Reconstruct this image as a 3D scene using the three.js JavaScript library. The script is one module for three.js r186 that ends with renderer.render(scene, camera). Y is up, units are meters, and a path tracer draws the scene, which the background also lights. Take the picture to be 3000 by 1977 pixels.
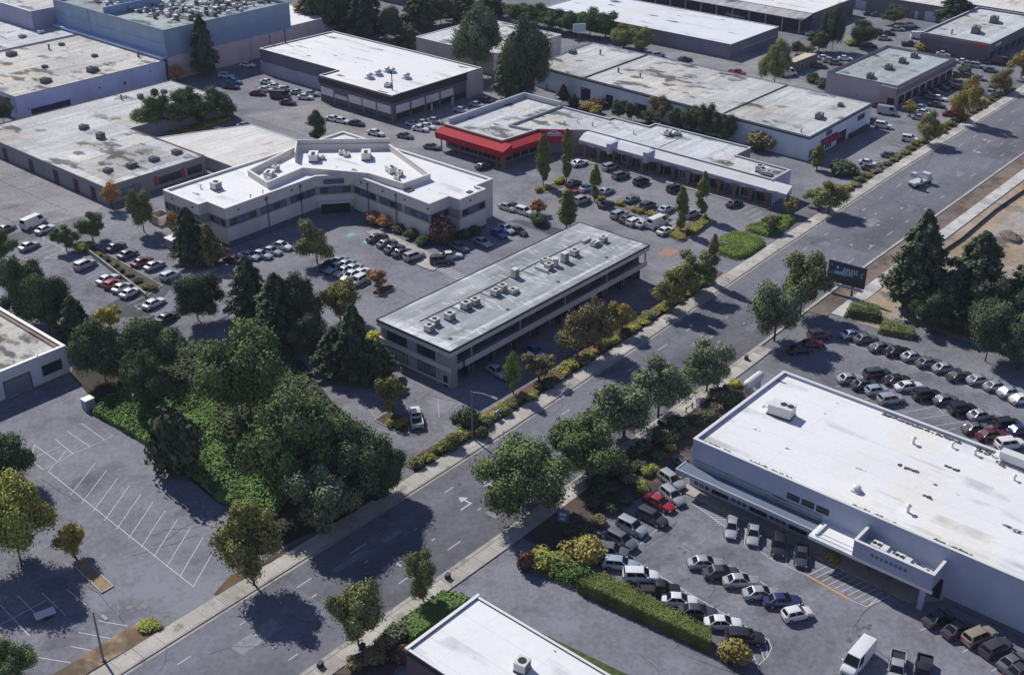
import * as THREE from 'three';
import { mergeGeometries, toCreasedNormals } from 'three/addons/utils/BufferGeometryUtils.js';

// ---------------------------------------------------------------- camera, sky, sun, exposure
// Plan of the place: x runs along the street, z across it, y up; units are metres.
const scene = new THREE.Scene();
const camera = new THREE.PerspectiveCamera(31.55, 1024 / 674, 1, 4000);
camera.position.set(0, 100, 0);
{
  const pitch = THREE.MathUtils.degToRad(28.5), yaw = THREE.MathUtils.degToRad(49);
  camera.lookAt(Math.sin(yaw) * Math.cos(pitch), 100 - Math.sin(pitch), -Math.cos(yaw) * Math.cos(pitch));
}
const renderer = new THREE.WebGLRenderer({ antialias: true });
renderer.toneMapping = THREE.LinearToneMapping;
renderer.toneMappingExposure = 1.0;
renderer.shadowMap.enabled = true;

function rgbAir() { return new THREE.Color().setRGB(0.62, 0.68, 0.82); }
const sunDir = new THREE.Vector3(1.5, 7.3, -7.7).normalize();
{
  const w = 256, h = 128, d = new Float32Array(w * h * 4);
  for (let j = 0; j < h; j++) {
    const el = (j + 0.5) / h * Math.PI - Math.PI / 2, t = Math.max(0, Math.sin(el));
    const k = Math.pow(1 - t, 2.6);
    for (let i = 0; i < w; i++) {
      const o = (j * w + i) * 4;
      if (el < 0) { d[o] = 0.09; d[o + 1] = 0.09; d[o + 2] = 0.11; } else {
        d[o] = 0.075 + 0.36 * k; d[o + 1] = 0.115 + 0.385 * k; d[o + 2] = 0.290 + 0.37 * k;
      }
      d[o + 3] = 1;
    }
  }
  const sky = new THREE.DataTexture(d, w, h, THREE.RGBAFormat, THREE.FloatType);
  sky.mapping = THREE.EquirectangularReflectionMapping;
  sky.minFilter = sky.magFilter = THREE.LinearFilter;
  sky.needsUpdate = true;
  scene.background = sky;
  scene.environment = sky;
}
const sun = new THREE.DirectionalLight(new THREE.Color(1, 0.972, 0.925), 4.5);
sun.name = 'sun';
sun.position.set(190, 0, -170).addScaledVector(sunDir, 500);
sun.target.position.set(190, 0, -170);
sun.castShadow = true;
sun.shadow.mapSize.set(4096, 4096);
Object.assign(sun.shadow.camera, { left: -330, right: 330, top: 330, bottom: -330, near: 10, far: 1200 });
scene.add(sun, sun.target);
scene.fog = new THREE.FogExp2(rgbAir(), 0.00009);   // thin blue air between the camera and the far blocks

// ---------------------------------------------------------------- helpers
let seedState = 7;
const seed = (s) => { seedState = s >>> 0; };
const rnd = () => { seedState = (seedState + 0x6D2B79F5) | 0; let t = Math.imul(seedState ^ (seedState >>> 15), 1 | seedState); t = (t + Math.imul(t ^ (t >>> 7), 61 | t)) ^ t; return ((t ^ (t >>> 14)) >>> 0) / 4294967296; };
const rr = (a, b) => a + (b - a) * rnd();
const pick = (a) => a[Math.floor(rnd() * a.length)];
const V = (x, y, z) => new THREE.Vector3(x, y, z);
const lerp = THREE.MathUtils.lerp, clamp = THREE.MathUtils.clamp;
const counts = {};
function numbered(n) { const k = counts[n] = (counts[n] ?? -1) + 1; return k ? n + '_' + String(k).padStart(3, '0') : n; }
function tag(o, label, category, group, kind) {
  if (label) o.userData.label = label;
  if (category) o.userData.category = category;
  if (group) o.userData.group = group;
  if (kind) o.userData.kind = kind;
  return o;
}
function thing(name, label, category, x = 0, z = 0, turn = 0, group, y = 0) {
  const o = new THREE.Group();
  o.name = numbered(name); o.position.set(x, y, z); o.rotation.y = turn;
  scene.add(o);
  return tag(o, label, category, group);
}
function fixUV(g) {       // metres, by the face's main axis
  const n = g.index ? g.toNonIndexed() : g, p = n.attributes.position, uv = new Float32Array(p.count * 2);
  const a = V(), b = V(), c = V();
  for (let i = 0; i < p.count; i += 3) {
    a.fromBufferAttribute(p, i); b.fromBufferAttribute(p, i + 1).sub(a); c.fromBufferAttribute(p, i + 2).sub(a);
    b.cross(c);
    const ax = Math.abs(b.x), ay = Math.abs(b.y), az = Math.abs(b.z);
    for (let k = i; k < i + 3; k++) {
      const x = p.getX(k), y = p.getY(k), z = p.getZ(k);
      uv[k * 2] = ay >= ax && ay >= az ? x : ax >= az ? z : x;
      uv[k * 2 + 1] = ay >= ax && ay >= az ? z : y;
    }
  }
  n.setAttribute('uv', new THREE.BufferAttribute(uv, 2));
  return n;
}
function merged(gs) {
  const list = (Array.isArray(gs) ? gs : [gs]).map((g) => { const n = fixUV(g); for (const k of Object.keys(n.attributes)) if (!['position', 'normal', 'uv', 'color'].includes(k)) n.deleteAttribute(k); return n; });
  return list.length === 1 ? list[0] : mergeGeometries(list);
}
// a mesh under parent; geometry is given in world metres when the parent is a thing that was placed unturned
const EACH = new Set(['canopy_post', 'pier', 'awning_post', 'lower_glazing', 'sign_letter', 'pilaster', 'wall_lamp', 'fascia_block', 'white_door', 'roof_drain', 'duct', 'post', 'stall_line', 'crossing_stripe', 'lane_marking', 'slab_joint', 'roof_hatch', 'wall_fitting', 'blue_bay_mark', 'tar_seam', 'canopy_rib', 'saddle', 'red_panel']);   // always one mesh per piece
function part(parent, name, gs, m, world = true) {
  if (EACH.has(name) && Array.isArray(gs) && gs.length > 1) return gs.map((g) => part(parent, name, g, m, world))[0];
  const g = merged(gs);
  if (world && parent !== scene) { const w = V(); let o = parent; while (o && o !== scene) { w.add(o.position); o = o.parent; } g.translate(-w.x, -w.y, -w.z); }
  const o = new THREE.Mesh(g, m);
  o.name = parent === scene ? numbered(name) : name;
  o.castShadow = o.receiveShadow = true;
  parent.add(o);
  return o;
}
const boxAt = (x0, x1, y0, y1, z0, z1) => new THREE.BoxGeometry(x1 - x0, y1 - y0, z1 - z0).translate((x0 + x1) / 2, (y0 + y1) / 2, (z0 + z1) / 2);
function polyShape(pts, hole) {
  const s = new THREE.Shape(pts.map(([x, z]) => new THREE.Vector2(x, -z)));
  if (hole) s.holes.push(new THREE.Path(hole.map(([x, z]) => new THREE.Vector2(x, -z))));
  return s;
}
const prism = (pts, y0, y1, hole) => new THREE.ExtrudeGeometry(polyShape(pts, hole), { depth: y1 - y0, bevelEnabled: false }).rotateX(-Math.PI / 2).translate(0, y0, 0);
const sheetGeo = (pts, y) => new THREE.ShapeGeometry(polyShape(pts)).rotateX(-Math.PI / 2).translate(0, y, 0);
const area = (pts) => pts.reduce((s, [x, z], i) => { const [X, Z] = pts[(i + 1) % pts.length]; return s + x * Z - X * z; }, 0) / 2;
function inset(pts, d) {  // positive d moves every edge inwards
  const s = area(pts) > 0 ? 1 : -1, n = pts.length, out = [];
  for (let i = 0; i < n; i++) {
    const [ax, az] = pts[(i + n - 1) % n], [bx, bz] = pts[i], [cx, cz] = pts[(i + 1) % n];
    let e1 = V(bx - ax, 0, bz - az).normalize(), e2 = V(cx - bx, 0, cz - bz).normalize();
    const n1 = V(-e1.z * s, 0, e1.x * s), n2 = V(-e2.z * s, 0, e2.x * s), m = n1.clone().add(n2), k = d / Math.max(0.25, (1 + n1.dot(n2)));
    out.push([bx + m.x * k, bz + m.z * k]);
  }
  return out;
}
const rect = (x0, x1, z0, z1) => [[x0, z0], [x1, z0], [x1, z1], [x0, z1]];
// a strip of thickness w along a polyline
function ribbon(pts, w, y0, y1) {
  const gs = [];
  for (let i = 0; i + 1 < pts.length; i++) {
    const [ax, az] = pts[i], [bx, bz] = pts[i + 1], L = Math.hypot(bx - ax, bz - az);
    const lift = (i % 5) * 0.0011;
    gs.push(new THREE.BoxGeometry(L, y1 - y0, w).rotateY(-Math.atan2(bz - az, bx - ax)).translate((ax + bx) / 2, (y0 + y1) / 2 + lift, (az + bz) / 2));
  }
  return gs;
}
function pathArea(pts, w) {  // outline of a band
  const l = [], r = [];
  pts.forEach(([x, z], i) => {
    const [ax, az] = pts[Math.max(0, i - 1)], [bx, bz] = pts[Math.min(pts.length - 1, i + 1)], L = Math.hypot(bx - ax, bz - az);
    const nx = -(bz - az) / L, nz = (bx - ax) / L;
    l.push([x + nx * w / 2, z + nz * w / 2]); r.unshift([x - nx * w / 2, z - nz * w / 2]);
  });
  return [...l, ...r];
}
const inside = (pts, x, z) => { let c = false; for (let i = 0, j = pts.length - 1; i < pts.length; j = i++) { const [xi, zi] = pts[i], [xj, zj] = pts[j]; if ((zi > z) !== (zj > z) && x < (xj - xi) * (z - zi) / (zj - zi) + xi) c = !c; } return c; };
const ORD = ['first', 'second', 'third', 'fourth', 'fifth', 'sixth', 'seventh', 'eighth', 'ninth', 'tenth', 'eleventh', 'twelfth', 'thirteenth', 'fourteenth', 'fifteenth', 'sixteenth', 'seventeenth', 'eighteenth', 'nineteenth', 'twentieth'];
const ord = (i) => ORD[i] ?? (['twenty', 'thirty', 'forty', 'fifty', 'sixty'][Math.floor((i + 1) / 10) - 2] + ((i + 1) % 10 ? '-' + ORD[(i + 1) % 10 - 1] : 'th'));

// ---------------------------------------------------------------- textures
function noiseGrid(N, cells, s) {   // tileable value noise
  const lat = new Float32Array(cells * cells); seed(s);
  for (let i = 0; i < lat.length; i++) lat[i] = rnd();
  const out = new Float32Array(N * N);
  for (let y = 0; y < N; y++) {
    const fy = y / N * cells, y0 = Math.floor(fy), ty = fy - y0, sy = ty * ty * (3 - 2 * ty), r0 = (y0 % cells) * cells, r1 = ((y0 + 1) % cells) * cells;
    for (let x = 0; x < N; x++) {
      const fx = x / N * cells, x0 = Math.floor(fx), tx = fx - x0, sx = tx * tx * (3 - 2 * tx), c0 = x0 % cells, c1 = (x0 + 1) % cells;
      out[y * N + x] = (lat[r0 + c0] * (1 - sx) + lat[r0 + c1] * sx) * (1 - sy) + (lat[r1 + c0] * (1 - sx) + lat[r1 + c1] * sx) * sy;
    }
  }
  return out;
}
function fbm(N, cells, s, oct = 5, fall = 0.55) {
  const out = new Float32Array(N * N); let a = 1, sum = 0;
  for (let o = 0; o < oct && cells <= N; o++) { const g = noiseGrid(N, cells, s + o * 17); for (let i = 0; i < out.length; i++) out[i] += g[i] * a; sum += a; a *= fall; cells *= 2; }
  for (let i = 0; i < out.length; i++) out[i] /= sum;
  return out;
}
function tex(N, M, fn, size, srgb = true) {   // fn(i, x, y) -> [r, g, b] 0..1 in sRGB
  const d = new Uint8Array(N * M * 4);
  for (let y = 0; y < M; y++) for (let x = 0; x < N; x++) {
    const i = y * N + x, c = fn(i, x, y);
    d[i * 4] = clamp(c[0], 0, 1) * 255; d[i * 4 + 1] = clamp(c[1], 0, 1) * 255; d[i * 4 + 2] = clamp(c[2], 0, 1) * 255; d[i * 4 + 3] = 255;
  }
  const t = new THREE.DataTexture(d, N, M);
  t.wrapS = t.wrapT = THREE.RepeatWrapping; t.magFilter = THREE.LinearFilter; t.minFilter = THREE.LinearMipmapLinearFilter; t.generateMipmaps = true;
  if (srgb) t.colorSpace = THREE.SRGBColorSpace;
  t.repeat.set(1 / size[0], 1 / size[1]);
  t.needsUpdate = true;
  return t;
}
const sat = (v, a, b) => clamp((v - a) / (b - a), 0, 1);
const N1 = 1024;
const big = fbm(N1, 4, 11, 6), mid = fbm(N1, 16, 29, 5), fine = fbm(N1, 128, 41, 3, 0.7), big2 = fbm(N1, 5, 77, 6), mid2 = fbm(N1, 12, 91, 5);
// stretched fields: streaks along x or along y
const streakX = (f, k) => (i, x, y) => f[((y) % N1) * N1 + Math.floor(x / k) % N1];
const grey = (v, r = 1, g = 1, b = 1) => [v * r, v * g, v * b];
const texAsphalt = tex(N1, N1, (i) => {
  const st = big[(i % N1) + (((i / N1) >> 3) % N1) * N1];
  let v = 0.90 + (big[i] - 0.5) * 0.36 + (mid[i] - 0.5) * 0.20 + (fine[i] - 0.5) * 0.26 + (st - 0.5) * 0.12;
  const stain = sat(mid2[i], 0.62, 0.78); v *= 1 - 0.12 * stain;
  const crack = 1 - sat(Math.abs(big2[i] - 0.5), 0, 0.004); v *= 1 - 0.25 * crack * sat(mid[i], 0.45, 0.6);
  return grey(v);
}, [61, 61]);
const texRoad = tex(N1, N1, (i, x, y) => {
  const s = big[(y * N1) + ((x >> 3) % N1)], s2 = mid[((y * N1) + ((x >> 4) % N1))];
  let v = 0.88 + (s - 0.5) * 0.40 + (s2 - 0.5) * 0.30 + (big2[i] - 0.5) * 0.26 + (fine[i] - 0.5) * 0.22;
  const stain = sat(mid2[i], 0.64, 0.78); v *= 1 - 0.1 * stain;
  const crack = 1 - sat(Math.abs(big[i] - 0.52), 0, 0.004); v *= 1 - 0.3 * crack * sat(mid2[i], 0.5, 0.6);
  return grey(v);
}, [71, 71]);
const texConcrete = tex(512, 512, (i, x, y) => { const j = (y * 2) * N1 + x * 2; let v = 0.9 + (big2[j] - 0.5) * 0.22 + (mid[j] - 0.5) * 0.15 + (fine[j] - 0.5) * 0.16; v *= 1 - 0.18 * sat(mid2[j], 0.62, 0.72); return [v, v * 0.985, v * 0.96]; }, [19, 19]);
const texWhiteRoof = tex(N1, N1, (i, x, y) => {
  let v = 0.965 + (big[i] - 0.5) * 0.08 + (fine[i] - 0.5) * 0.05;
  const st = big2[(y >> 1) * N1 + ((x * 6) % N1)], grime = sat(st, 0.58, 0.74) * sat(mid[i], 0.42, 0.62); v *= 1 - 0.16 * grime;
  const seam = (x % 60) < 1 ? 0.085 : (y % 292) < 1 ? 0.07 : 0; v *= 1 - seam;
  const spot = sat(mid2[(y >> 1) * N1 + ((x * 2) % N1)], 0.765, 0.785) * sat(fine[i], 0.3, 0.5); v *= 1 - 0.75 * spot;
  const warm = sat(big2[i], 0.56, 0.72) * 0.05;
  return [v, v * (1 - warm * 0.3), v * (1 - warm)];
}, [62, 62]);
const texGravelRoof = tex(N1, N1, (i, x, y) => {
  const st = mid[((y * 3) % N1) * N1 + (x >> 2)];
  let v = 0.86 + (big[i] - 0.5) * 0.34 + (st - 0.5) * 0.22 + (fine[i] - 0.5) * 0.20;
  const bl = mid2[((i / N1) | 0) * N1 + (((i % N1) * 2) % N1)]; v *= 1 - 0.5 * sat(bl, 0.58, 0.70) * sat(big2[i], 0.36, 0.5);
  const seam = (y % 128) < 1 || (x % 341) < 1 ? 0.06 : 0; v *= 1 - seam;
  const warm = sat(big2[i], 0.5, 0.7) * 0.07;
  return [v, v * (1 - warm * 0.4), v * (1 - warm)];
}, [66, 66]);
const texRustRoof = tex(N1, N1, (i, x, y) => {
  const st = mid[((y * 3) % N1) * N1 + (x >> 2)];
  let v = 0.93 + (big[i] - 0.5) * 0.2 + (st - 0.5) * 0.2 + (fine[i] - 0.5) * 0.14;
  const rust = sat(st * 0.6 + mid2[i] * 0.4, 0.55, 0.66) * sat(big2[i], 0.42, 0.55);
  return [v * (1 - 0.16 * rust), v * (1 - 0.24 * rust), v * (1 - 0.30 * rust)];
}, [38, 38]);
const texDirt = tex(N1, N1, (i) => {
  let v = 0.84 + (big[i] - 0.5) * 0.45 + (mid[i] - 0.5) * 0.25 + (fine[i] - 0.5) * 0.25;
  const dry = sat(big2[i], 0.42, 0.6), dark = sat(mid2[i], 0.58, 0.72);
  v *= 1 - 0.3 * dark;
  return [v, v * (0.98 - 0.07 * dry), v * (0.96 - 0.16 * dry)];
}, [58, 58]);
const texWall = tex(512, 512, (i, x, y) => { const j = (y * 2) * N1 + x * 2; const st = big[((y >> 3) * 2 % N1) * N1 + (x * 2)]; let v = 0.93 + (big2[j] - 0.5) * 0.1 + (st - 0.5) * 0.12 + (fine[j] - 0.5) * 0.06; return [v, v, v * 0.99]; }, [14, 14]);
const texLeafy = tex(512, 512, (i, x, y) => { const j = (y * 2) * N1 + x * 2; const v = 0.75 + (mid[j] - 0.5) * 0.6 + (fine[j] - 0.5) * 0.6; return [v, v, v * 0.9]; }, [7, 7]);
const texBark = tex(256, 256, (i, x, y) => { const j = (y) * N1 + x * 4; const v = 0.8 + (mid[j] - 0.5) * 0.6 + (fine[j] - 0.5) * 0.3; return [v, v * 0.95, v * 0.9]; }, [1, 2]);
function texStreakRoof() {   // grey membrane with white ponding streaks running across the roof; drawn as a print of 56 x 18 m
  const W = 1024, H = 512, acc = new Float32Array(W * H);
  seed(505);
  const stroke = (x, z, L, dx, w, a) => { for (let s = 0; s < L; s += 0.06) { const px = x + dx * s + Math.sin(s * 1.3 + x) * 0.08, pz = z + s, ww = w * (0.35 + 0.65 * Math.sin(Math.PI * Math.min(1, s / L + 0.12))); for (let o = -ww; o <= ww; o += 0.05) { const ix = Math.floor((px + o) / 56 * W), iy = Math.floor(pz / 18 * H); if (ix >= 0 && ix < W && iy >= 0 && iy < H) acc[iy * W + ix] = Math.max(acc[iy * W + ix], a * (1 - (o / ww) * (o / ww))); } } };
  for (let k = 0; k < 150; k++) stroke(rr(0, 56), rr(0, 16), rr(1.2, 5), rr(-0.5, 0.5), rr(0.12, 0.5), rr(0.3, 0.95));
  for (let k = 0; k < 16; k++) stroke(rr(0, 56), rr(4, 8), rr(5, 8), rr(-0.25, 0.35), rr(0.2, 0.45), rr(0.8, 1));
  return tex(W, H, (i, x, y) => {
    const j = ((y * 2) % N1) * N1 + x, zz = y / H * 18, xx = x / W * 56;
    let v = 0.655 + (big[j] - 0.5) * 0.36 + (mid[j] - 0.5) * 0.22 + (fine[j] - 0.5) * 0.08;
    const edge = Math.max(sat(zz, 14.9, 15.2) * (1 - sat(zz, 15.5, 15.9)), sat(zz, -1, 0) * (1 - sat(zz, 0.6, 1.3)), (1 - sat(xx, 1.2, 3.5))) * (0.3 + 0.7 * sat(mid2[j], 0.4, 0.6));
    const pond = 0.5 * sat(big2[j], 0.60, 0.68);
    const wht = clamp(acc[i] * sat(mid[j], 0.25, 0.5) + edge * 0.7 + pond * 0.55, 0, 1);
    v = lerp(v, 0.99, wht);
    if ((Math.abs(zz - 8.6) < 0.05)) v *= 0.7;
    return [v * lerp(0.972, 1, wht), v * lerp(0.992, 1, wht), v * lerp(1.0, 1, wht)];
  }, [56, 18]);
}

// ---------------------------------------------------------------- materials
const M = (o) => new THREE.MeshStandardMaterial({ roughness: 0.9, ...o });
const rgb = (r, g, b) => new THREE.Color().setRGB(r, g, b);
const mat = {
  asphalt: M({ color: rgb(0.208, 0.211, 0.234), map: texAsphalt, vertexColors: false }),
  lot: M({ color: rgb(0.222, 0.225, 0.254), map: texAsphalt }),
  lotPale: M({ color: rgb(0.232, 0.232, 0.252), map: texAsphalt }),
  lotWarm: M({ color: rgb(0.285, 0.276, 0.280), map: texAsphalt }),
  lotDark: M({ color: rgb(0.115, 0.117, 0.14), map: texAsphalt }),
  road: M({ color: rgb(0.186, 0.190, 0.218), map: texRoad }),
  concrete: M({ color: rgb(0.55, 0.535, 0.495), map: texConcrete }),
  concreteB: M({ color: rgb(0.47, 0.455, 0.425), map: texConcrete }),
  concreteC: M({ color: rgb(0.60, 0.58, 0.54), map: texConcrete }),
  newWalk: M({ color: rgb(0.68, 0.68, 0.67), map: texConcrete }),
  newWalkDark: M({ color: rgb(0.52, 0.52, 0.53), map: texConcrete }),
  kerb: M({ color: rgb(0.50, 0.49, 0.46), map: texConcrete }),
  paint: M({ color: rgb(0.50, 0.50, 0.51), roughness: 0.8 }),
  paintFaint: M({ color: rgb(0.42, 0.42, 0.43), roughness: 0.85 }),
  paintOrange: M({ color: rgb(0.55, 0.30, 0.10), roughness: 0.85 }),
  paintBlue: M({ color: rgb(0.16, 0.38, 0.42), roughness: 0.85 }),
  soil: M({ color: rgb(0.20, 0.135, 0.085), map: texDirt }),
  mulch: M({ color: rgb(0.115, 0.088, 0.076), map: texDirt }),
  dirt: M({ color: rgb(0.46, 0.425, 0.38), map: texDirt }),
  dirtTan: M({ color: rgb(0.46, 0.37, 0.275), map: texDirt }),
  dirtBrown: M({ color: rgb(0.235, 0.19, 0.16), map: texDirt }),
  lawn: M({ color: rgb(0.10, 0.155, 0.035), map: texLeafy }),
  whiteRoof: M({ color: rgb(0.80, 0.80, 0.79), map: texWhiteRoof, roughness: 0.75 }),
  paleRoof: M({ color: rgb(0.68, 0.70, 0.71), map: texGravelRoof, roughness: 0.85 }),
  gravelRoof: M({ color: rgb(0.64, 0.64, 0.625), map: texGravelRoof }),
  greyRoof: M({ color: rgb(0.50, 0.50, 0.50), map: texGravelRoof }),
  blueGreyRoof: M({ color: rgb(0.40, 0.47, 0.48), map: texGravelRoof }),
  beigeRoof: M({ color: rgb(0.70, 0.68, 0.63), map: texGravelRoof }),
  rustRoof: M({ color: rgb(0.72, 0.70, 0.66), map: texRustRoof }),
  streakRoof: M({ color: rgb(0.74, 0.75, 0.755), map: texStreakRoof(), roughness: 0.8 }),
  metal: M({ color: rgb(0.55, 0.56, 0.57), roughness: 0.55, metalness: 0.2 }),
  metalPale: M({ color: rgb(0.66, 0.66, 0.64), roughness: 0.6, metalness: 0.1 }),
  metalDark: M({ color: rgb(0.06, 0.06, 0.065), roughness: 0.7 }),
  darkTrim: M({ color: rgb(0.035, 0.035, 0.04), roughness: 0.8 }),
  glass: M({ color: rgb(0.03, 0.045, 0.06), roughness: 0.12 }),
  glassBlue: M({ color: rgb(0.09, 0.17, 0.26), roughness: 0.15 }),
  dark: M({ color: rgb(0.02, 0.02, 0.024), roughness: 0.8 }),
  rubber: M({ color: rgb(0.018, 0.018, 0.02), roughness: 0.8 }),
  rim: M({ color: rgb(0.45, 0.45, 0.46), roughness: 0.4, metalness: 0.7 }),
  lampGlass: M({ color: rgb(0.75, 0.75, 0.72), roughness: 0.2 }),
  tailRed: M({ color: rgb(0.30, 0.015, 0.015), roughness: 0.3 }),
  bark: M({ color: rgb(0.12, 0.095, 0.075), map: texBark }),
  wood: M({ color: rgb(0.24, 0.17, 0.11), map: texBark }),
};
const wallMat = (r, g, b, ro = 0.85) => M({ color: rgb(r, g, b), map: texWall, roughness: ro });

// ---------------------------------------------------------------- ground, street, pavements, lots
function structure(name, gs, m, label) { const o = part(scene, name, gs, m); o.userData.kind = 'structure'; if (label) o.userData.label = label; return o; }
structure('ground', sheetGeo(rect(-900, 1500, -1500, 900), -0.03), mat.asphalt, 'grey paved ground between all the buildings');

// the street bends a little; its two kerb lines
const kerbNorth = [[-400, -101.3], [90, -101.4], [117, -101.6], [153, -102.4], [198, -104.1], [261, -105.9], [342, -106.6], [900, -108]];
const kerbSouth = [[-400, -85.3], [78, -85.4], [97, -85.3], [159, -86.2], [188, -87.0], [206, -87.4], [277, -88.0], [900, -90]];
const along = (line, x) => { for (let i = 0; i + 1 < line.length; i++) if (x <= line[i + 1][0]) { const t = (x - line[i][0]) / (line[i + 1][0] - line[i][0]); return lerp(line[i][1], line[i + 1][1], t); } return line[line.length - 1][1]; };
const street = structure('road', sheetGeo([...kerbNorth, ...kerbSouth.slice().reverse()], 0.004), mat.road, 'wide grey street running across the scene');
{
  const marks = [];
  for (let x = 44; x < 360; x += 9) {       // worn dashes along the two lane lines and the turn lane
    for (const f of [0.22, 0.40, 0.61, 0.80]) {
      if (rnd() < 0.25) continue;
      const z = lerp(along(kerbNorth, x), along(kerbSouth, x), f) + rr(-0.1, 0.1), L = f === 0.40 || f === 0.61 ? rr(0.5, 1.0) : rr(1.4, 3);
      marks.push(boxAt(x, x + L, 0.004, 0.010, z - 0.09, z + 0.09));
    }
  }
  part(street, 'lane_marking', marks, mat.paintFaint);
  // left-turn arrows in the middle lane: a shaft, a bend and a head
  const arrow = (x, z, s) => [
    ...ribbon([[x, z], [x + 1.7 * s, z]], 0.26, 0.005, 0.012), ...ribbon([[x + 1.57 * s, z], [x + 1.57 * s, z - 0.9 * s]], 0.26, 0.005, 0.0125),
    prism([[x + 1.0 * s, z - 0.9 * s], [x + 2.15 * s, z - 0.9 * s], [x + 1.57 * s, z - 1.75 * s]], 0.005, 0.0127)];
  for (const [x, z, s] of [[96.5, -93.3, 1.3], [101.6, -93.3, 1.3], [83.4, -91.7, -0.5]]) part(street, 'turn_arrow', arrow(x, z, s), mat.paint);
  for (const [x, z, s] of [[294.5, -97.9, 1.2], [288.0, -98.1, -1.2]]) part(street, 'turn_arrow', arrow(x, z, s), mat.paintFaint);
  // gutters and kerbs
  for (const [line, s] of [[kerbNorth, -1], [kerbSouth, 1]]) {
    const shown = line.filter(([x]) => x > 30 && x < 420), l = [[20, along(line, 20)], ...shown, [420, along(line, 420)]];
    part(street, 'kerb', ribbon(l.map(([x, z]) => [x, z + s * 0.1]), 0.2, 0.0, 0.135), mat.kerb);
    part(street, 'gutter', ribbon(l.map(([x, z]) => [x, z - s * 0.25]), 0.42, -0.02, 0.012), mat.concreteB);
  }
  // lines of tar and a long trench patch
  const tar = [];
  for (const l of [[[103.2, -100.4], [97.0, -95.0]], [[165.2, -92.7], [168.4, -90.2]], [[284.7, -106.7], [246.6, -96.7]]]) tar.push(...ribbon(l, 0.12, 0.003, 0.0085));
  part(street, 'tar_seam', tar, mat.lotDark);
}
// pavement of poured slabs; each slab a piece of its own
function pavement(label, line, off, w, x0, x1, step, ms, skip = () => false) {
  const o = thing('sidewalk', label, null); o.userData.kind = 'structure';
  seed(x0 * 7 + 3);
  for (let x = x0; x < x1; x += step) {
    if (skip(x + step / 2)) continue;
    const a = along(line, x), b = along(line, x + step), g = 0.02, y = rr(0.112, 0.128);
    part(o, 'slab', prism([[x + g, a + off], [x + step - g, b + off], [x + step - g, b + off + w], [x + g, a + off + w]], 0, y), pick(ms));
  }
  return o;
}
const conc = [mat.concrete, mat.concrete, mat.concreteB, mat.concreteC];
pavement('pale concrete pavement with joints along the far side of the street', kerbNorth, -2.75, 2.5, 36, 360, 3, conc);
pavement('pale concrete pavement along the near side of the street in front of the trees', kerbSouth, 0.25, 2.2, 48, 164, 3, conc);
pavement('bright new concrete pavement beside the bare dirt lot', kerbSouth, 4.0, 2.6, 184, 340, 3.2, [mat.newWalk, mat.newWalk, mat.newWalk, mat.newWalkDark]);
structure('verge', sheetGeo([...[[182, 0.3], [340, 0.3]].map(([x, o]) => [x, along(kerbSouth, x) + o]), ...[[340, 3.9], [182, 3.9]].map(([x, o]) => [x, along(kerbSouth, x) + o])], 0.06), mat.dirtBrown, 'brown bare verge between kerb and new pavement');
structure('bank', sheetGeo([[184, -80.4], [360, -81.6], [360, -76.3], [184, -73]], 0.05), mat.dirtTan, 'tan strip of bare earth behind the new pavement');
structure('field', sheetGeo([[190, -74.8], [470, -78.5], [520, 40], [190, 40]], 0.07), mat.dirt, 'wide bare dirt lot at the right edge');
{
  const f = tag(part(scene, 'silt_fence', ribbon([[217.7, -78.8], [231.5, -78.3], [251.1, -79.0], [266.7, -78.6], [330, -82]].map(([x, z]) => [x, z]), 0.06, 0, 0.75), mat.metalDark), 'low black silt fence along the edge of the dirt lot', 'silt fence');
  const mound = new THREE.SphereGeometry(1, 20, 10, 0, Math.PI * 2, 0, Math.PI / 2), p = mound.attributes.position; seed(4);
  for (let i = 0; i < p.count; i++) { const k = rr(0.85, 1.15); p.setXYZ(i, p.getX(i) * 3.2 * k, p.getY(i) * 1.1 * k, p.getZ(i) * 1.9 * k); }
  mound.computeVertexNormals();
  const [mx, mz] = [239.4, -71.0];
  tag(part(scene, 'earth_mound', mound.rotateY(0.8).translate(mx, 0, mz), mat.dirtBrown), 'dark brown earth mound on the dirt lot', 'earth mound');
}
// parking lots: each its own surface, with the stall lines laid on it
function lot(label, pts, m, y = -0.012) { return structure('parking_lot', sheetGeo(pts, y), m, label); }
function lines(parent, segs, w = 0.12, m = mat.paint, y = 0.012, name = 'stall_line') { part(parent, name, segs.flatMap((s, i) => ribbon(s, w, y - 0.006, y + (i % 23) * 0.0009)), m); }
// stall lines from a row: start points A to B, n lines, direction d (radians from x towards z), length L
function stalls([ax, az], [bx, bz], n, d, L) { const out = []; for (let k = 0; k <= n; k++) { const t = k / n, x = lerp(ax, bx, t), z = lerp(az, bz, t); out.push([[x, z], [x + Math.cos(d) * L, z + Math.sin(d) * L]]); } return out; }
const rad = (d) => d * Math.PI / 180;

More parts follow.
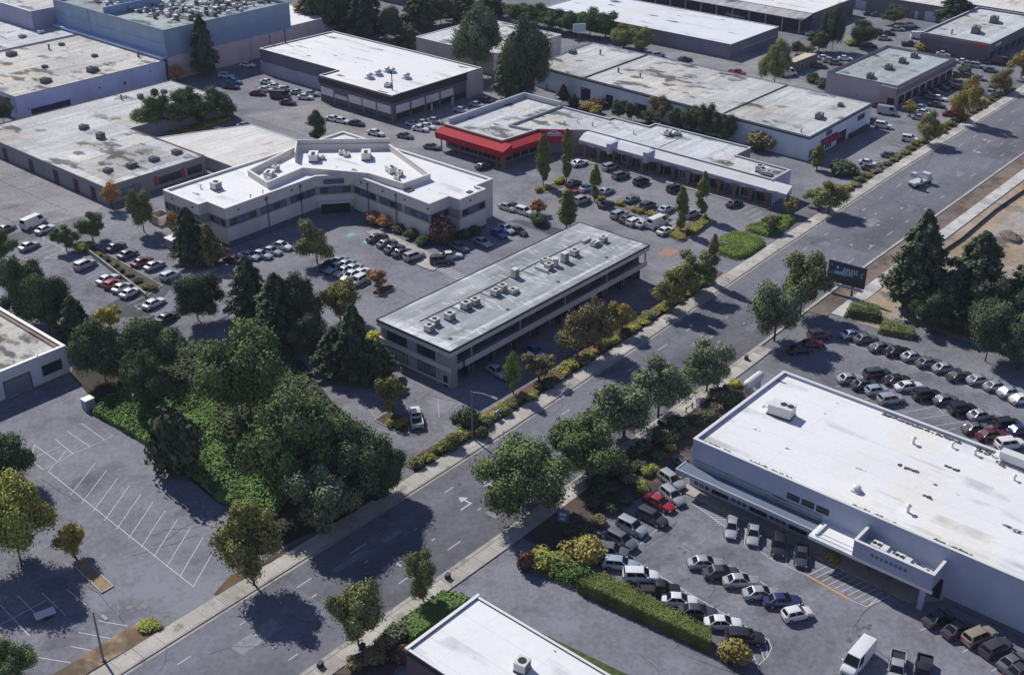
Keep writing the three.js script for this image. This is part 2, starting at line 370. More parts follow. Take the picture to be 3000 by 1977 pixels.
const lotEmpty = lot('empty grey parking lot left of the leafy trees', [[20, -200], [81.5, -168], [92, -153], [88, -128], [86, -104.2], [20, -104.2]], mat.lot);
{
  const A = [62.5, -107.9], B = [64.0, -141.8];
  lines(lotEmpty, [[A, [63.9, -145.0]], ...stalls(A, [A[0] + 0.3, A[1] - 29.4], 10, rad(-33), 8.2), ...[[[63.8, -149.6], [63.6, -146.0]], [[63.6, -146.0], [66.3, -146.0]], [[66.3, -146.0], [68.7, -146.3]], [[68.7, -146.3], [71.4, -146.1]], [[71.4, -146.1], [75.5, -146.1]],
    [[66.2, -152.9], [66.1, -146.2]], [[69.1, -151.9], [68.7, -146.3]], [[71.5, -152.6], [71.4, -146.1]], [[74.1, -152.9], [73.9, -146.3]], [[63.8, -149.6], [66.0, -149.7]], [[66.2, -152.9], [63.8, -149.6]], [[66.0, -149.7], [68.6, -149.6]], [[64.0, -145.0], [65.2, -145.8]], [[66.3, -146.3], [68.5, -148.0]]]], 0.12);
  lines(lotEmpty, [[[47.0, -123.3], [46.7, -117.4]], [[44.7, -123.2], [44.2, -115.3]], [[49.3, -121.4], [49.0, -115.3]], [[42.9, -119.8], [48.9, -119.7]], [[51.7, -119.6], [51.7, -115.2]], [[42.0, -118.1], [41.8, -115.4]], [[51.1, -111.4], [52.9, -107.9]], [[48.4, -111.4], [50.3, -107.6]], [[46.5, -109.9], [47.7, -107.5]], [[42.8, -111.5], [45.0, -107.5]]], 0.13);
}
const lotStore = lot('grey parking lot in front of the big white-roofed store', [[84, -81.5], [122, -81.5], [122, -10], [84, -10]], mat.lot);
{
  lines(lotStore, [[[118.8, -69.7], [115.6, -56.0]], [[115.4, -55.9], [115.6, -50.3]]], 0.12);
  lines(lotStore, stalls([115.8, -59.6], [115.6, -53.3], 3, rad(-28), 4.6), 0.13);
  lines(lotStore, stalls([118.9, -68.8], [117.1, -64.5], 10, rad(47), 3.6), 0.13, mat.paint);
  lines(lotStore, stalls([115.8, -50.1], [115.2, -41.6], 9, rad(17), 3.9), 0.12);
  lines(lotStore, [[[115.6, -50.3], [114.9, -43.8]]], 0.3, mat.paintOrange, 0.014, 'orange_line');
  lines(lotStore, [[[114.9, -43.8], [115.1, -41.6]], [[115.1, -41.6], [117.5, -41.4]]], 0.13);
  lines(lotStore, [[[103.4, -68.6], [101.9, -48.0]], [[110.7, -59.0], [110.5, -53.0]], [[110.3, -50.7], [110.2, -47.4]]], 0.13);
  lines(lotStore, [[[115.4, -34.9], [117.1, -34.0]], [[115.1, -29.5], [118.4, -28.3]], [[114.3, -25.7], [117.4, -24.5]]], 0.14);
  lines(lotStore, [[[98.0, -49.0], [97.3, -47.5]], [[99.1, -48.6], [97.5, -46.8]], [[100.1, -47.9], [98.7, -46.6]], [[101.0, -47.5], [99.3, -46.6]], [[98.9, -49.6], [101.0, -47.5]], [[99.4, -46.5], [97.2, -46.6]], [[102.0, -48.0], [101.0, -46.9]], [[101.0, -46.9], [99.4, -46.5]]], 0.12);
  lines(lotStore, [[[106.7, -70.1], [111.0, -70.3]], [[102.9, -74.8], [105.1, -74.7]]], 0.12);
}
const lotEast = lot('grey parking lot behind the big white-roofed store', [[147, -80], [183, -80], [183, -20], [147, -20]], mat.lot);
lines(lotEast, [[[175.8, -75.1], [174.9, -44.5]], [[165.7, -57.6], [164.8, -56.1]], [[167.0, -56.3], [165.9, -55.1]], [[165.5, -54.5], [164.6, -53.1]], [[165.5, -51.7], [164.5, -50.3]], [[160.7, -58.1], [165.3, -55.3]], [[160.5, -55.4], [165.2, -52.2]], [[160.2, -52.7], [165.1, -49.4]], [[160.2, -50.8], [161.8, -49.9]], [[160.8, -69.9], [163.1, -68.8]], [[160.4, -64.4], [162.2, -63.4]], [[170.3, -47.3], [169.9, -45.4]]], 0.12);
const lotCourt = lot('grey parking court inside the angled white office', [[94, -184], [112, -189], [158, -187], [158, -160], [180, -155], [184, -134.5], [119, -134.5], [94, -150]], mat.lot);
{
  lines(lotCourt, stalls([150.5, -174.6], [150.4, -171.3], 3, rad(7), 4.6), 0.12);
  lines(lotCourt, stalls([137.7, -168.5], [134.8, -155.5], 5, rad(-9), 4.4).concat([[[133.9, -154.3], [136.6, -154.8]]]), 0.12);
  lines(lotCourt, stalls([150.3, -150.2], [149.5, -144.4], 7, rad(14), 2.6), 0.3, mat.paint, 0.012, 'crossing_stripe');
  lines(lotCourt, stalls([114.1, -184.8], [122.4, -184.2], 13, rad(96), 1.5), 0.26, mat.paint, 0.012, 'crossing_stripe');
  part(lotCourt, 'blue_bay_mark', [[150.7, -175.6], [150.7, -170.5]].map(([x, z]) => sheetGeo(rect(x - 1.1, x + 1.1, z - 0.7, z + 0.7), 0.013)), mat.paintBlue);
}
const lotWest = lot('grey parking lot along the hedge of tall dark trees', [[70, -235], [126, -226], [130, -212], [113, -184], [102, -176], [84, -192]], mat.lot);
{
  lines(lotWest, stalls([103.1, -204.4], [101.6, -176.6], 9, rad(-8), 4.4), 0.12);
  lines(lotWest, stalls([101.3, -224.0], [102.5, -213.0], 5, rad(-8), 4.8), 0.12);
  lines(lotWest, [[[107.6, -220.5], [107.6, -214.3]], [[107.6, -214.3], [106.7, -213.3]], [[102.6, -213.2], [104.6, -211.3]], [[102.6, -213.2], [105.6, -213.4]], [[102.5, -181.5], [104.6, -181.2]], [[102.5, -181.5], [102.4, -179.3]], [[108.3, -223.5], [107.3, -221.3]], [[109.5, -223.4], [108.3, -221.0]], [[123.5, -206.1], [125.5, -205.9]], [[123.2, -203.4], [125.4, -203.5]]], 0.13);
  lines(lotWest, stalls([113.6, -209.9], [112.3, -186.4], 7, rad(4), 4.2), 0.12);
}
const yardWest = lot('pale worn concrete yard beside the long grey workshop', [[60, -300], [126.4, -300], [126.4, -229], [113, -222], [96, -226], [60, -238]], mat.lotWarm);
{
  const seams = [];
  for (const k of [0, 1, 2, 3]) seams.push([[62, -240 - k * 9], [124, -233 - k * 9]]);
  for (const k of [0, 1, 2, 3, 4]) seams.push([[118 - k * 11, -300], [119 - k * 11, -232 - k]]);
  lines(yardWest, seams, 0.16, mat.lotDark, -0.002, 'slab_joint');
}
const lotMall = lot('grey parking lot in front of the row of shops', [[178, -160], [200, -178], [218, -170], [222, -112], [200, -117], [192, -116], [186, -107.2], [178, -112]], mat.lotPale);
lines(lotMall, [...stalls([199.7, -146.7], [199.2, -122.4], 12, rad(4), 4.8), ...stalls([194.2, -144.4], [194.2, -125.6], 9, rad(4), 4.6), ...stalls([215.1, -121.3], [211.3, -112.0], 5, rad(2), 4.6)], 0.12);
part(lotMall, 'blue_bay_mark', [[211.7, -114.2]].map(([x, z]) => sheetGeo(rect(x - 0.8, x + 0.8, z - 1.2, z + 1.2), 0.013)), mat.paintBlue);
part(lotMall, 'pink_patch', sheetGeo([[184.1, -121.5], [188.9, -122.4], [189.3, -119.5], [185.5, -119.0]], 0.004), M({ color: rgb(0.42, 0.26, 0.20), map: texConcrete }));
const lotCorner = lot('grey parking lot beside the two-storey office at the street', [[88, -130], [119, -134], [119, -104.2], [88, -104.2]], mat.lotPale, -0.009);
lines(lotCorner, [[[115.4, -112.4], [117.1, -112.4]], [[115.6, -116.2], [111.7, -112.2]], [[105.4, -120.0], [107.9, -127.6]]], 0.12, mat.paintFaint);
const lotNorth = lot('warm grey yard between the white workshop and the shops', [[186, -256], [206, -250], [206, -222], [242, -218], [243, -206], [202, -200], [186, -214]], mat.lotWarm, -0.010);
const lotFar = lot('warm grey yard behind the long blue-white warehouse', [[288, -235], [330, -186], [306, -150], [290, -128], [288, -180]], mat.lotWarm);
const lotSide = lot('grey parking lot at the street end of the blue-white warehouse', [[236, -122], [306, -124], [345, -110], [236, -109]], mat.lotPale, -0.008);
lines(lotSide, stalls([257, -115.3], [284, -115.8], 10, rad(91), 4.4), 0.13);
structure('driveway', sheetGeo([[80.5, -80.5], [93, -80.5], [93.5, -40], [96, -10], [81, -10]], -0.004), mat.lot, 'grey driveway between the near white roof and the clipped hedge');
// patched asphalt: rectangles of newer and older paving, and the dark drips of parked cars
{
  seed(909);
  const patch = (parent, x0, x1, z0, z1, n, ms, y) => { for (let k = 0; k < n; k++) { const x = rr(x0, x1), z = rr(z0, z1), w = rr(1.2, 7), d = rr(0.8, 2.6), a = rr(-0.06, 0.06), c = [[-w, -d], [w, -d * rr(0.8, 1)], [w * rr(0.85, 1), d], [-w, d * rr(0.8, 1)]].map(([p, q]) => [x + (p * Math.cos(a) - q * Math.sin(a)) / 2, z + (p * Math.sin(a) + q * Math.cos(a)) / 2]); part(parent, 'asphalt_patch', sheetGeo(c, y + k * 0.00012), pick(ms)); } };
  const older = M({ color: rgb(0.262, 0.262, 0.28), map: texAsphalt }), newer = M({ color: rgb(0.175, 0.177, 0.20), map: texAsphalt });
  patch(street, 48, 340, -100, -88, 26, [older, newer], 0.0055);
  patch(lotEmpty, 40, 82, -150, -108, 7, [older, newer], -0.0105); patch(lotStore, 88, 118, -78, -30, 8, [older, newer], -0.0105); patch(lotCourt, 122, 156, -180, -138, 8, [older, newer], -0.0105);
  patch(lotMall, 184, 214, -165, -122, 8, [older, newer], -0.0105); patch(lotWest, 84, 122, -225, -190, 6, [older, newer], -0.0105); patch(yardWest, 70, 122, -290, -236, 10, [older, newer], -0.0105);
  // sealed cracks wandering over the lots
  const crackLine = (parent, x0, x1, z0, z1, n, top = 0.002) => { for (let k = 0; k < n; k++) { let x = rr(x0, x1), z = rr(z0, z1), a = pick([0, Math.PI / 2]) + rr(-0.3, 0.3); const l = [[x, z]]; for (let q = 0; q < 7; q++) { a += rr(-0.35, 0.35); x += Math.cos(a) * rr(0.7, 1.8); z += Math.sin(a) * rr(0.7, 1.8); l.push([x, z]); } part(parent, 'sealed_crack', ribbon(l, 0.09, -0.014, top + k * 0.0002), mat.lotDark); } };
  crackLine(lotEmpty, 42, 80, -150, -110, 14); crackLine(lotStore, 86, 114, -76, -34, 12); crackLine(lotCourt, 122, 154, -182, -138, 12); crackLine(lotMall, 184, 212, -165, -122, 10); crackLine(lotWest, 84, 118, -225, -192, 8); crackLine(lotCorner, 92, 116, -128, -107, 8); crackLine(lotNorth, 188, 240, -248, -208, 10);
  crackLine(street, 50, 330, -99, -88, 22, 0.0115);
  const drip = new THREE.CircleGeometry(0.5, 10).rotateX(-Math.PI / 2), oil = M({ color: rgb(0.10, 0.10, 0.115), roughness: 0.6 });
  const spots = (parent, list) => { const gs = []; for (const [x, z] of list) for (let k = 0; k < 3; k++) gs.push(drip.clone().scale(rr(0.3, 1.1), 1, rr(0.3, 0.8)).translate(x + rr(-1.2, 1.2), -0.006 + gs.length * 0.00005, z + rr(-0.8, 0.8))); const o = part(parent, 'oil_stain', gs, oil); o.userData.kind = 'stuff'; };
  spots(lotEmpty, [[53.9, -111.2], [56.4, -109.3], [59.8, -107.6], [57.6, -121.7], [45.2, -122.4]]);
  spots(lotStore, [[107.3, -65.2], [109.1, -65.2], [112.1, -68.7], [110.5, -40.3], [108.8, -40.4], [111.4, -40.4], [104.0, -61.7]]);
  spots(lotCourt, [[135.7, -146.1], [135.3, -160.7], [148.2, -162.7]]);
}
// soil beds
const bed = (label, pts, m, y = 0.1) => { const o = structure('planting_bed', prism(pts, -0.02, y), m, label); return o; };
bed('mulched bed with dark round shrubs beside the store end wall', [[97.5, -83.0], [152, -83.6], [150, -74.2], [122, -74.4], [108, -78], [97.5, -77.5]], mat.mulch);
bed('narrow bed of yellow shrubs along the two-storey office', [[99, -107.3], [186, -109.3], [186, -107.2], [153, -105.4], [99, -104.4]], mat.soil);
bed('tan bed of dry bark beside the empty parking lot', [[42.6, -107.3], [49.1, -107.5], [54.3, -107.5], [55.6, -106.1], [55.1, -104.2], [53.2, -104.1], [45.8, -104.5], [41.9, -104.2], [39.9, -107.0]], M({ color: rgb(0.43, 0.315, 0.19), map: texDirt }));
bed('reddish bed at the corner of the empty parking lot', [[63.3, -104.7], [66.8, -106.1], [70.4, -105.3], [80.0, -104.3], [76.5, -103.8], [70.0, -104.7], [64.1, -103.8]], mat.soil, 0.08);
bed('dark soil bank under the ivy and the leafy trees', [[76.4, -153.9], [77.1, -148.3], [76.9, -138.0], [76.1, -127.1], [75.4, -120.3], [75.7, -117.4], [70.8, -106.9], [82.8, -104.4], [93.7, -103.2], [99.5, -108.0], [103.8, -128.2], [109.3, -142.2], [100.5, -162.9], [89.3, -175.8], [81.2, -167.9], [79.7, -160.1]], M({ color: rgb(0.055, 0.055, 0.035), map: texDirt }), 0.12);
bed('tan bed under the brown shrubs by the bottom roof', [[63.8, -83.0], [71.9, -82.9], [74.8, -81.6], [72.9, -79.7], [68.3, -77.7]], mat.mulch, 0.05);
bed('planted strip along the far end of the street', [[240, -108.3], [345, -109.7], [345, -111.7], [240, -110.3]], mat.mulch, 0.12);
// kerbed islands
function island(label, pts, m, kerbM = mat.kerb) {
  const o = thing('planter_island', label, 'planter island', pts.reduce((s, p) => s + p[0], 0) / pts.length, pts.reduce((s, p) => s + p[1], 0) / pts.length);
  part(o, 'kerb', prism(pts, -0.02, 0.15, inset(pts, 0.16)), kerbM);
  part(o, 'soil', prism(inset(pts, 0.16), -0.02, 0.11), m);
  return o;
}
const barkM = M({ color: rgb(0.46, 0.33, 0.19), map: texDirt });
island('tan kerbed island in the empty parking lot', [[54.7, -123.3], [56.5, -123.3], [55.9, -115.5], [54.1, -115.5]], barkM);
island('kerbed island with one red tree in the parking court', [[134.3, -151.8], [135.6, -152.5], [138.5, -152.6], [140.1, -151.6], [139.5, -150.5], [136.0, -149.9], [134.0, -150.5]], mat.soil);
island('triangular kerbed island with a small tree beside the pickup', [[104.4, -119.3], [107.9, -119.5], [107.5, -114.7], [105.4, -112.4], [104.5, -113.1]], mat.mulch);
island('kerbed bed between the street and the corner parking lot', [[105.1, -105.6], [110.2, -107.3], [110.0, -102.2], [104.0, -103.7]], mat.soil);
island('long kerbed wall bed between the two left parking rows', [[110.3, -211.1], [112.5, -211.1], [110.8, -184.6], [106.0, -182.9]], M({ color: rgb(0.105, 0.09, 0.075), map: texDirt }), mat.concrete);
island('kerbed island with three slim trees in the shop lot', [[193.1, -125.1], [198.9, -127.1], [208.0, -124.8], [205.6, -122.2], [192.7, -121.3]], mat.soil);
island('kerbed island of shrubs between the shop parking rows', [[197.8, -148.9], [200.6, -148.6], [201.5, -130.5], [198.9, -129.9], [199.1, -144.5]], mat.soil);
island('kerbed island under the first slim tree of the shop lot', [[196.0, -162.9], [204.9, -162.1], [202.9, -159.2], [195.1, -159.9]], mat.soil);
island('pale pavement wedge beside the dark off-roader in the court', [[149.4, -155.0], [152.6, -156.1], [151.8, -150.8], [149.7, -150.2], [149.0, -151.3]], mat.concrete);
{
  const w = tag(part(scene, 'retaining_wall', ribbon([[110.2, -210.9], [105.9, -182.7]], 0.3, 0, 0.9), mat.concreteB), 'low concrete wall between the two left parking rows', 'wall');
  tag(part(scene, 'court_path', [prism([[155.5, -174.0], [156.5, -171.5], [154.5, -150.7], [151.9, -150.6], [153.6, -174.0]], -0.02, 0.12)], mat.concreteB), null, null, null, 'structure').userData.label = 'concrete path round the court under the white office';
  part(scene, 'store_walk', prism([[122.2, -73], [122.2, -35], [119.2, -38], [119.6, -52], [120.2, -73]], -0.02, 0.14), mat.concreteB).userData.kind = 'structure';
  part(scene, 'shop_walk', prism([[223.2, -168], [223.2, -117], [219.3, -117], [218.2, -160], [215.5, -170]], -0.02, 0.14), mat.concreteB).userData.kind = 'structure';
}


// ---------------------------------------------------------------- buildings
// Outer wall ring with a parapet, roof slab, coping; returns the group and one facade frame per edge of the outline.
function building(name, label, outline, h, { parapet = 0.45, wall, roof, cap = mat.metalPale, capW = 0.34, category = 'building' }) {
  const cx = outline.reduce((s, p) => s + p[0], 0) / outline.length, cz = outline.reduce((s, p) => s + p[1], 0) / outline.length;
  const o = thing(name, label, category, cx, cz);
  part(o, 'wall', prism(outline, -0.05, h + parapet, inset(outline, 0.3)), wall);
  part(o, 'roof', prism(inset(outline, 0.27), h - 0.25, h), roof);
  if (cap) part(o, 'coping', prism(inset(outline, -0.06), h + parapet - 0.02, h + parapet + 0.07, inset(outline, capW)), cap);
  const s = area(outline) > 0 ? 1 : -1;
  o.face = (i) => facade(o, outline[i], outline[(i + 1) % outline.length], s);
  return o;
}
// local frame on a wall: s along it from A, y up, d out of it
function facade(o, A, B, s = 1) {
  const L = Math.hypot(B[0] - A[0], B[1] - A[1]), tx = (B[0] - A[0]) / L, tz = (B[1] - A[1]) / L, nx = tz * s, nz = -tx * s;
  const f = { L, o, nx, nz };
  f.pt = (t, d) => [A[0] + tx * t + nx * d, A[1] + tz * t + nz * d];
  f.box = (s0, s1, y0, y1, d0, d1) => { const [x, z] = f.pt((s0 + s1) / 2, (d0 + d1) / 2); return new THREE.BoxGeometry(s1 - s0, y1 - y0, d1 - d0).rotateY(-Math.atan2(tz, tx)).translate(x, (y0 + y1) / 2, z); };
  // a profile in (d, y) swept along the wall
  f.sweep = (s0, s1, prof) => {
    const sh = new THREE.Shape(prof.map(([d, y]) => new THREE.Vector2(d, y)));
    const g = new THREE.ExtrudeGeometry(sh, { depth: s1 - s0, bevelEnabled: false });
    const p = g.attributes.position;
    for (let i = 0; i < p.count; i++) { const d = p.getX(i), y = p.getY(i), t = p.getZ(i) + s0; const [x, z] = f.pt(t, d); p.setXYZ(i, x, y, z); }
    const cr = nz * tx - nx * tz; if (cr > 0) { const q = p.array; for (let i = 0; i < q.length; i += 9) for (let k = 0; k < 3; k++) { const a = q[i + k]; q[i + k] = q[i + 6 + k]; q[i + 6 + k] = a; } }
    g.computeVertexNormals();
    return g;
  };
  f.part = (name, gs, m, parent = o) => part(parent, name, gs, m);
  f.window = (s0, s1, y0, y1, n = 2, { glass = mat.glass, frame = mat.metalDark, rows = 1, b = 0.09, parent = o } = {}) => {
    const gs = [f.box(s0, s1, y1 - b, y1, -0.06, 0.08), f.box(s0, s1, y0, y0 + b, -0.06, 0.08)];
    for (let k = 0; k <= n; k++) { const t = lerp(s0 + b / 2, s1 - b / 2, k / n); gs.push(f.box(t - b / 2, t + b / 2, y0 + b, y1 - b, -0.06, 0.075)); }
    for (let r = 1; r < rows; r++) { const y = lerp(y0, y1, r / rows); gs.push(f.box(s0 + b, s1 - b, y - b / 2, y + b / 2, -0.06, 0.07)); }
    const w = f.part('window', gs, frame, parent);
    for (let k = 0; k < n; k++) { const a = lerp(s0 + b / 2, s1 - b / 2, k / n) + b / 2, e = lerp(s0 + b / 2, s1 - b / 2, (k + 1) / n) - b / 2; part(w, 'pane', f.box(a, e, y0 + b, y1 - b, -0.05, 0.02), glass); }
    return w;
  };
  f.door = (s0, s1, y1, m = mat.metalDark, d = 0.06) => {
    const w = f.part('door', [f.box(s0 + 0.08, s1 - 0.08, 0.02, y1 - 0.08, -0.02, d * 0.5)], m);
    part(w, 'door_frame', [f.box(s0, s0 + 0.08, 0, y1, -0.02, d + 0.03), f.box(s1 - 0.08, s1, 0, y1, -0.02, d + 0.03), f.box(s0 + 0.08, s1 - 0.08, y1 - 0.08, y1, -0.02, d + 0.03)], mat.metal);
    return w;
  };
  // sectional door: slats that can be told apart from near
  f.shutter = (s0, s1, y1, m = mat.metal, n = 5) => {
    const w = f.part('shutter_door', [f.box(s0, s0 + 0.12, 0, y1 + 0.12, -0.02, 0.1), f.box(s1 - 0.12, s1, 0, y1 + 0.12, -0.02, 0.1), f.box(s0 + 0.12, s1 - 0.12, y1, y1 + 0.12, -0.02, 0.1)], mat.metalDark);
    for (let k = 0; k < n; k++) part(w, 'panel', f.box(s0 + 0.13, s1 - 0.13, y1 * k / n + 0.02, y1 * (k + 1) / n - 0.02, -0.02, 0.04), m);
    return w;
  };
  f.pipe = (s, y0, y1, m = mat.metalDark) => { const [x, z] = f.pt(s, 0.12); return f.part('downpipe', [new THREE.CylinderGeometry(0.09, 0.09, y1 - y0, 8).translate(x, (y0 + y1) / 2, z), f.box(s - 0.22, s + 0.22, y1, y1 + 0.3, 0.0, 0.32)], m); };
  return f;
}
// ---- rooftop machines: curb, casing, fan ring, fan; several sizes
const acKinds = {};
function acProto(kind, m) {
  const o = new THREE.Group(); o.name = 'rooftop_unit';
  const P = (n, gs, mm, par = o) => part(par, n, gs, mm, false);
  if (kind === 'cube') {
    P('curb', boxAt(-0.85, 0.85, 0, 0.22, -0.75, 0.75), mat.metalDark);
    P('casing', [boxAt(-0.8, 0.8, 0.22, 1.35, -0.7, 0.7), boxAt(-0.84, 0.84, 1.29, 1.36, -0.74, 0.74)], m);
    P('fan_guard', [new THREE.TorusGeometry(0.45, 0.06, 6, 18).rotateX(Math.PI / 2).translate(0, 1.38, 0), new THREE.CylinderGeometry(0.43, 0.43, 0.03, 18).translate(0, 1.37, 0)], mat.dark);
    P('louvre', [0, 1, 2, 3].map((k) => boxAt(-0.6, 0.6, 0.4 + k * 0.2, 0.5 + k * 0.2, 0.69, 0.73)), mat.metalDark);
  } else if (kind === 'tall') {
    P('curb', boxAt(-0.75, 0.75, 0, 0.2, -0.6, 0.6), mat.metalDark);
    P('casing', [boxAt(-0.7, 0.7, 0.2, 2.0, -0.55, 0.55), boxAt(-0.74, 0.74, 1.94, 2.02, -0.59, 0.59)], m);
    P('louvre', [0, 1, 2, 3, 4, 5].map((k) => boxAt(-0.55, 0.55, 0.35 + k * 0.25, 0.5 + k * 0.25, 0.54, 0.58)), mat.metalDark);
  } else if (kind === 'wide') {
    P('curb', boxAt(-1.7, 1.7, 0, 0.25, -1.05, 1.05), mat.metalDark);
    P('casing', [boxAt(-1.65, 1.65, 0.25, 1.6, -1.0, 1.0), boxAt(-1.7, 0.2, 1.6, 1.72, -1.04, 1.04)], m);
    P('hood', [boxAt(1.65, 2.5, 0.9, 1.05, -0.8, 0.8), boxAt(2.42, 2.5, 0.5, 0.9, -0.8, 0.8)], m);
    P('fan_guard', [-0.9, 0.1].flatMap((x) => [new THREE.TorusGeometry(0.42, 0.06, 6, 16).rotateX(Math.PI / 2).translate(x - 0.3, 1.74, 0), new THREE.CylinderGeometry(0.4, 0.4, 0.03, 16).translate(x - 0.3, 1.735, 0)]), mat.dark);
    P('louvre', [0, 1, 2, 3, 4].map((k) => boxAt(-1.3, 0.9, 0.45 + k * 0.2, 0.55 + k * 0.2, 0.99, 1.03)), mat.metalDark);
  } else if (kind === 'low') {
    P('curb', boxAt(-1.1, 1.1, 0, 0.15, -0.7, 0.7), mat.metalDark);
    P('casing', [boxAt(-1.05, 0.35, 0.15, 1.0, -0.65, 0.65), boxAt(0.35, 1.05, 0.15, 0.75, -0.6, 0.6)], m);
    P('fan_guard', [new THREE.TorusGeometry(0.4, 0.05, 6, 16).rotateX(Math.PI / 2).translate(-0.35, 1.02, 0), new THREE.CylinderGeometry(0.38, 0.38, 0.03, 16).translate(-0.35, 1.01, 0)], mat.dark);
  } else if (kind === 'dome') {
    P('curb', boxAt(-0.8, 0.8, 0, 0.3, -0.8, 0.8), m);
    P('hood', [new THREE.SphereGeometry(0.85, 16, 8, 0, Math.PI * 2, 0, Math.PI / 2).scale(1, 0.7, 1).translate(0, 0.75, 0), new THREE.CylinderGeometry(0.6, 0.6, 0.5, 16).translate(0, 0.5, 0)], m);
  } else {   // small vent
    P('flue', new THREE.CylinderGeometry(0.16, 0.18, 0.8, 10).translate(0, 0.4, 0), m);
    P('cowl', new THREE.ConeGeometry(0.34, 0.28, 10).translate(0, 0.95, 0), m);
  }
  return o;
}
const unitGreys = [mat.metalPale, mat.metal, M({ color: rgb(0.42, 0.42, 0.40), roughness: 0.7 }), M({ color: rgb(0.60, 0.59, 0.55), roughness: 0.7 }), M({ color: rgb(0.17, 0.17, 0.165), roughness: 0.8 })];
const words = { cube: 'square rooftop unit', tall: 'tall narrow rooftop unit', wide: 'long rooftop unit', low: 'low rooftop unit', dome: 'domed roof ventilator', vent: 'small roof flue' };
function units(where, group, list, y, tint) {   // list: [kind, x, z, turn, scale]
  const n = {}; list.forEach((e) => { n[e[0]] = (n[e[0]] ?? 0) + 1; });
  const seen = {};
  for (const [kind, x, z, turn = 0, sc = 1] of list) {
    const mi = tint ?? Math.floor(rnd() * 4), key = kind + mi;
    const src = acKinds[key] ??= acProto(kind, unitGreys[mi]);
    const o = src.clone(); o.name = numbered('rooftop_unit');
    o.position.set(x, y + 0.01, z); o.rotation.y = turn; o.scale.setScalar(sc * 0.88); scene.add(o);
    const k = seen[kind] = (seen[kind] ?? -1) + 1;
    tag(o, (n[kind] > 1 ? ord(k) + ' ' : '') + words[kind] + (n[kind] > 1 ? ' from left' : '') + ' on ' + where, kind === 'vent' || kind === 'dome' ? 'roof vent' : 'air conditioner', n[kind] > 1 || list.length > 1 ? group : null);
  }
}

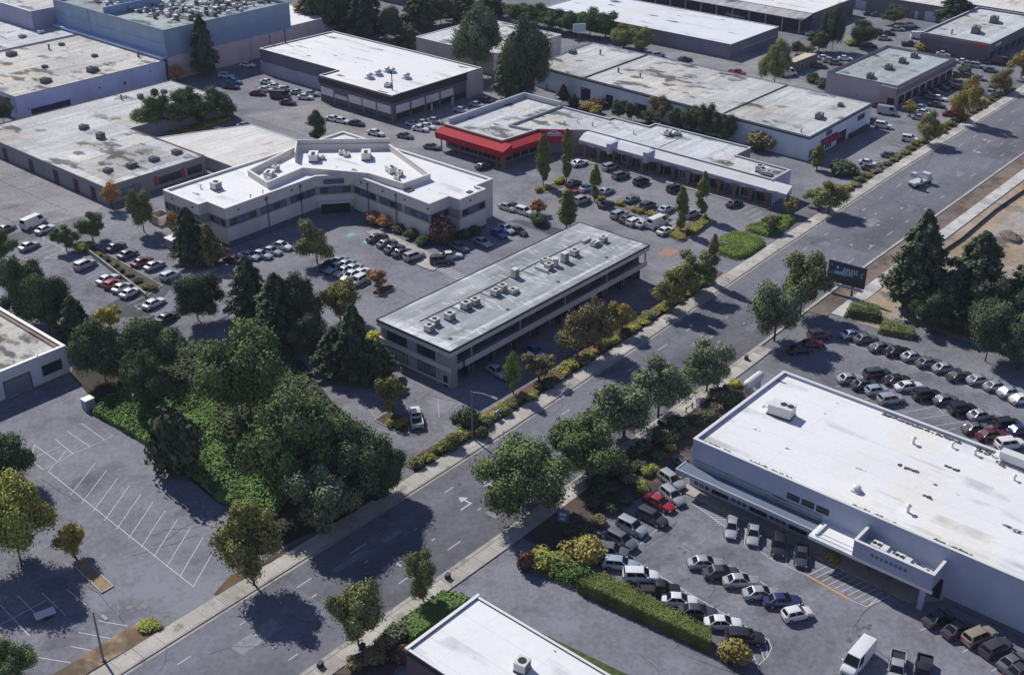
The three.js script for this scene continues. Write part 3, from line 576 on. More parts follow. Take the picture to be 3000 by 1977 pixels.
// ---- two-storey office by the street: grey roof, open walkways to the street side
{
  const wallM = wallMat(0.44, 0.425, 0.46), bandM = wallMat(0.70, 0.66, 0.67);
  const out = rect(119.3, 173.4, -133, -118.4), b = building('office_block', 'two-storey office with streaked grey flat roof beside the street', out, 6.75, { parapet: 0.02, wall: wallMat(0.10, 0.092, 0.13), roof: mat.greyRoof, cap: null });
  const roofOut = rect(118.8, 173.8, -133.4, -116.4);
  const rg = merged(prism(inset(roofOut, 0.05), 6.78, 7.2)), uv = rg.attributes.uv, p = rg.attributes.position;
  for (let i = 0; i < p.count; i++) uv.setXY(i, p.getX(i) - 118.5, p.getZ(i) + 133.6);
  const r = new THREE.Mesh(rg.translate(-b.position.x, 0, -b.position.z), mat.streakRoof); r.name = 'roof_deck'; r.castShadow = r.receiveShadow = true; b.add(r);
  part(b, 'roof_edge', prism(inset(roofOut, -0.04), 6.95, 7.30, inset(roofOut, 0.10)), mat.darkTrim);
  part(b, 'fascia', prism(roofOut, 6.1, 6.9, inset(roofOut, 0.25)), bandM);
  // walkway on the street side: floor, solid railing, posts
  part(b, 'walkway', boxAt(122.5, 173.4, 3.05, 3.3, -118.4, -116.7), mat.concreteB);
  part(b, 'railing', boxAt(122.5, 173.5, 3.0, 4.05, -116.72, -116.5), bandM);
  part(b, 'corner_pier', [boxAt(119.3, 120.6, 0, 6.1, -118.4, -116.6), boxAt(120.6, 122.0, 3.0, 4.05, -116.9, -116.6)], wallM);
  for (let k = 0; k < 9; k++) part(b, 'post', boxAt(124 + k * 6.1, 124.3 + k * 6.1, 0, 3.0, -118.1, -117.8), mat.dark);
  for (let k = 0; k < 5; k++) part(b, 'post', boxAt(124.1 + k * 12.2, 124.3 + k * 12.2, 4.1, 6.1, -116.85, -116.65), wallM);
  const f = b.face(2), e = b.face(3);     // street side, and the left end
  for (let k = 0; k < 10; k++) { f.window(1.5 + k * 5.3, 4.6 + k * 5.3, 4.0, 5.9, 3); f.window(1.5 + k * 5.3, 4.2 + k * 5.3, 0.6, 2.6, 3); f.door(4.75 + k * 5.3, 5.7 + k * 5.3, 2.3); }
  part(b, 'band', [e.box(-1.8, 14.9, 3.1, 3.95, -0.1, 0.35), e.box(-1.75, 14.8, 2.95, 3.1, -0.1, 0.12)], bandM);
  part(b, 'end_panel', e.box(-1.72, 14.6, 0, 6.1, -0.05, 0.012), wallM);
  part(b, 'sill_band', [e.box(-1.7, 14.8, 0.5, 0.75, -0.1, 0.22)], bandM);
  for (const [s0, s1] of [[1.8, 6.0], [8.3, 13.0]]) { e.window(s0, s1, 4.05, 5.85, 5, { frame: mat.darkTrim }); e.window(s0, s1, 0.85, 2.75, 5, { frame: mat.darkTrim, glass: mat.glassBlue }); }
  part(b, 'pier', [-1.7, 1.1, 6.6, 7.5, 13.5].map((s) => e.box(s, s + 0.55, 0, 6.1, -0.05, 0.16)), wallM);
  e.door(-1.0, 0.2, 2.2, mat.dark);
  seed(33);
  part(b, 'conduit', [...ribbon([[123, -127.4], [140, -127.2], [152, -127.6], [169, -127.3]], 0.09, 7.24, 7.33), ...[124.4, 130.3, 137.6, 142.4, 149.2, 152.8, 155.9, 167.5].map((x) => boxAt(x, x + 0.08, 7.22, 7.3, -127.3, -124 + rr(-1, 1)))], mat.metalDark);
  part(b, 'roof_drain', [[122, -119.4], [136, -119.2], [150, -119.5], [164, -119.3]].map(([x, z]) => new THREE.CylinderGeometry(0.3, 0.36, 0.1, 12).translate(x, 7.26, z)), mat.metalDark);
  part(b, 'duct', [boxAt(131.2, 133.6, 7.22, 7.75, -125.6, -125.1), boxAt(151.4, 151.9, 7.22, 7.8, -126.2, -123.2), boxAt(166.2, 168.6, 7.22, 7.7, -126.9, -126.4)], mat.metal);
  units('the grey-roofed two-storey office', 'rooftop units on the grey-roofed office', [
    ['cube', 121.8, -123.9, 0.1], ['cube', 123.9, -124.7], ['cube', 127.0, -124.2, 0, 1.05], ['cube', 131.7, -124.9, 0, 1.05], ['cube', 133.8, -124.7],
    ['cube', 138.8, -124.4], ['cube', 140.9, -124.7], ['low', 141.6, -122.7], ['tall', 146.4, -126.5], ['low', 155.0, -126.4], ['cube', 153.1, -124.2], ['tall', 154.9, -124.1, 0.5, 0.9], ['tall', 157.5, -124.0, 0, 1.05], ['cube', 160.9, -124.4], ['wide', 167.0, -124.2, 0, 0.62], ['cube', 169.4, -124.1, 0, 0.9]], 7.2, 3);
}
// ---- angled white office
{
  const wallM = wallMat(0.82, 0.765, 0.72), bandM = wallMat(0.46, 0.405, 0.40), base = wallMat(0.16, 0.16, 0.19);
  const out = [[128, -207.5], [128, -195.3], [130.1, -195.3], [130.1, -189.4], [154, -189.6], [160, -184.7], [158.8, -160.2], [164.5, -160.2], [164.5, -157.2], [172.5, -157.2], [172.5, -160], [177.8, -160], [177.8, -207.3]];
  const b = building('angled_office', 'white two-storey office with an angled inner corner and bright white roof', out, 8.1, { parapet: 0.42, wall: wallM, roof: mat.whiteRoof, cap: mat.metalPale, capW: 0.5 });
  const bandY = [[0, 12.2, 3], [1, 2.1, 0], [2, 5.9, 1], [3, 23.9, 3], [4, 7.7, 1], [5, 24.5, 3], [6, 5.7, 1], [7, 3, 0], [8, 8, 1]];
  for (const [i, L, n] of bandY) {
    const f = b.face(i);
    f.part('band', f.box(0, f.L, 4.2, 6.2, -0.05, 0.06), bandM);
    f.part('plinth', f.box(0.02, f.L - 0.02, -0.03, i === 3 || i === 4 ? 1.3 : 0.6, -0.05, 0.05), base);
    const step = f.L / Math.max(1, n);
    for (let k = 0; k < n; k++) {
      const a = k * step + step * 0.10, e = (k + 1) * step - step * 0.06;
      const g = f.part('window', [f.box(a, e, 4.55, 4.68, 0, 0.12), f.box(a, e, 5.82, 5.95, 0, 0.12), ...[0, 1, 2, 3, 4].map((q) => { const t = lerp(a, e, q / 4); return f.box(t - 0.05, t + 0.05, 4.68, 5.82, 0, 0.115); })], mat.metalDark);
      for (let q = 0; q < 4; q++) part(g, 'pane', f.box(lerp(a, e, q / 4) + 0.05, lerp(a, e, (q + 1) / 4) - 0.05, 4.68, 5.82, 0, 0.08), (k + q) % 3 ? mat.glassBlue : mat.glass);
    }
    if (f.L > 7) for (let k = 0; k < Math.round(f.L / 7); k++) f.part('wall_lamp', [f.box(3 + k * 7, 3.3 + k * 7, 7.3, 7.6, 0, 0.28)], mat.metalDark);
  }
  const A = b.face(3), B = b.face(5), C = b.face(4);
  A.pipe(10.5, 0.3, 7.6); A.pipe(19.5, 0.3, 7.6); B.pipe(5.2, 0.3, 7.6); B.pipe(14.3, 0.3, 7.6);
  C.window(1.6, 6.0, 6.6, 7.7, 4, { glass: mat.glassBlue });
  C.part('entrance', [C.box(0.8, 6.9, 0.0, 2.4, 0.0, 0.25)], mat.glass);
  C.part('entrance_canopy', [C.box(0.2, 7.4, 2.5, 2.9, 0, 1.2)], wallM);
  A.part('lower_glazing', Array.from({ length: 8 }, (_, k) => A.box(1.2 + k * 2.8, 3.6 + k * 2.8, 0.25, 1.25, 0.04, 0.09)), mat.glassBlue);
  // screen of low walls round the roof machines, following the angle
  const ring = [[145.3, -201.5], [163.2, -205.8], [177, -191.0], [169.4, -170.2], [161.6, -170.6], [161.0, -180.4], [154.0, -193.6], [143.4, -192.4]];
  part(b, 'roof_screen', prism(ring, 8.05, 9.5, inset(ring, 0.35)), wallM);
  part(b, 'screen_coping', prism(inset(ring, -0.07), 9.48, 9.56, inset(ring, 0.42)), mat.metalPale);
  part(b, 'raised_screen', [...ribbon([[163.0, -206.2], [177.4, -191.0]], 0.3, 8.1, 10.6), ...ribbon([[157.6, -200.4], [163.0, -206.2]], 0.3, 8.1, 10.4)], wallM);
  part(b, 'roof_hatch', [boxAt(161.0, 163.0, 8.1, 8.35, -170.0, -168.6), boxAt(169.0, 170.2, 8.1, 8.35, -159.6, -158.6)], mat.metalDark);
  units('the white roof of the angled office', 'rooftop units on the angled white office', [
    ['cube', 136.3, -200.5, 0, 1.35], ['wide', 148.0, -197.6, 0.6, 0.95], ['cube', 151.4, -199.6, 0.2], ['low', 146.2, -196.2, 0.4], ['wide', 161.2, -198.5, 0.8, 1.15], ['cube', 162.8, -197.3, 0.6, 0.7], ['low', 168.0, -196.8, 0.7], ['low', 167.8, -195.0, 0.7],
    ['wide', 169.6, -190.5, 0.8, 1.15], ['wide', 167.2, -180.0, 1.2, 0.95], ['cube', 166.8, -177.0, 0.5], ['low', 164.8, -176.0, 0.8], ['cube', 161.2, -185.4, 0.3, 0.8], ['vent', 134.3, -203.2], ['vent', 137.7, -190.9], ['vent', 140.9, -190.9]], 8.1, 0);
}
// ---- big white-roofed store on the right
{
  const wallM = wallMat(0.50, 0.56, 0.70), trim = wallMat(0.72, 0.74, 0.78);
  const out = rect(122.2, 147.2, -72.6, 20), b = building('store', 'big store with bright white flat roof and blue-grey front wall', out, 7.55, { parapet: 0.42, wall: wallM, roof: mat.whiteRoof, cap: mat.metalPale, capW: 0.4 });
  const boxM = wallMat(0.44, 0.48, 0.60), trimD = wallMat(0.50, 0.54, 0.62);
  const f = b.face(3);                    // runs from z = 20 back to -72.6; t() turns z into s
  const t = (z) => 20 - z;
  f.part('canopy', [f.box(t(-51.2), t(-73.4), 3.45, 3.62, 0, 2.3), f.box(t(-51.2), t(-73.4), 3.2, 3.8, 2.3, 2.5), f.box(t(-73.4) , t(-73.4) + 0.2, 3.2, 3.8, 0, 2.5)], trimD);
  f.part('canopy_roofing', [f.box(t(-51.3), t(-73.3), 3.62, 3.7, 0.02, 2.28)], M({ color: rgb(0.17, 0.21, 0.28), map: texWall }));
  f.part('upper_band', [f.box(t(-52.2), t(-72.3), 4.5, 4.75, 0, 0.12), f.box(t(-52.2), t(-72.3), 3.9, 4.2, 0, 0.1)], mat.blueGreyRoof);
  for (let k = 0; k < 3; k++) f.window(t(-51.4) + k * 2.15, t(-51.4) + k * 2.15 + 1.8, 5.1, 6.0, 3, { frame: mat.darkTrim });
  for (let k = 0; k < 6; k++) { const s = t(-54) + k * 3.05; f.window(s, s + 2.7, 0.5, 3.0, 3, { frame: k % 2 ? trim : mat.metalDark, rows: 2, glass: k === 1 || k === 3 ? mat.glassBlue : mat.glass }); }
  // entrance: wide white canopy roof and a box of walls round two machines
  f.part('entrance_canopy', [f.box(t(-45.9), t(-52.0), 3.75, 4.0, 0, 3.75), f.box(t(-35.3), t(-52.0), 3.5, 3.95, 3.75, 4.0)], mat.whiteRoof);
  f.part('canopy_rib', [f.box(t(-51.2) - 0.14, t(-51.2) + 0.14, 4.0, 4.35, 0, 3.5), f.box(t(-45.9), t(-51.0), 4.0, 4.12, 3.3, 3.5), f.box(t(-45.9), t(-51.0), 4.0, 4.1, 2.6, 2.7)], trim);
  f.part('entrance_box', [f.box(t(-35.5), t(-45.9), 3.95, 6.3, 3.7, 3.95), f.box(t(-45.65), t(-45.9), 3.95, 6.3, 0, 3.7), f.box(t(-35.5), t(-35.75), 3.95, 6.3, 0, 3.7)], boxM);
  f.part('box_coping', [f.box(t(-35.4), t(-46), 6.3, 6.38, 3.62, 4.02), f.box(t(-45.6), t(-46), 6.3, 6.37, 0, 3.62), f.box(t(-35.4), t(-35.8), 6.3, 6.37, 0, 3.62)], mat.metalPale);
  f.part('box_floor', [f.box(t(-35.8), t(-45.6), 3.8, 4.3, 0, 3.69)], mat.whiteRoof);
  f.part('sign_letter', [0, 1, 2, 3, 4, 5, 6, 7].map((k) => f.box(t(-38.8) + k * 0.62, t(-38.8) + k * 0.62 + 0.36, 5.0, 5.42, 3.95, 4.02)), mat.glassBlue);
  for (let k = 0; k < 4; k++) f.window(t(-35.4) + k * 2.6, t(-35.4) + k * 2.6 + 2.3, 0.2, 3.2, 3, { frame: mat.metalDark, rows: 2 });
  f.part('entrance_pier', f.box(t(-36.2), t(-36.9), 0.02, 3.5, 3.0, 3.5), boxM);
  f.part('base_band', [f.box(t(20), t(-35), 0, 0.8, 0, 0.06)], wallMat(0.2, 0.2, 0.24));
  units('the entrance box of the big white-roofed store', 'machines in the store entrance box', [['wide', 120.6, -43.4, -Math.PI / 2, 0.72], ['wide', 120.2, -40.2, -Math.PI / 2, 0.72], ['low', 120.2, -37.2, Math.PI / 2, 0.8]], 4.32, 0);
  units('the wide white store roof', 'rooftop units on the white store roof', [['wide', 136.4, -66.8, Math.PI / 2 + 0.1, 1.2], ['dome', 126.3, -49.9, 0, 0.8], ['vent', 141.8, -49.1, 0, 1.3], ['vent', 144.5, -44.6], ['vent', 144.8, -41.5, 0, 1.2], ['vent', 144.6, -38.1], ['vent', 142.4, -35.2], ['vent', 126.4, -42.8, 0, 1.4]], 7.56, 0);
  // dark litter of leaves caught along the parapet and torn patches in the membrane
  seed(88); const gs = [];
  const heap = (x, z, L, w) => { for (let k = 0; k < L * 14; k++) { const g = new THREE.IcosahedronGeometry(rr(0.05, 0.16), 0); gs.push(g.scale(1.5, 0.5, 1.5).translate(x + rr(-w, w), 7.58, z + rr(0, L))); } };
  heap(123.1, -71.6, 4.5, 0.25); heap(123.1, -64.6, 7, 0.3); heap(123.1, -49, 6, 0.3); heap(123.2, -38, 5, 0.3); heap(146.3, -56, 12, 0.2); heap(146.2, -42, 8, 0.35); heap(135.6, -48.5, 3, 0.25); heap(139.6, -43.5, 2, 0.2); heap(131.2, -43, 1.5, 0.2);
  tag(part(b, 'leaf_litter', gs, M({ color: rgb(0.07, 0.05, 0.035) })), null, null, null, 'stuff');
  // lean-to and roof duct at the back edge and left end
  part(b, 'roof_duct', [boxAt(145.2, 146.6, 8.0, 9.2, -38.5, -20), boxAt(144.9, 146.9, 8.0, 8.4, -39.2, -38.2)], mat.metalPale);
}
{
  const t = thing('tank', 'long pale horizontal tank at the end wall of the store', 'tank', 151.1, -79.5);
  const g = new THREE.CapsuleGeometry(0.75, 3.6, 6, 18).rotateZ(Math.PI / 2).translate(0, 2.0, 0);
  part(t, 'vessel', g, mat.metalPale, false);
  part(t, 'saddle', [boxAt(-1.5, -1.1, 0, 1.6, -0.55, 0.55), boxAt(1.1, 1.5, 0, 1.6, -0.55, 0.55)], mat.metal, false);
}
// ---- near white roof at the bottom edge
{
  const wallM = wallMat(0.17, 0.12, 0.14);
  const out = rect(68.1, 79.8, -74.9, -30), b = building('low_shop', 'low building with plain white roof at the bottom edge', out, 5.75, { parapet: 0.14, wall: wallM, roof: mat.whiteRoof, cap: mat.metalPale, capW: 0.25 });
  part(b, 'roof_kerb', [boxAt(68.0, 80.1, 5.8, 6.05, -75.0, -74.6)], mat.metalPale);
  const f = b.face(3);
  f.part('eaves_trim', [f.box(0, f.L, 5.1, 5.5, 0, 0.12)], mat.darkTrim);
  for (let k = 0; k < 5; k++) f.window(3 + k * 6, 6.5 + k * 6, 1, 3, 3);
  units('the near white roof at the bottom edge', null, [['cube', 74.3, -63.1, 0.2, 1.1]], 5.75, 3);
  structure('grass_strip', sheetGeo([[83.9, -69.5], [85.0, -69.2], [86.7, -52], [87, -30], [84.4, -30], [84.4, -60]], 0.03), mat.lawn, 'thin green grass strip along the near white roof');
}
// ---- white workshop at the left edge
{
  const wallM = wallMat(0.80, 0.83, 0.88);
  const out = rect(45, 81.5, -200, -168.3), b = building('workshop', 'white workshop with roller door and barred window at the left edge', out, 4.75, { parapet: 0.35, wall: wallM, roof: mat.beigeRoof, cap: mat.metalPale, capW: 0.5 });
  const f = b.face(2);    // from x = 81.5 to 45
  f.window(1.2, 4.7, 1.35, 3.2, 2, { frame: mat.darkTrim, rows: 3 });
  f.shutter(6.7, 11.4, 3.1, wallMat(0.25, 0.26, 0.33));
  f.part('wall_sign', [f.box(9.4, 11.2, 3.75, 4.1, 0, 0.06)], mat.metalPale);
  f.part('rail_stain', [f.box(0, f.L, 0, 0.25, 0, 0.05)], mat.concreteB);
  part(b, 'pipe_rail', [boxAt(80.2, 80.5, 5.1, 5.25, -200, -169.2)], M({ color: rgb(0.35, 0.22, 0.14) }));
  part(b, 'vent_pipe', [boxAt(76.5, 76.8, 5.1, 5.3, -169.2, -168.5)], mat.metalPale);
}
// ---- long grey workshop, upper left
{
  const wallM = wallMat(0.26, 0.26, 0.31);
  const out = [[126.6, -287], [126.6, -228.6], [153.4, -228.6], [153.4, -259], [184.5, -259], [184.5, -287]];
  const b = building('grey_workshop', 'long grey flat-roofed workshop with dark doors along the concrete yard', out, 3.9, { parapet: 0.12, wall: wallM, roof: mat.gravelRoof, cap: mat.darkTrim, capW: 0.2 });
  part(b, 'new_roofing', prism(rect(127.1, 152.9, -254.8, -229.1), 3.9, 3.96), mat.paleRoof);
  part(b, 'old_roofing', prism(rect(129.2, 149.2, -247.5, -231.5), 3.96, 3.985), mat.greyRoof);
  const f = b.face(0), e = b.face(1);
  for (const z of [-233.5, -240.5, -249, -260, -272]) { f.part('door', [f.box(z + 287 - 1.0, z + 287 + 1.0, 0, 3.0, 0, 0.07)], M({ color: rgb(0.10, 0.045, 0.05), map: texWall })); }
  e.window(3, 9, 0.9, 2.6, 4, { glass: mat.glassBlue });
  e.part('red_panel', [e.box(12.5, 13.4, 0.6, 2.9, 0, 0.1), e.box(20, 20.8, 0.6, 2.9, 0, 0.1)], M({ color: rgb(0.30, 0.035, 0.045) }));
  e.window(13.6, 19.8, 0.7, 2.5, 4);
  e.window(21.5, 25.5, 0.7, 2.5, 3);
  units('the flat roof of the long grey workshop', 'rooftop units on the long grey workshop', [['low', 145.9, -268.0, 0.3, 1.2], ['cube', 144.5, -258.3, 0.2, 1.2], ['low', 132.9, -236.8, 0.3, 1.1], ['wide', 138.0, -235.2, 0.1, 0.75], ['low', 143.9, -235.0, 0, 1.2], ['low', 150.2, -235.1, 0, 1.2], ['vent', 165.5, -281.8, 0, 1.4], ['cube', 169.4, -278.8, 0, 0.95], ['low', 176.7, -278.7, 0.4, 0.9]], 3.95, 4);
}
{
  const b = building('pale_store', 'low building with rust-stained cream roof behind the angled office', [[155, -251], [155, -213], [177, -213], [177, -241.5]], 2.9, { parapet: 0.05, wall: wallMat(0.4, 0.38, 0.36), roof: mat.rustRoof, cap: mat.metal, capW: 0.15 });
  b.face(1).door(9, 10.2, 2.1);
}
// ---- blue-walled warehouse and its neighbours, top left
{
  const wallM = wallMat(0.64, 0.70, 0.97);
  const out = rect(144.5, 190.8, -343.4, -298.4), b = building('blue_warehouse', 'warehouse with plain periwinkle wall and beige flat roof, upper left', out, 5.95, { parapet: 0.15, wall: wallM, roof: mat.beigeRoof, cap: mat.darkTrim, capW: 0.2 });
  const f = b.face(2);
  f.part('loading_recess', [f.box(31, 42.5, 0.2, 2.1, 0, 0.06)], M({ color: rgb(0.05, 0.055, 0.11) }));
  f.part('recess_hood', [f.box(30.5, 43, 2.15, 2.5, 0, 0.5)], wallM);
  f.part('wall_fitting', [f.box(13.5, 14.1, 2.2, 3.0, 0, 0.15), f.box(21.5, 21.9, 2.9, 3.3, 0, 0.15), f.box(5, 5.4, 3.9, 4.2, 0, 0.15)], mat.metalDark);
  units('the beige roof of the blue-walled warehouse', 'rooftop units on the blue-walled warehouse', [['low', 165.1, -337.3, 0.2, 1.5], ['low', 157.4, -305.0, 0.2, 1.5], ['low', 171.6, -304.8, 0.2, 1.6], ['low', 164.7, -318.3, 0, 0.9], ['low', 180.3, -317.8, 0, 0.9], ['low', 180.8, -336.6, 0, 0.9], ['vent', 175.7, -334.9, 0, 1.8], ['vent', 188.4, -307.9, 0, 2]], 5.97, 4);
}
{
  const b = building('grey_warehouse', 'warehouse with grey-green flat roof at the upper left corner', [[140, -403], [140, -344.2], [191, -344.2], [196, -356], [196, -403]], 6.0, { parapet: 0.12, wall: wallMat(0.3, 0.3, 0.36), roof: mat.paleRoof, cap: mat.darkTrim, capW: 0.3 });
  void b;
  units('the grey-green roof at the upper left corner', 'roof lights on the corner warehouse', [['low', 177.8, -353.9, 0.1, 1.1], ['low', 184.2, -354.0, 0.1, 1.1]], 6.0);
}
{
  building('mauve_block', 'plain mauve block with pale roof at the top left corner', rect(184.5, 203, -440, -359), 11.6, { parapet: 0.3, wall: wallMat(0.42, 0.42, 0.58), roof: mat.gravelRoof, cap: mat.metalPale });
  building('red_roof_shed', 'small building with plain red roof among the dark trees at the top', rect(303, 322, -332, -318), 9, { parapet: 0.05, wall: wallMat(0.3, 0.25, 0.25), roof: M({ color: rgb(0.55, 0.08, 0.05), roughness: 0.8 }), cap: null });
}
{ // tall blue hall with a machine-strewn roof
  const wallM = wallMat(0.30, 0.42, 0.63), pink = wallMat(0.80, 0.62, 0.64), lightBlue = wallMat(0.55, 0.68, 0.88);
  const out = rect(192, 238, -358, -298.8), b = building('blue_hall', 'tall blue hall with pinkish lower wall and machine-strewn grey roof', out, 13.6, { parapet: 0.9, wall: wallM, roof: mat.blueGreyRoof, cap: wallMat(0.2, 0.28, 0.36), capW: 0.5 });
  const f = b.face(2), e = b.face(3);
  f.part('lower_wall', f.box(0, f.L, 0, 6.6, 0, 0.35), pink);
  f.part('band', [f.box(0, f.L, 9.9, 10.4, 0, 0.12), f.box(0, f.L, 11.6, 14.5, 0, 0.06)], wallMat(0.34, 0.45, 0.58));
  e.part('band', [e.box(0, e.L, 9.9, 10.3, 0, 0.12), e.box(0, e.L, 11.6, 14.5, 0, 0.06)], wallMat(0.36, 0.46, 0.58));
  e.part('ledge', [e.box(0, e.L, 6.4, 7.0, 0, 1.6)], lightBlue);
  e.part('rib', [e.box(e.L - 20, e.L - 19.4, 7, 14.2, 0, 0.3)], wallM);
  f.part('pilaster', [f.box(16, 16.4, 0, 6.4, 0.35, 0.6), f.box(32, 32.4, 0, 6.4, 0.35, 0.6)], pink);
  const g2 = rect(238.05, 257, -360, -299.6); part(b, 'annex_wall', prism(g2, 0, 7.0, inset(g2, 0.3)), pink); part(b, 'annex_roof', prism(inset(g2, 0.28), 6.5, 6.8), mat.whiteRoof);
  part(b, 'stair_tower', [boxAt(203, 214, 13.6, 16.6, -345, -331)], wallM);
  part(b, 'tower_roof', [boxAt(202.8, 214.2, 16.6, 16.8, -345.2, -330.8)], M({ color: rgb(0.55, 0.68, 0.68) }));
  part(b, 'screen_wall', [boxAt(192.4, 212, 13.6, 16.2, -330, -329.6)], wallM);
  seed(61); const gs = [], gd = [];
  for (let k = 0; k < 320; k++) { const x = rr(200, 237), z = rr(-356, -303), w = rr(0.4, 1.5), h = rr(0.3, 1.6), d = rr(0.4, 1.6); if (inside([[195, -320], [209, -301], [195, -299]], x, z)) continue; (rnd() < 0.45 ? gs : gd).push(boxAt(x, x + w, 13.6, 13.6 + h, z, z + d)); }
  for (let k = 0; k < 22; k++) { const x = rr(200, 230), z = rr(-350, -306), L = rr(4, 12); gd.push(rnd() < 0.5 ? boxAt(x, Math.min(237, x + L), 14.1, 14.4, z, z + 0.3) : boxAt(x, x + 0.3, 14.1, 14.4, z, Math.min(-300, z + L))); }
  tag(part(b, 'roof_equipment', gs, mat.metalPale), null, null, null, 'stuff');
  tag(part(b, 'roof_ductwork', gd, M({ color: rgb(0.14, 0.15, 0.16) })), null, null, null, 'stuff');
}
// ---- white-roofed L-shaped building, top centre
{
  const wallM = wallMat(0.17, 0.165, 0.20), panelM = wallMat(0.80, 0.73, 0.77), lower = wallMat(0.42, 0.41, 0.50);
  const out = [[214.6, -285], [214.6, -250.6], [207.8, -250.6], [207.8, -222], [242.4, -222], [242.4, -284]];
  const b = building('white_roof_block', 'L-shaped building with stained white roof and pale panels under a dark fascia', out, 6.9, { parapet: 0.3, wall: wallM, roof: mat.whiteRoof, cap: mat.metalPale, capW: 0.3 });
  const f = b.face(2), g = b.face(3), e = b.face(0);
  f.part('fascia', f.box(0, f.L, 5.2, 6.9, 0, 0.35), mat.darkTrim); g.part('fascia', g.box(-0.35, g.L - 5, 5.2, 6.9, 0, 0.35), mat.darkTrim);
  for (let k = 0; k < 5; k++) f.part('wall_panel', f.box(0.6 + k * 5.6, 5.6 + k * 5.6, 2.2, k === 1 ? 3.3 : 4.3, 0, 0.25), panelM);
  for (let k = 0; k < 4; k++) g.part('wall_panel', g.box(1.2 + k * 5.6, 6.0 + k * 5.6, 2.2, 4.2, 0, 0.25), panelM);
  for (let k = 0; k < 5; k++) f.window(0.8 + k * 5.6, 5.4 + k * 5.6, 0.4, 2.0, 3);
  for (let k = 0; k < 5; k++) g.window(1.2 + k * 5.6, 6 + k * 5.6, 0.4, 2.0, 3);
  g.part('end_wall', g.box(g.L - 6.4, g.L, 0, 6.9, 0, 0.5), wallMat(0.60, 0.54, 0.58));
  g.part('post', [g.box(13, 13.3, 0, 2.2, 1.2, 1.5), g.box(21, 21.3, 0, 2.2, 1.2, 1.5)], panelM);
  e.part('lower_wall', e.box(0, e.L, 0, 3.6, 0, 0.2), lower);
  units('the stained white L-shaped roof', 'rooftop units on the L-shaped roof', [['dome', 215.4, -238.6, 0, 1.4], ['dome', 219.1, -239.1, 0, 1.4], ['dome', 223.0, -239.5, 0, 1.3], ['dome', 223.5, -238.1, 0, 1.2], ['dome', 222.0, -231.0, 0, 1.4], ['low', 213.6, -229.5, 0.4, 1.2]], 6.92, 1);
  const p = thing('flagpole', 'thin dark pole with small flag at the white roof corner', 'flagpole', 212.1, -226.3, 0, null, 6.92);
  part(p, 'pole', new THREE.CylinderGeometry(0.12, 0.16, 5.2, 8).translate(0, 2.6, 0), mat.dark, false);
  part(p, 'flag', boxAt(-0.5, 0.0, 4.3, 5.1, -0.03, 0.03), mat.dark, false);
  for (const [nm, x, z] of [['nearer', 223.8, -284.2], ['farther', 220.0, -286.7]]) { const q = thing('mast', nm + ' thin dark mast on the left end of the stained white roof', 'mast', x, z, 0, null, nm === 'nearer' ? 6.92 : 0); part(q, 'shaft', new THREE.CylinderGeometry(0.1, 0.18, nm === 'nearer' ? 4.5 : 10, 8).translate(0, nm === 'nearer' ? 2.25 : 5, 0), mat.dark, false); part(q, 'crossarm', boxAt(-0.5, 0.5, nm === 'nearer' ? 3.8 : 9.2, nm === 'nearer' ? 3.95 : 9.35, -0.06, 0.06), mat.dark, false); }
}
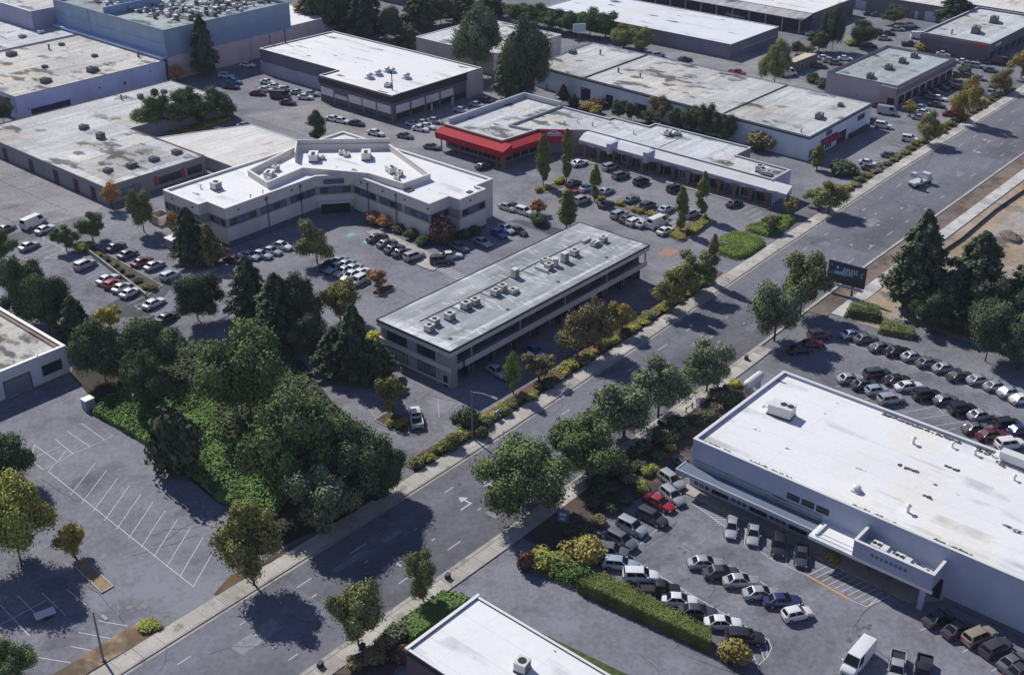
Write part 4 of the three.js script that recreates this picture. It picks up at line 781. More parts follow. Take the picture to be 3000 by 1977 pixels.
// ---- row of shops with the red mansard
{
  const red = M({ color: rgb(0.44, 0.016, 0.032), map: texWall, roughness: 0.85 }), wallM = wallMat(0.32, 0.30, 0.31), white = wallMat(0.80, 0.80, 0.82), brick = M({ color: rgb(0.26, 0.15, 0.11), map: texWall }), wood = M({ color: rgb(0.20, 0.12, 0.08), map: texWall });
  const out = [[203.2, -198.4], [203.2, -179.6], [215.2, -178.6], [219.8, -172.4], [222.6, -169], [222.6, -118.2], [230.4, -118.2], [230.8, -132.4], [237.6, -132.5], [237.4, -159.5], [234.6, -159.5], [234.6, -170.4], [233, -170.4], [233, -198.6]];
  const b = building('shop_row', 'row of shops with pale roof, red mansard corner and white fascia', out, 5.6, { parapet: 0.35, wall: wallM, roof: mat.paleRoof, cap: mat.metal, capW: 0.35 });
  part(b, 'raised_parapet', ribbon([[204.5, -198.3], [233, -198.3], [233, -186]], 0.5, 5.6, 7.0), wallMat(0.55, 0.55, 0.6));
  part(b, 'parapet_divider', [...ribbon([[232.5, -185.6], [212.4, -185.6], [213.4, -179]], 0.35, 5.6, 6.2)], wallMat(0.42, 0.42, 0.45));
  // red sloped mansard on two sides and over the corner entrance
  const A = b.face(0), B = b.face(1), C = b.face(2), D = b.face(3);
  const slope = [[0, 5.6], [0.9, 5.3], [3.2, 4.55], [3.2, 3.9], [2.9, 2.9], [0, 2.9]];
  A.part('mansard', A.sweep(-0.6, A.L + 3.0, slope), red);
  B.part('mansard', B.sweep(0, B.L + 0.2, [[0, 5.55], [0.8, 5.3], [2.9, 4.5], [2.9, 3.9], [2.6, 2.95], [0, 2.95]]), red);
  C.part('gable', [C.sweep(-0.3, C.L + 0.4, [[0, 5.9], [0.35, 5.9], [0.35, 4.4], [1.5, 3.9], [1.4, 3.0], [0, 3.0]])], M({ color: rgb(0.50, 0.022, 0.07), roughness: 0.8 }));
  { // white emblem: a hat-shaped roof over a base line
    const em = [], o = C.L / 2; for (let k = 0; k < 7; k++) { const w = 1.75 * Math.cos((k / 7) * Math.PI / 2) ** 0.7; em.push(C.box(o - w, o + w, 4.75 + k * 0.14, 4.75 + (k + 1) * 0.14 - 0.004, 0.35, 0.44)); }
    em.push(C.box(o - 2.4, o + 2.4, 4.4, 4.56, 0.35, 0.5));
    const e1 = C.part('emblem', em, white); part(e1, 'emblem_crown', [C.box(o - 0.65, o + 0.65, 5.2, 5.62, 0.44, 0.48)], M({ color: rgb(0.6, 0.2, 0.2) }));
  }
  A.part('trim_strip', A.box(0, A.L, 5.55, 5.95, 0, 0.5), wood);
  for (let k = 0; k < 6; k++) A.window(0.8 + k * 2.9, 3.4 + k * 2.9, 0.5, 2.7, 2);
  for (let k = 0; k < 4; k++) B.window(0.6 + k * 2.8, 2.9 + k * 2.8, 0.5, 2.7, 2);
  A.part('awning_post', [0, 1, 2, 3].map((k) => A.box(1 + k * 6.1, 1.25 + k * 6.1, 0, 2.9, 2.6, 2.85)), brick);
  A.part('corner_pier', [A.box(A.L + 1.6, A.L + 2.5, 0, 2.9, 1.6, 2.5)], brick);
  // white sloped fascia over the arcade, in three runs with white end blocks, and arches below
  const F = b.face(4);
  const t = (z) => z + 169;
  const run = (z0, z1, d) => {
    F.part('fascia_slope', F.sweep(t(z0), t(z1), [[0, 5.7], [d - 1.9, 5.55], [d, 4.4], [d, 4.25], [0, 4.25]]), white);
    F.part('fascia', F.box(t(z0), t(z1), 3.35, 4.25, d - 0.35, d), wallMat(0.42, 0.46, 0.58));
    F.part('soffit', F.box(t(z0), t(z1), 3.95, 4.1, 0, d - 0.36), wood);
  };
  run(-169, -160.2, 3.6); run(-159.2, -150.2, 2.9); run(-149, -113.2, 2.2);
  F.part('fascia_block', [F.box(t(-160.2), t(-159.2), 3.1, 5.6, 0, 4.2), F.box(t(-150.2), t(-149), 3.1, 5.6, 0, 3.4)], wallMat(0.55, 0.57, 0.66));
  seed(19);
  for (let k = 0; k < 13; k++) {     // brown arches between the shop bays
    const z = -167 + k * 4.1, d = z < -160 ? 3.3 : z < -150 ? 2.6 : 1.9, sh = new THREE.Shape(); sh.moveTo(-0.28, 0); sh.lineTo(0.28, 0); sh.lineTo(0.28, 1.6); sh.quadraticCurveTo(0.45, 3.0, 1.2, 3.5); sh.lineTo(-1.2, 3.5); sh.quadraticCurveTo(-0.45, 3.0, -0.28, 1.6);
    const g = new THREE.ExtrudeGeometry(sh, { depth: 0.5, bevelEnabled: false }).rotateY(-Math.PI / 2), [x, zz] = F.pt(t(z), d - 0.1);
    F.part('arch_pier', g.translate(x, 0.1, zz), k % 3 === 1 ? brick : wood);
  }
  for (let k = 0; k < 12; k++) { F.window(2.3 + k * 4.1, 5.2 + k * 4.1, 0.4, 3.0, 3, { frame: k % 4 === 2 ? white : mat.metalDark, glass: k % 3 ? mat.glass : mat.glassBlue }); F.door(5.3 + k * 4.1, 6.2 + k * 4.1, 2.3, mat.dark); }
  part(b, 'end_wall', [boxAt(222.4, 230.6, 0, 6.0, -118.2, -118.0)], wallMat(0.52, 0.58, 0.74));
  part(b, 'screen_return', [...ribbon([[219.9, -117.8], [221.2, -113.0]], 0.2, 4.3, 4.5)], white);
  part(b, 'roof_seam', [boxAt(223, 234.4, 5.6, 5.65, -149.3, -149.1)], mat.metalDark);
  units('the pale roof of the shop row', 'rooftop units on the shop row', [['wide', 233.1, -152.9, 0.3, 0.8], ['low', 234.8, -151.2, 0.3], ['cube', 225.9, -123.3, 0.2, 1.2], ['low', 225.9, -122.1, 0.2, 1.2], ['low', 225.1, -120.8, 1.6, 1.1], ['vent', 226.1, -175.1], ['vent', 226.5, -170.7], ['vent', 223.0, -176.7], ['vent', 228.2, -159.4], ['vent', 224.5, -131.1]], 5.62);
}
// ---- long blue-white warehouse behind the shops
{
  const wallM = wallMat(0.80, 0.90, 1.0);
  const out = [[257.3, -216], [252.9, -125.6], [287.3, -126.4], [288, -218]];
  const b = building('long_warehouse', 'long warehouse with pale blue walls and grey roof behind the shops', out, 5.8, { parapet: 0.25, wall: wallM, roof: mat.gravelRoof, cap: mat.darkTrim, capW: 0.2 });
  const f = b.face(0), e = b.face(1);
  part(b, 'roof_divider', [...ribbon([[255.6, -151], [287.4, -151.2]], 0.3, 5.8, 6.1), ...ribbon([[256.8, -197], [287.6, -197.6]], 0.3, 5.8, 6.1)], mat.metalDark);
  part(b, 'pale_roofing', prism([[254.0, -150.6], [253.2, -126], [287, -126.8], [287.1, -150.8]], 5.8, 5.86), mat.gravelRoof);
  f.part('gutter', [f.box(0, f.L, 5.5, 5.85, 0, 0.3)], mat.darkTrim);
  for (const [z, w, h] of [[-195.8, 3.4, 3.4], [-187.3, 2.4, 3.2], [-176.3, 3.6, 3.0]]) f.part('doorway', [f.box(216 + z - w / 2, 216 + z + w / 2, 0, h, 0, 0.08)], M({ color: rgb(0.03, 0.032, 0.05) }));
  f.part('rail', [f.box(12, 20, 3.2, 3.3, 0.3, 0.4)], mat.metalPale);
  e.part('gutter', [e.box(0, e.L, 5.5, 5.8, 0, 0.25)], M({ color: rgb(0.05, 0.10, 0.13) }));
  e.part('doorway', [e.box(15.5, 20.5, 0, 2.9, 0, 0.08)], M({ color: rgb(0.03, 0.032, 0.05) }));
  e.part('awning', e.sweep(6.3, 15, [[0, 3.5], [1.6, 2.9], [1.6, 2.6], [0, 3.1]]), M({ color: rgb(0.34, 0.03, 0.07) }));
  for (let k = 0; k < 3; k++) e.window(0.6 + k * 4.2, 4.2 + k * 4.2, 0.4, 2.5, 3, { frame: wallM });
  e.window(9, 12, 3.9, 5.1, 3, { glass: mat.glassBlue });
  e.part('wall_sign', [e.box(26.5, 30.5, 3.2, 4.6, 0, 0.1)], M({ color: rgb(0.05, 0.07, 0.12) }));
  e.part('tree_planter', [e.box(22, 33, 0, 1.0, 0.1, 0.9)], mat.metalDark);
  units('the grey roof of the long blue-white warehouse', 'rooftop units on the long warehouse', [['wide', 267.8, -131.1, 0.2, 0.9], ['low', 280.4, -131.8, 0.2], ['vent', 255.1, -129.1], ['low', 275.0, -215.3, 0, 1.2], ['vent', 279.2, -208.4, 0, 1.6], ['vent', 267.6, -193.2, 0, 1.6], ['vent', 267.7, -185.8, 0, 1.4]], 5.83, 4);
}
building('beige_store', 'beige building with pale roof half hidden by the big tree', rect(257.5, 289, -263, -231), 5.9, { parapet: 0.1, wall: wallMat(0.60, 0.52, 0.50), roof: mat.paleRoof });
{
  const b = building('long_white_roof', 'long dark-walled warehouse with smooth white roof at the top', rect(318, 347, -262, -187.8), 4.5, { parapet: 0.12, wall: wallMat(0.24, 0.22, 0.29), roof: M({ color: rgb(0.74, 0.76, 0.78), map: texWhiteRoof, roughness: 0.7 }), cap: mat.metalPale, capW: 0.2 });
  const f = b.face(2); f.part('ramp_rail', [f.box(2, 22, 1.9, 2.1, 0.02, 0.12)], mat.metal); f.part('poster', [f.box(19.5, 23.5, 0.3, 1.6, 0, 0.06)], M({ color: rgb(0.14, 0.22, 0.24) }));
}
{
  const b = building('canopy_warehouse', 'far warehouse with deep grey canopy along dark loading bays', rect(366, 396, -262, -186.2), 5.6, { parapet: 0.1, wall: wallMat(0.13, 0.13, 0.17), roof: mat.whiteRoof });
  const f = b.face(3), g = b.face(2);
  f.part('canopy', f.sweep(0, f.L, [[0, 5.6], [6.5, 4.7], [6.5, 4.5], [0, 5.2]]), mat.greyRoof);
  f.part('canopy_post', Array.from({ length: 12 }, (_, k) => f.box(1 + k * 6.4, 1.25 + k * 6.4, 0, 4.5, 6.0, 6.25)), mat.metal);
  g.part('fascia', g.box(0, g.L, 3.9, 5.6, 0, 0.15), wallMat(0.2, 0.16, 0.19));
}
{
  const wallM = wallMat(0.52, 0.44, 0.50);
  const out = rect(305.6, 343, -148.9, -127.9), b = building('mauve_store', 'mauve-walled building with four machines on its grey-green roof', out, 5.5, { parapet: 0.55, wall: wallM, roof: M({ color: rgb(0.47, 0.53, 0.53), map: texGravelRoof }), cap: mat.darkTrim, capW: 0.4 });
  const f = b.face(3), e = b.face(2);
  e.part('fascia', [e.box(0, e.L, 4.0, 5.3, 0, 0.8)], wallMat(0.30, 0.20, 0.19)); e.part('fascia_strip', [e.box(0, e.L, 3.6, 4.0, 0, 0.82), e.box(0, e.L, 5.3, 5.6, 0, 0.5)], wallMat(0.58, 0.54, 0.55));
  for (let k = 0; k < 8; k++) e.window(0.8 + k * 4.5, 4.2 + k * 4.5, 0.4, 2.9, 3);
  f.part('entrance_block', [f.box(0, 4.5, 2.7, 5.6, 0, 0.6)], wallMat(0.44, 0.38, 0.41)); f.part('doorway', [f.box(0.4, 2.4, 0, 2.7, 0, 0.07)], mat.dark);
  units('the grey-green roof of the mauve building', 'rooftop units on the mauve building', [['wide', 310.0, -138.1, 0.2, 0.9], ['wide', 321.5, -138.2, 0.2, 0.9], ['wide', 330.4, -138.2, 0.2, 0.9], ['wide', 337.9, -138.0, 0.2, 0.9]], 5.52, 4);
}
{
  const out = rect(366.4, 411, -148.6, -126.6), b = building('corner_store', 'dark-walled building with pale roof at the top right edge', out, 5.2, { parapet: 0.5, wall: wallMat(0.17, 0.155, 0.21), roof: mat.paleRoof, cap: mat.metal, capW: 0.4 });
  const f = b.face(3), e = b.face(2);
  f.part('fascia', [f.box(0, f.L, 4.2, 5.4, 0, 0.4)], wallMat(0.24, 0.21, 0.22)); f.part('red_sign', [f.box(0.8, 4.4, 4.4, 5.2, 0.4, 0.5)], M({ color: rgb(0.55, 0.06, 0.06) })); e.part('white_sign', [e.box(36, 40, 4.0, 4.8, 0, 0.15)], mat.metalPale);
  for (let k = 0; k < 8; k++) e.window(1 + k * 5.4, 5 + k * 5.4, 0.5, 2.8, 3);
  units('the pale roof at the top right edge', 'rooftop units at the top right edge', [['wide', 378.7, -136.2, 0.2, 1.3], ['wide', 395.6, -137.0, 0.2, 1.3], ['vent', 372.0, -141.1, 0, 1.6]], 5.22, 4);
}
{
  const b = building('cream_hall', 'far hall with cream roof and white roller doors at the top right', rect(404.5, 480, -215, -157.6), 5.2, { parapet: 0.2, wall: wallMat(0.20, 0.20, 0.24), roof: mat.rustRoof });
  const f = b.face(3); f.part('white_door', [f.box(2.2, 6.2, 0, 3.2, 0, 0.1), f.box(8.6, 9.8, 0, 2.6, 0, 0.1), f.box(28, 32, 0, 3.2, 0, 0.1)], wallMat(0.55, 0.62, 0.75));
  building('cream_annex', 'far cream flat roof behind the dark building at the top right', rect(414.5, 480, -157, -90), 5.2, { parapet: 0.2, wall: wallMat(0.20, 0.20, 0.24), roof: mat.rustRoof });
}
{
  const b = building('yellow_shed', 'small dark shed with pale yellow roof between trees', [[315.6, -168.3], [317.6, -165.1], [330.6, -164.8], [329, -168.5]], 3.3, { parapet: 0.02, wall: wallMat(0.16, 0.14, 0.15), roof: M({ color: rgb(0.62, 0.56, 0.40), map: texWhiteRoof }), cap: null });
  b.face(1).door(3, 4.4, 2.2, mat.dark);
}

// ---------------------------------------------------------------- trees, shrubs, hedges
const leafM = (r, g, b) => new THREE.MeshPhysicalMaterial({ color: rgb(r * 2.0, g * 2.12, b * 1.68), roughness: 0.9, specularIntensity: 0.2, vertexColors: true, side: THREE.DoubleSide });
const leaf = {
  olive: leafM(0.124, 0.128, 0.064), green: leafM(0.084, 0.105, 0.052), deep: leafM(0.060, 0.080, 0.047), dark: leafM(0.056, 0.066, 0.047), conifer: leafM(0.056, 0.068, 0.050), grey: leafM(0.100, 0.115, 0.080),
  lime: leafM(0.180, 0.175, 0.055), brown: leafM(0.130, 0.106, 0.070), orange: leafM(0.27, 0.15, 0.075), rust: leafM(0.22, 0.115, 0.085), yellow: leafM(0.30, 0.245, 0.06), gold: leafM(0.195, 0.155, 0.06), maroon: leafM(0.085, 0.048, 0.048), ochre: leafM(0.135, 0.125, 0.056), poplar: leafM(0.105, 0.112, 0.046), ivy: leafM(0.086, 0.135, 0.050), bright: leafM(0.118, 0.155, 0.048), hedge: leafM(0.108, 0.120, 0.046),
};
// leaf clumps gathered as bent quads with their own tint
class Leaves {
  constructor() { this.p = []; this.n = []; this.c = []; }
  add(x, y, z, nx, ny, nz, s, tint) {
    const N = V(nx + rr(-0.7, 0.7), ny + rr(-0.5, 0.8), nz + rr(-0.7, 0.7)).normalize(), T = V(rr(-1, 1), rr(-1, 1), rr(-1, 1)).cross(N).normalize(), B = N.clone().cross(T);
    const w = s * rr(0.35, 0.55), l = s * rr(0.5, 0.75), bend = s * rr(0.08, 0.25);
    const at = (a, b, k) => [x + T.x * a + B.x * b - N.x * k, y + T.y * a + B.y * b - N.y * k, z + T.z * a + B.z * b - N.z * k];
    const A = at(0, -l, bend), C = at(0, l, bend), D = at(-w, 0, 0), E = at(w, 0, 0);
    const q = clamp(tint * rr(0.72, 1.28), 0, 3), r = q * rr(0.9, 1.12), b = q * rr(0.85, 1.1);
    for (const v of [A, E, C, A, C, D]) { this.p.push(v[0], v[1], v[2]); this.n.push(N.x, N.y, N.z); this.c.push(r, q, b); }
  }
  blob(x, y, z, rx, ry, rz, tint = 0.7, detail = 1) {       // leafy inner mass so that a crown is not hollow
    const g = new THREE.IcosahedronGeometry(1, detail), a = g.attributes.position;
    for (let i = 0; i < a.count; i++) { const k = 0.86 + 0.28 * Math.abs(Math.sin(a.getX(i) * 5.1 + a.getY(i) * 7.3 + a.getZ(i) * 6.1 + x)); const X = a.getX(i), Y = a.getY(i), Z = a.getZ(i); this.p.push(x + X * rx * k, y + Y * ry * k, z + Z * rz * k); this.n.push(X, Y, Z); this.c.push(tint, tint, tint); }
  }
  geo() {
    const g = new THREE.BufferGeometry();
    g.setAttribute('position', new THREE.Float32BufferAttribute(this.p, 3)); g.setAttribute('normal', new THREE.Float32BufferAttribute(this.n, 3)); g.setAttribute('color', new THREE.Float32BufferAttribute(this.c, 3));
    return g;
  }
}
const dirOn = () => { const u = rr(-1, 1), a = rr(0, Math.PI * 2), r = Math.sqrt(1 - u * u); return V(Math.cos(a) * r, u, Math.sin(a) * r); };
// prototypes of unit height and unit width; nominal size in metres sets the leaf size
function crownGeo(shape, s, nomW, nomH, leafSize, count) {
  seed(s);
  const L = new Leaves(), lobes = [];
  const sx = 1 / nomW, sy = 1 / nomH;
  if (shape === 'round' || shape === 'wide' || shape === 'ragged') {
    const cb = shape === 'wide' ? 0.12 : 0.15, n = shape === 'ragged' ? 19 : shape === 'wide' ? 34 : 24, cy = (cb + 1) / 2, hy = (1 - cb) / 2;
    for (let k = 0; k < n; k++) {
      const d = dirOn(), q = shape === 'ragged' ? rr(0.3, 1.0) : rr(0.4, 0.92), r = shape === 'ragged' ? rr(0.10, 0.2) : shape === 'wide' ? rr(0.09, 0.19) : rr(0.11, 0.21);
      lobes.push({ x: d.x * q * 0.5, y: cy + d.y * q * hy * (d.y < 0 ? 0.85 : 1), z: d.z * q * 0.5, r, t: rr(0.78, 1.2) });
    }
    lobes.push({ x: 0, y: cy, z: 0, r: 0.30, t: 0.9 });
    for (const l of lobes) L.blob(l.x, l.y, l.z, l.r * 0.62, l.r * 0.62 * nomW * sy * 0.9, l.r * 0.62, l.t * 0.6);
    for (let k = 0; k < count; k++) {
      const l = pick(lobes), d = dirOn(), q = l.r * (rnd() < 0.12 ? rr(1.1, 1.4) : rr(0.6, 1.12)), x = l.x + d.x * q, y = l.y + d.y * q * nomW * sy * 0.9, z = l.z + d.z * q;
      L.add(x * nomW, y * nomH, z * nomW, d.x, d.y, d.z, leafSize, l.t);
    }
  } else if (shape === 'column') {
    for (let k = 0; k < 26; k++) { const t = Math.pow(rnd(), 0.9), w = 0.5 * Math.pow(Math.sin(Math.PI * clamp(0.08 + t * 0.9, 0, 1)), 0.7) * (t > 0.55 ? 1 - (t - 0.55) * 0.9 : 1), a = rr(0, 6.28); lobes.push({ x: Math.cos(a) * w * 0.45, y: 0.16 + t * 0.80, z: Math.sin(a) * w * 0.45, r: 0.12 + w * 0.42, t: rr(0.75, 1.2) }); }
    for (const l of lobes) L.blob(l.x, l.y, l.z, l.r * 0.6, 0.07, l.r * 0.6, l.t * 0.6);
    for (let k = 0; k < count; k++) { const l = pick(lobes), d = dirOn(), q = l.r * rr(0.6, 1.1); L.add((l.x + d.x * q) * nomW, clamp(l.y + d.y * 0.075 * rr(0.6, 1.5), 0.1, 1.0) * nomH, (l.z + d.z * q) * nomW, d.x, d.y + 0.4, d.z, leafSize, l.t); }
  } else if (shape === 'cone' || shape === 'spire') {
    const br = [];
    const nB = 84;
    for (let k = 0; k < nB; k++) { const t = Math.pow(k / nB, 0.85), R = 0.5 * Math.pow(1 - t, shape === 'spire' ? 0.75 : 0.62) * rr(0.5, 1.12) * (t < 0.12 ? 0.6 + t * 3.3 : 1) + 0.03; br.push({ y: 0.12 + t * 0.86, R, a: k * 2.399 + rr(-0.3, 0.3), t: rr(0.75, 1.25) }); }
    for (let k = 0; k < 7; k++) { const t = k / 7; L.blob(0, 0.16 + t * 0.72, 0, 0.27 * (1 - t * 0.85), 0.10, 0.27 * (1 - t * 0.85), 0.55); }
    for (let k = 0; k < count; k++) {
      const b = br[Math.floor(Math.pow(rnd(), 1.25) * nB)], q = Math.sqrt(rnd()), x = Math.cos(b.a) * b.R * q + rr(-0.07, 0.07) * (1.2 - b.y), z = Math.sin(b.a) * b.R * q + rr(-0.07, 0.07) * (1.2 - b.y), y = b.y - q * q * 0.05 + rr(-0.035, 0.035);
      L.add(x * nomW, Math.max(0.02, y) * nomH, z * nomW, Math.cos(b.a) * 0.6, 0.7, Math.sin(b.a) * 0.6, leafSize, b.t);
    }
  } else {      // 'shrub': sits on the ground
    for (let k = 0; k < 9; k++) { const d = dirOn(), q = rr(0.2, 0.6); lobes.push({ x: d.x * q * 0.5, y: 0.45 + d.y * 0.22, z: d.z * q * 0.5, r: rr(0.2, 0.3), t: rr(0.75, 1.25) }); }
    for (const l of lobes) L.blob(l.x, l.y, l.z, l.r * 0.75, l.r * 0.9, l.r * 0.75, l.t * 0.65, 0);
    for (let k = 0; k < count; k++) { const l = pick(lobes), d = dirOn(), q = l.r * rr(0.7, 1.1); L.add((l.x + d.x * q) * nomW, clamp(l.y + d.y * q * 1.2, 0.02, 1) * nomH, (l.z + d.z * q) * nomW, d.x, d.y, d.z, leafSize, l.t); }
  }
  const g = L.geo(), p = g.attributes.position;
  // the inner blobs are already in unit space; leaves are in metres and come after them
  const nb = p.count - count * 6, rs = [], ys = [];
  for (let i = nb; i < p.count; i++) p.setXYZ(i, p.getX(i) * sx, p.getY(i) * sy, p.getZ(i) * sx);
  for (let i = nb; i < p.count; i += 6) { rs.push(Math.hypot(p.getX(i), p.getZ(i))); ys.push(p.getY(i)); }
  rs.sort((a, b) => a - b); ys.sort((a, b) => a - b);
  const kr = 0.5 / rs[Math.floor(rs.length * 0.965)], ky = 1 / ys[Math.floor(ys.length * 0.995)];
  g.scale(kr, ky, kr);
  return g;
}
function trunkGeo(shape, s, nomW, nomH) {
  seed(s);
  const gs = [], top = shape === 'round' || shape === 'wide' || shape === 'ragged' ? 0.5 : 0.85, r = shape === 'column' ? 0.10 : 0.17;
  gs.push(new THREE.CylinderGeometry(r * 0.45 / nomW, r / nomW, top, 7).translate(0, top / 2 - 0.01, 0));
  if (top < 0.6) for (let k = 0; k < 6; k++) {
    const a = k * 1.05 + rr(-0.3, 0.3), y = rr(0.2, 0.42), c = new THREE.QuadraticBezierCurve3(V(0, y, 0), V(Math.cos(a) * 0.12, y + 0.14, Math.sin(a) * 0.12), V(Math.cos(a) * rr(0.2, 0.32), y + rr(0.25, 0.4), Math.sin(a) * rr(0.2, 0.32)));
    gs.push(new THREE.TubeGeometry(c, 5, r * 0.35 / nomW, 5));
  }
  return merged(gs);
}
const treeKinds = {   // shape, nominal width, height, leaf size, leaves, seeds
  broad: ['round', 7, 8, 0.26, 10500, [1, 2, 3, 31]], ragged: ['ragged', 7, 8, 0.27, 8000, [4, 5, 6, 32]], big: ['wide', 12, 11, 0.31, 24000, [7, 8, 9, 33]], small: ['ragged', 4, 5, 0.22, 3400, [10, 11, 34]],
  column: ['column', 2.6, 9, 0.22, 4200, [12, 13, 14]], conifer: ['cone', 7, 13, 0.32, 13500, [15, 16, 17, 35]], spire: ['spire', 4.5, 12, 0.32, 7500, [18, 19]], shrub: ['shrub', 1.8, 1.3, 0.17, 650, [20, 21, 22]], bush: ['shrub', 3.2, 2.4, 0.22, 1700, [23, 24]],
};
const crownCache = {}, trunkCache = {}, treeCount = {};
// kind, leaf colour, base x, z, height, width, label, group
function tree(kind, tint, x, z, h, w, label, group, cat) {
  const [shape, nw, nh, ls, n, seeds] = treeKinds[kind], i = (treeCount[kind] = (treeCount[kind] ?? -1) + 1) % seeds.length, key = kind + i;
  const isShrub = shape === 'shrub';
  w *= { round: 0.8, ragged: 0.82, wide: 0.82, cone: 0.88, spire: 0.9, column: 0.95 }[shape] ?? 1;
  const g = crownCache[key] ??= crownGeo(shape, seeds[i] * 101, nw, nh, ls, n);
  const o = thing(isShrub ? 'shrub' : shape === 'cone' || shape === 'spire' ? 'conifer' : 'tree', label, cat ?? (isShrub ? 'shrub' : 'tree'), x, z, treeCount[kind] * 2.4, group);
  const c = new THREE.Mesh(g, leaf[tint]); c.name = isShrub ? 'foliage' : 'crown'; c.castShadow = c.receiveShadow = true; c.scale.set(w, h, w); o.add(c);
  if (!isShrub) { const t = new THREE.Mesh(trunkCache[key] ??= trunkGeo(shape, seeds[i] * 77, nw, nh), mat.bark); t.name = 'trunk'; t.castShadow = true; t.scale.set(w, h, w); o.add(t); }
  return o;
}
// leaves over the top and sides of a clipped or creeping mass
function leafMass(name, label, cat, pts, height, tint, { size = 0.3, density = 9, bump = 0.15, kind, inner = 0.8, y0 = 0, round = 0 } = {}) {
  const cx = pts.reduce((s, p) => s + p[0], 0) / pts.length, cz = pts.reduce((s, p) => s + p[1], 0) / pts.length;
  seed(Math.floor(Math.abs(cx * 31 + cz * 17)));
  const L = new Leaves(), xs = pts.map((p) => p[0]), zs = pts.map((p) => p[1]), x0 = Math.min(...xs), x1 = Math.max(...xs), z0 = Math.min(...zs), z1 = Math.max(...zs);
  const edge = (x, z) => { let m = 1e9; pts.forEach(([ax, az], i) => { const [bx, bz] = pts[(i + 1) % pts.length], t = clamp(((x - ax) * (bx - ax) + (z - az) * (bz - az)) / ((bx - ax) ** 2 + (bz - az) ** 2), 0, 1); m = Math.min(m, Math.hypot(x - lerp(ax, bx, t), z - lerp(az, bz, t))); }); return m; };
  const H = typeof height === 'function' ? height : round ? (x, z) => height * (0.3 + 0.7 * Math.sqrt(Math.min(1, edge(x, z) / round))) * (1 + 0.12 * Math.sin(x * 1.7) * Math.sin(z * 2.1)) : () => height;
  const N = Math.floor((x1 - x0) * (z1 - z0) * density), tn = (x, z) => 0.85 + 0.3 * Math.sin(x * 0.9 + Math.sin(z * 0.7) * 2) * Math.sin(z * 0.8 + 1.3);
  for (let k = 0; k < N; k++) { const x = rr(x0, x1), z = rr(z0, z1); if (!inside(pts, x, z)) continue; L.add(x - cx, y0 + H(x, z) * (1 + rr(-bump, bump * 0.5)) + rr(-size, size) * 0.3, z - cz, 0, 1, 0, size, tn(x, z)); }
  pts.forEach(([ax, az], i) => {
    const [bx, bz] = pts[(i + 1) % pts.length], len = Math.hypot(bx - ax, bz - az), s = area(pts) > 0 ? 1 : -1, nx = (bz - az) / len * s, nz = -(bx - ax) / len * s;
    const hm = H((ax + bx) / 2, (az + bz) / 2), n = Math.floor(len * hm * density * 1.1);
    for (let k = 0; k < n; k++) { const t = rnd(), x = lerp(ax, bx, t), z = lerp(az, bz, t); L.add(x - cx + nx * rr(-0.12, 0.05), y0 + rr(0, 1) * H(x, z), z - cz + nz * rr(-0.12, 0.05), nx, 0.2, nz, size, tn(x, z)); }
  });
  const o = new THREE.Group(); o.name = numbered(name); o.position.set(cx, 0, cz); scene.add(o); tag(o, label, cat, null, kind);
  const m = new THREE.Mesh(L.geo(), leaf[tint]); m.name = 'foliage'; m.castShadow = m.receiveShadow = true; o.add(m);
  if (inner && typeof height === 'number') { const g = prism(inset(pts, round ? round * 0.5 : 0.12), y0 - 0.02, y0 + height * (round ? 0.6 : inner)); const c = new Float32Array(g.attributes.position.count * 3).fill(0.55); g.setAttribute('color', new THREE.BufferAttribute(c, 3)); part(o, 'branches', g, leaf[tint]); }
  return o;
}
const T = tree;
// street trees, near side
T('broad', 'olive', 69.0, -84.2, 9.1, 7.4, 'olive green street tree on the pavement beside the bottom roof', 'street trees');
T('ragged', 'olive', 79.7, -84.0, 7.5, 5.2, 'small olive street tree between the driveway and the grass patch');
T('big', 'green', 101.8, -86.5, 10.9, 15, 'largest leafy street tree in front of the dark shrubs');
T('big', 'green', 114.6, -85.2, 9.2, 13, 'broad green street tree right behind the largest leafy one');
T('broad', 'grey', 126.4, -87.3, 9.1, 12, 'hazy grey-green street tree, third of the row by the store');
T('broad', 'grey', 134.2, -86.4, 10.2, 11.2, 'grey-green street tree, fourth of the row by the store');
T('broad', 'grey', 145.9, -85.0, 8.5, 9.6, 'dark grey-green street tree, last of the row by the store');
T('broad', 'grey', 168.2, -85.5, 11.0, 11, 'nearer of two street trees beside the billboard');
T('broad', 'olive', 179.7, -86.8, 12.1, 11, 'farther of two street trees beside the billboard');
// street trees, far side
T('broad', 'ochre', 67.8, -102.4, 12.4, 9.6, 'browning green tree at the corner of the empty parking lot');
T('ragged', 'brown', 140.8, -107.7, 9.8, 8.6, 'brown-leaved tree in front of the middle of the two-storey office');
T('ragged', 'brown', 144.6, -106.9, 10.2, 7.4, 'taller brown-green tree in front of the two-storey office');
T('small', 'gold', 152.7, -107.0, 5.9, 6.0, 'golden-topped tree at the right end of the two-storey office');
T('ragged', 'ochre', 166.7, -105.7, 9.0, 9.8, 'olive-brown tree beside the driveway of the two-storey office');
T('ragged', 'olive', 174.2, -106.6, 8.3, 8.6, 'thin olive tree beside the slim brown-topped street tree');
T('column', 'brown', 180.2, -106.2, 10.2, 2.6, 'slim brown-topped tree on a bare stem at the driveway');
T('small', 'bright', 124.8, -108.2, 7.6, 3.6, 'small bright green tree in front of the two-storey office');
T('small', 'brown', 130.7, -107.7, 5.1, 6.6, 'rusty brown small tree beside the bright green one');
T('small', 'ochre', 107.9, -118.6, 6.5, 5.8, 'small yellowing tree on the triangular island');
T('bush', 'dark', 112.2, -106.9, 3.5, 4.2, 'dark round bush at the kerb of the corner parking lot');
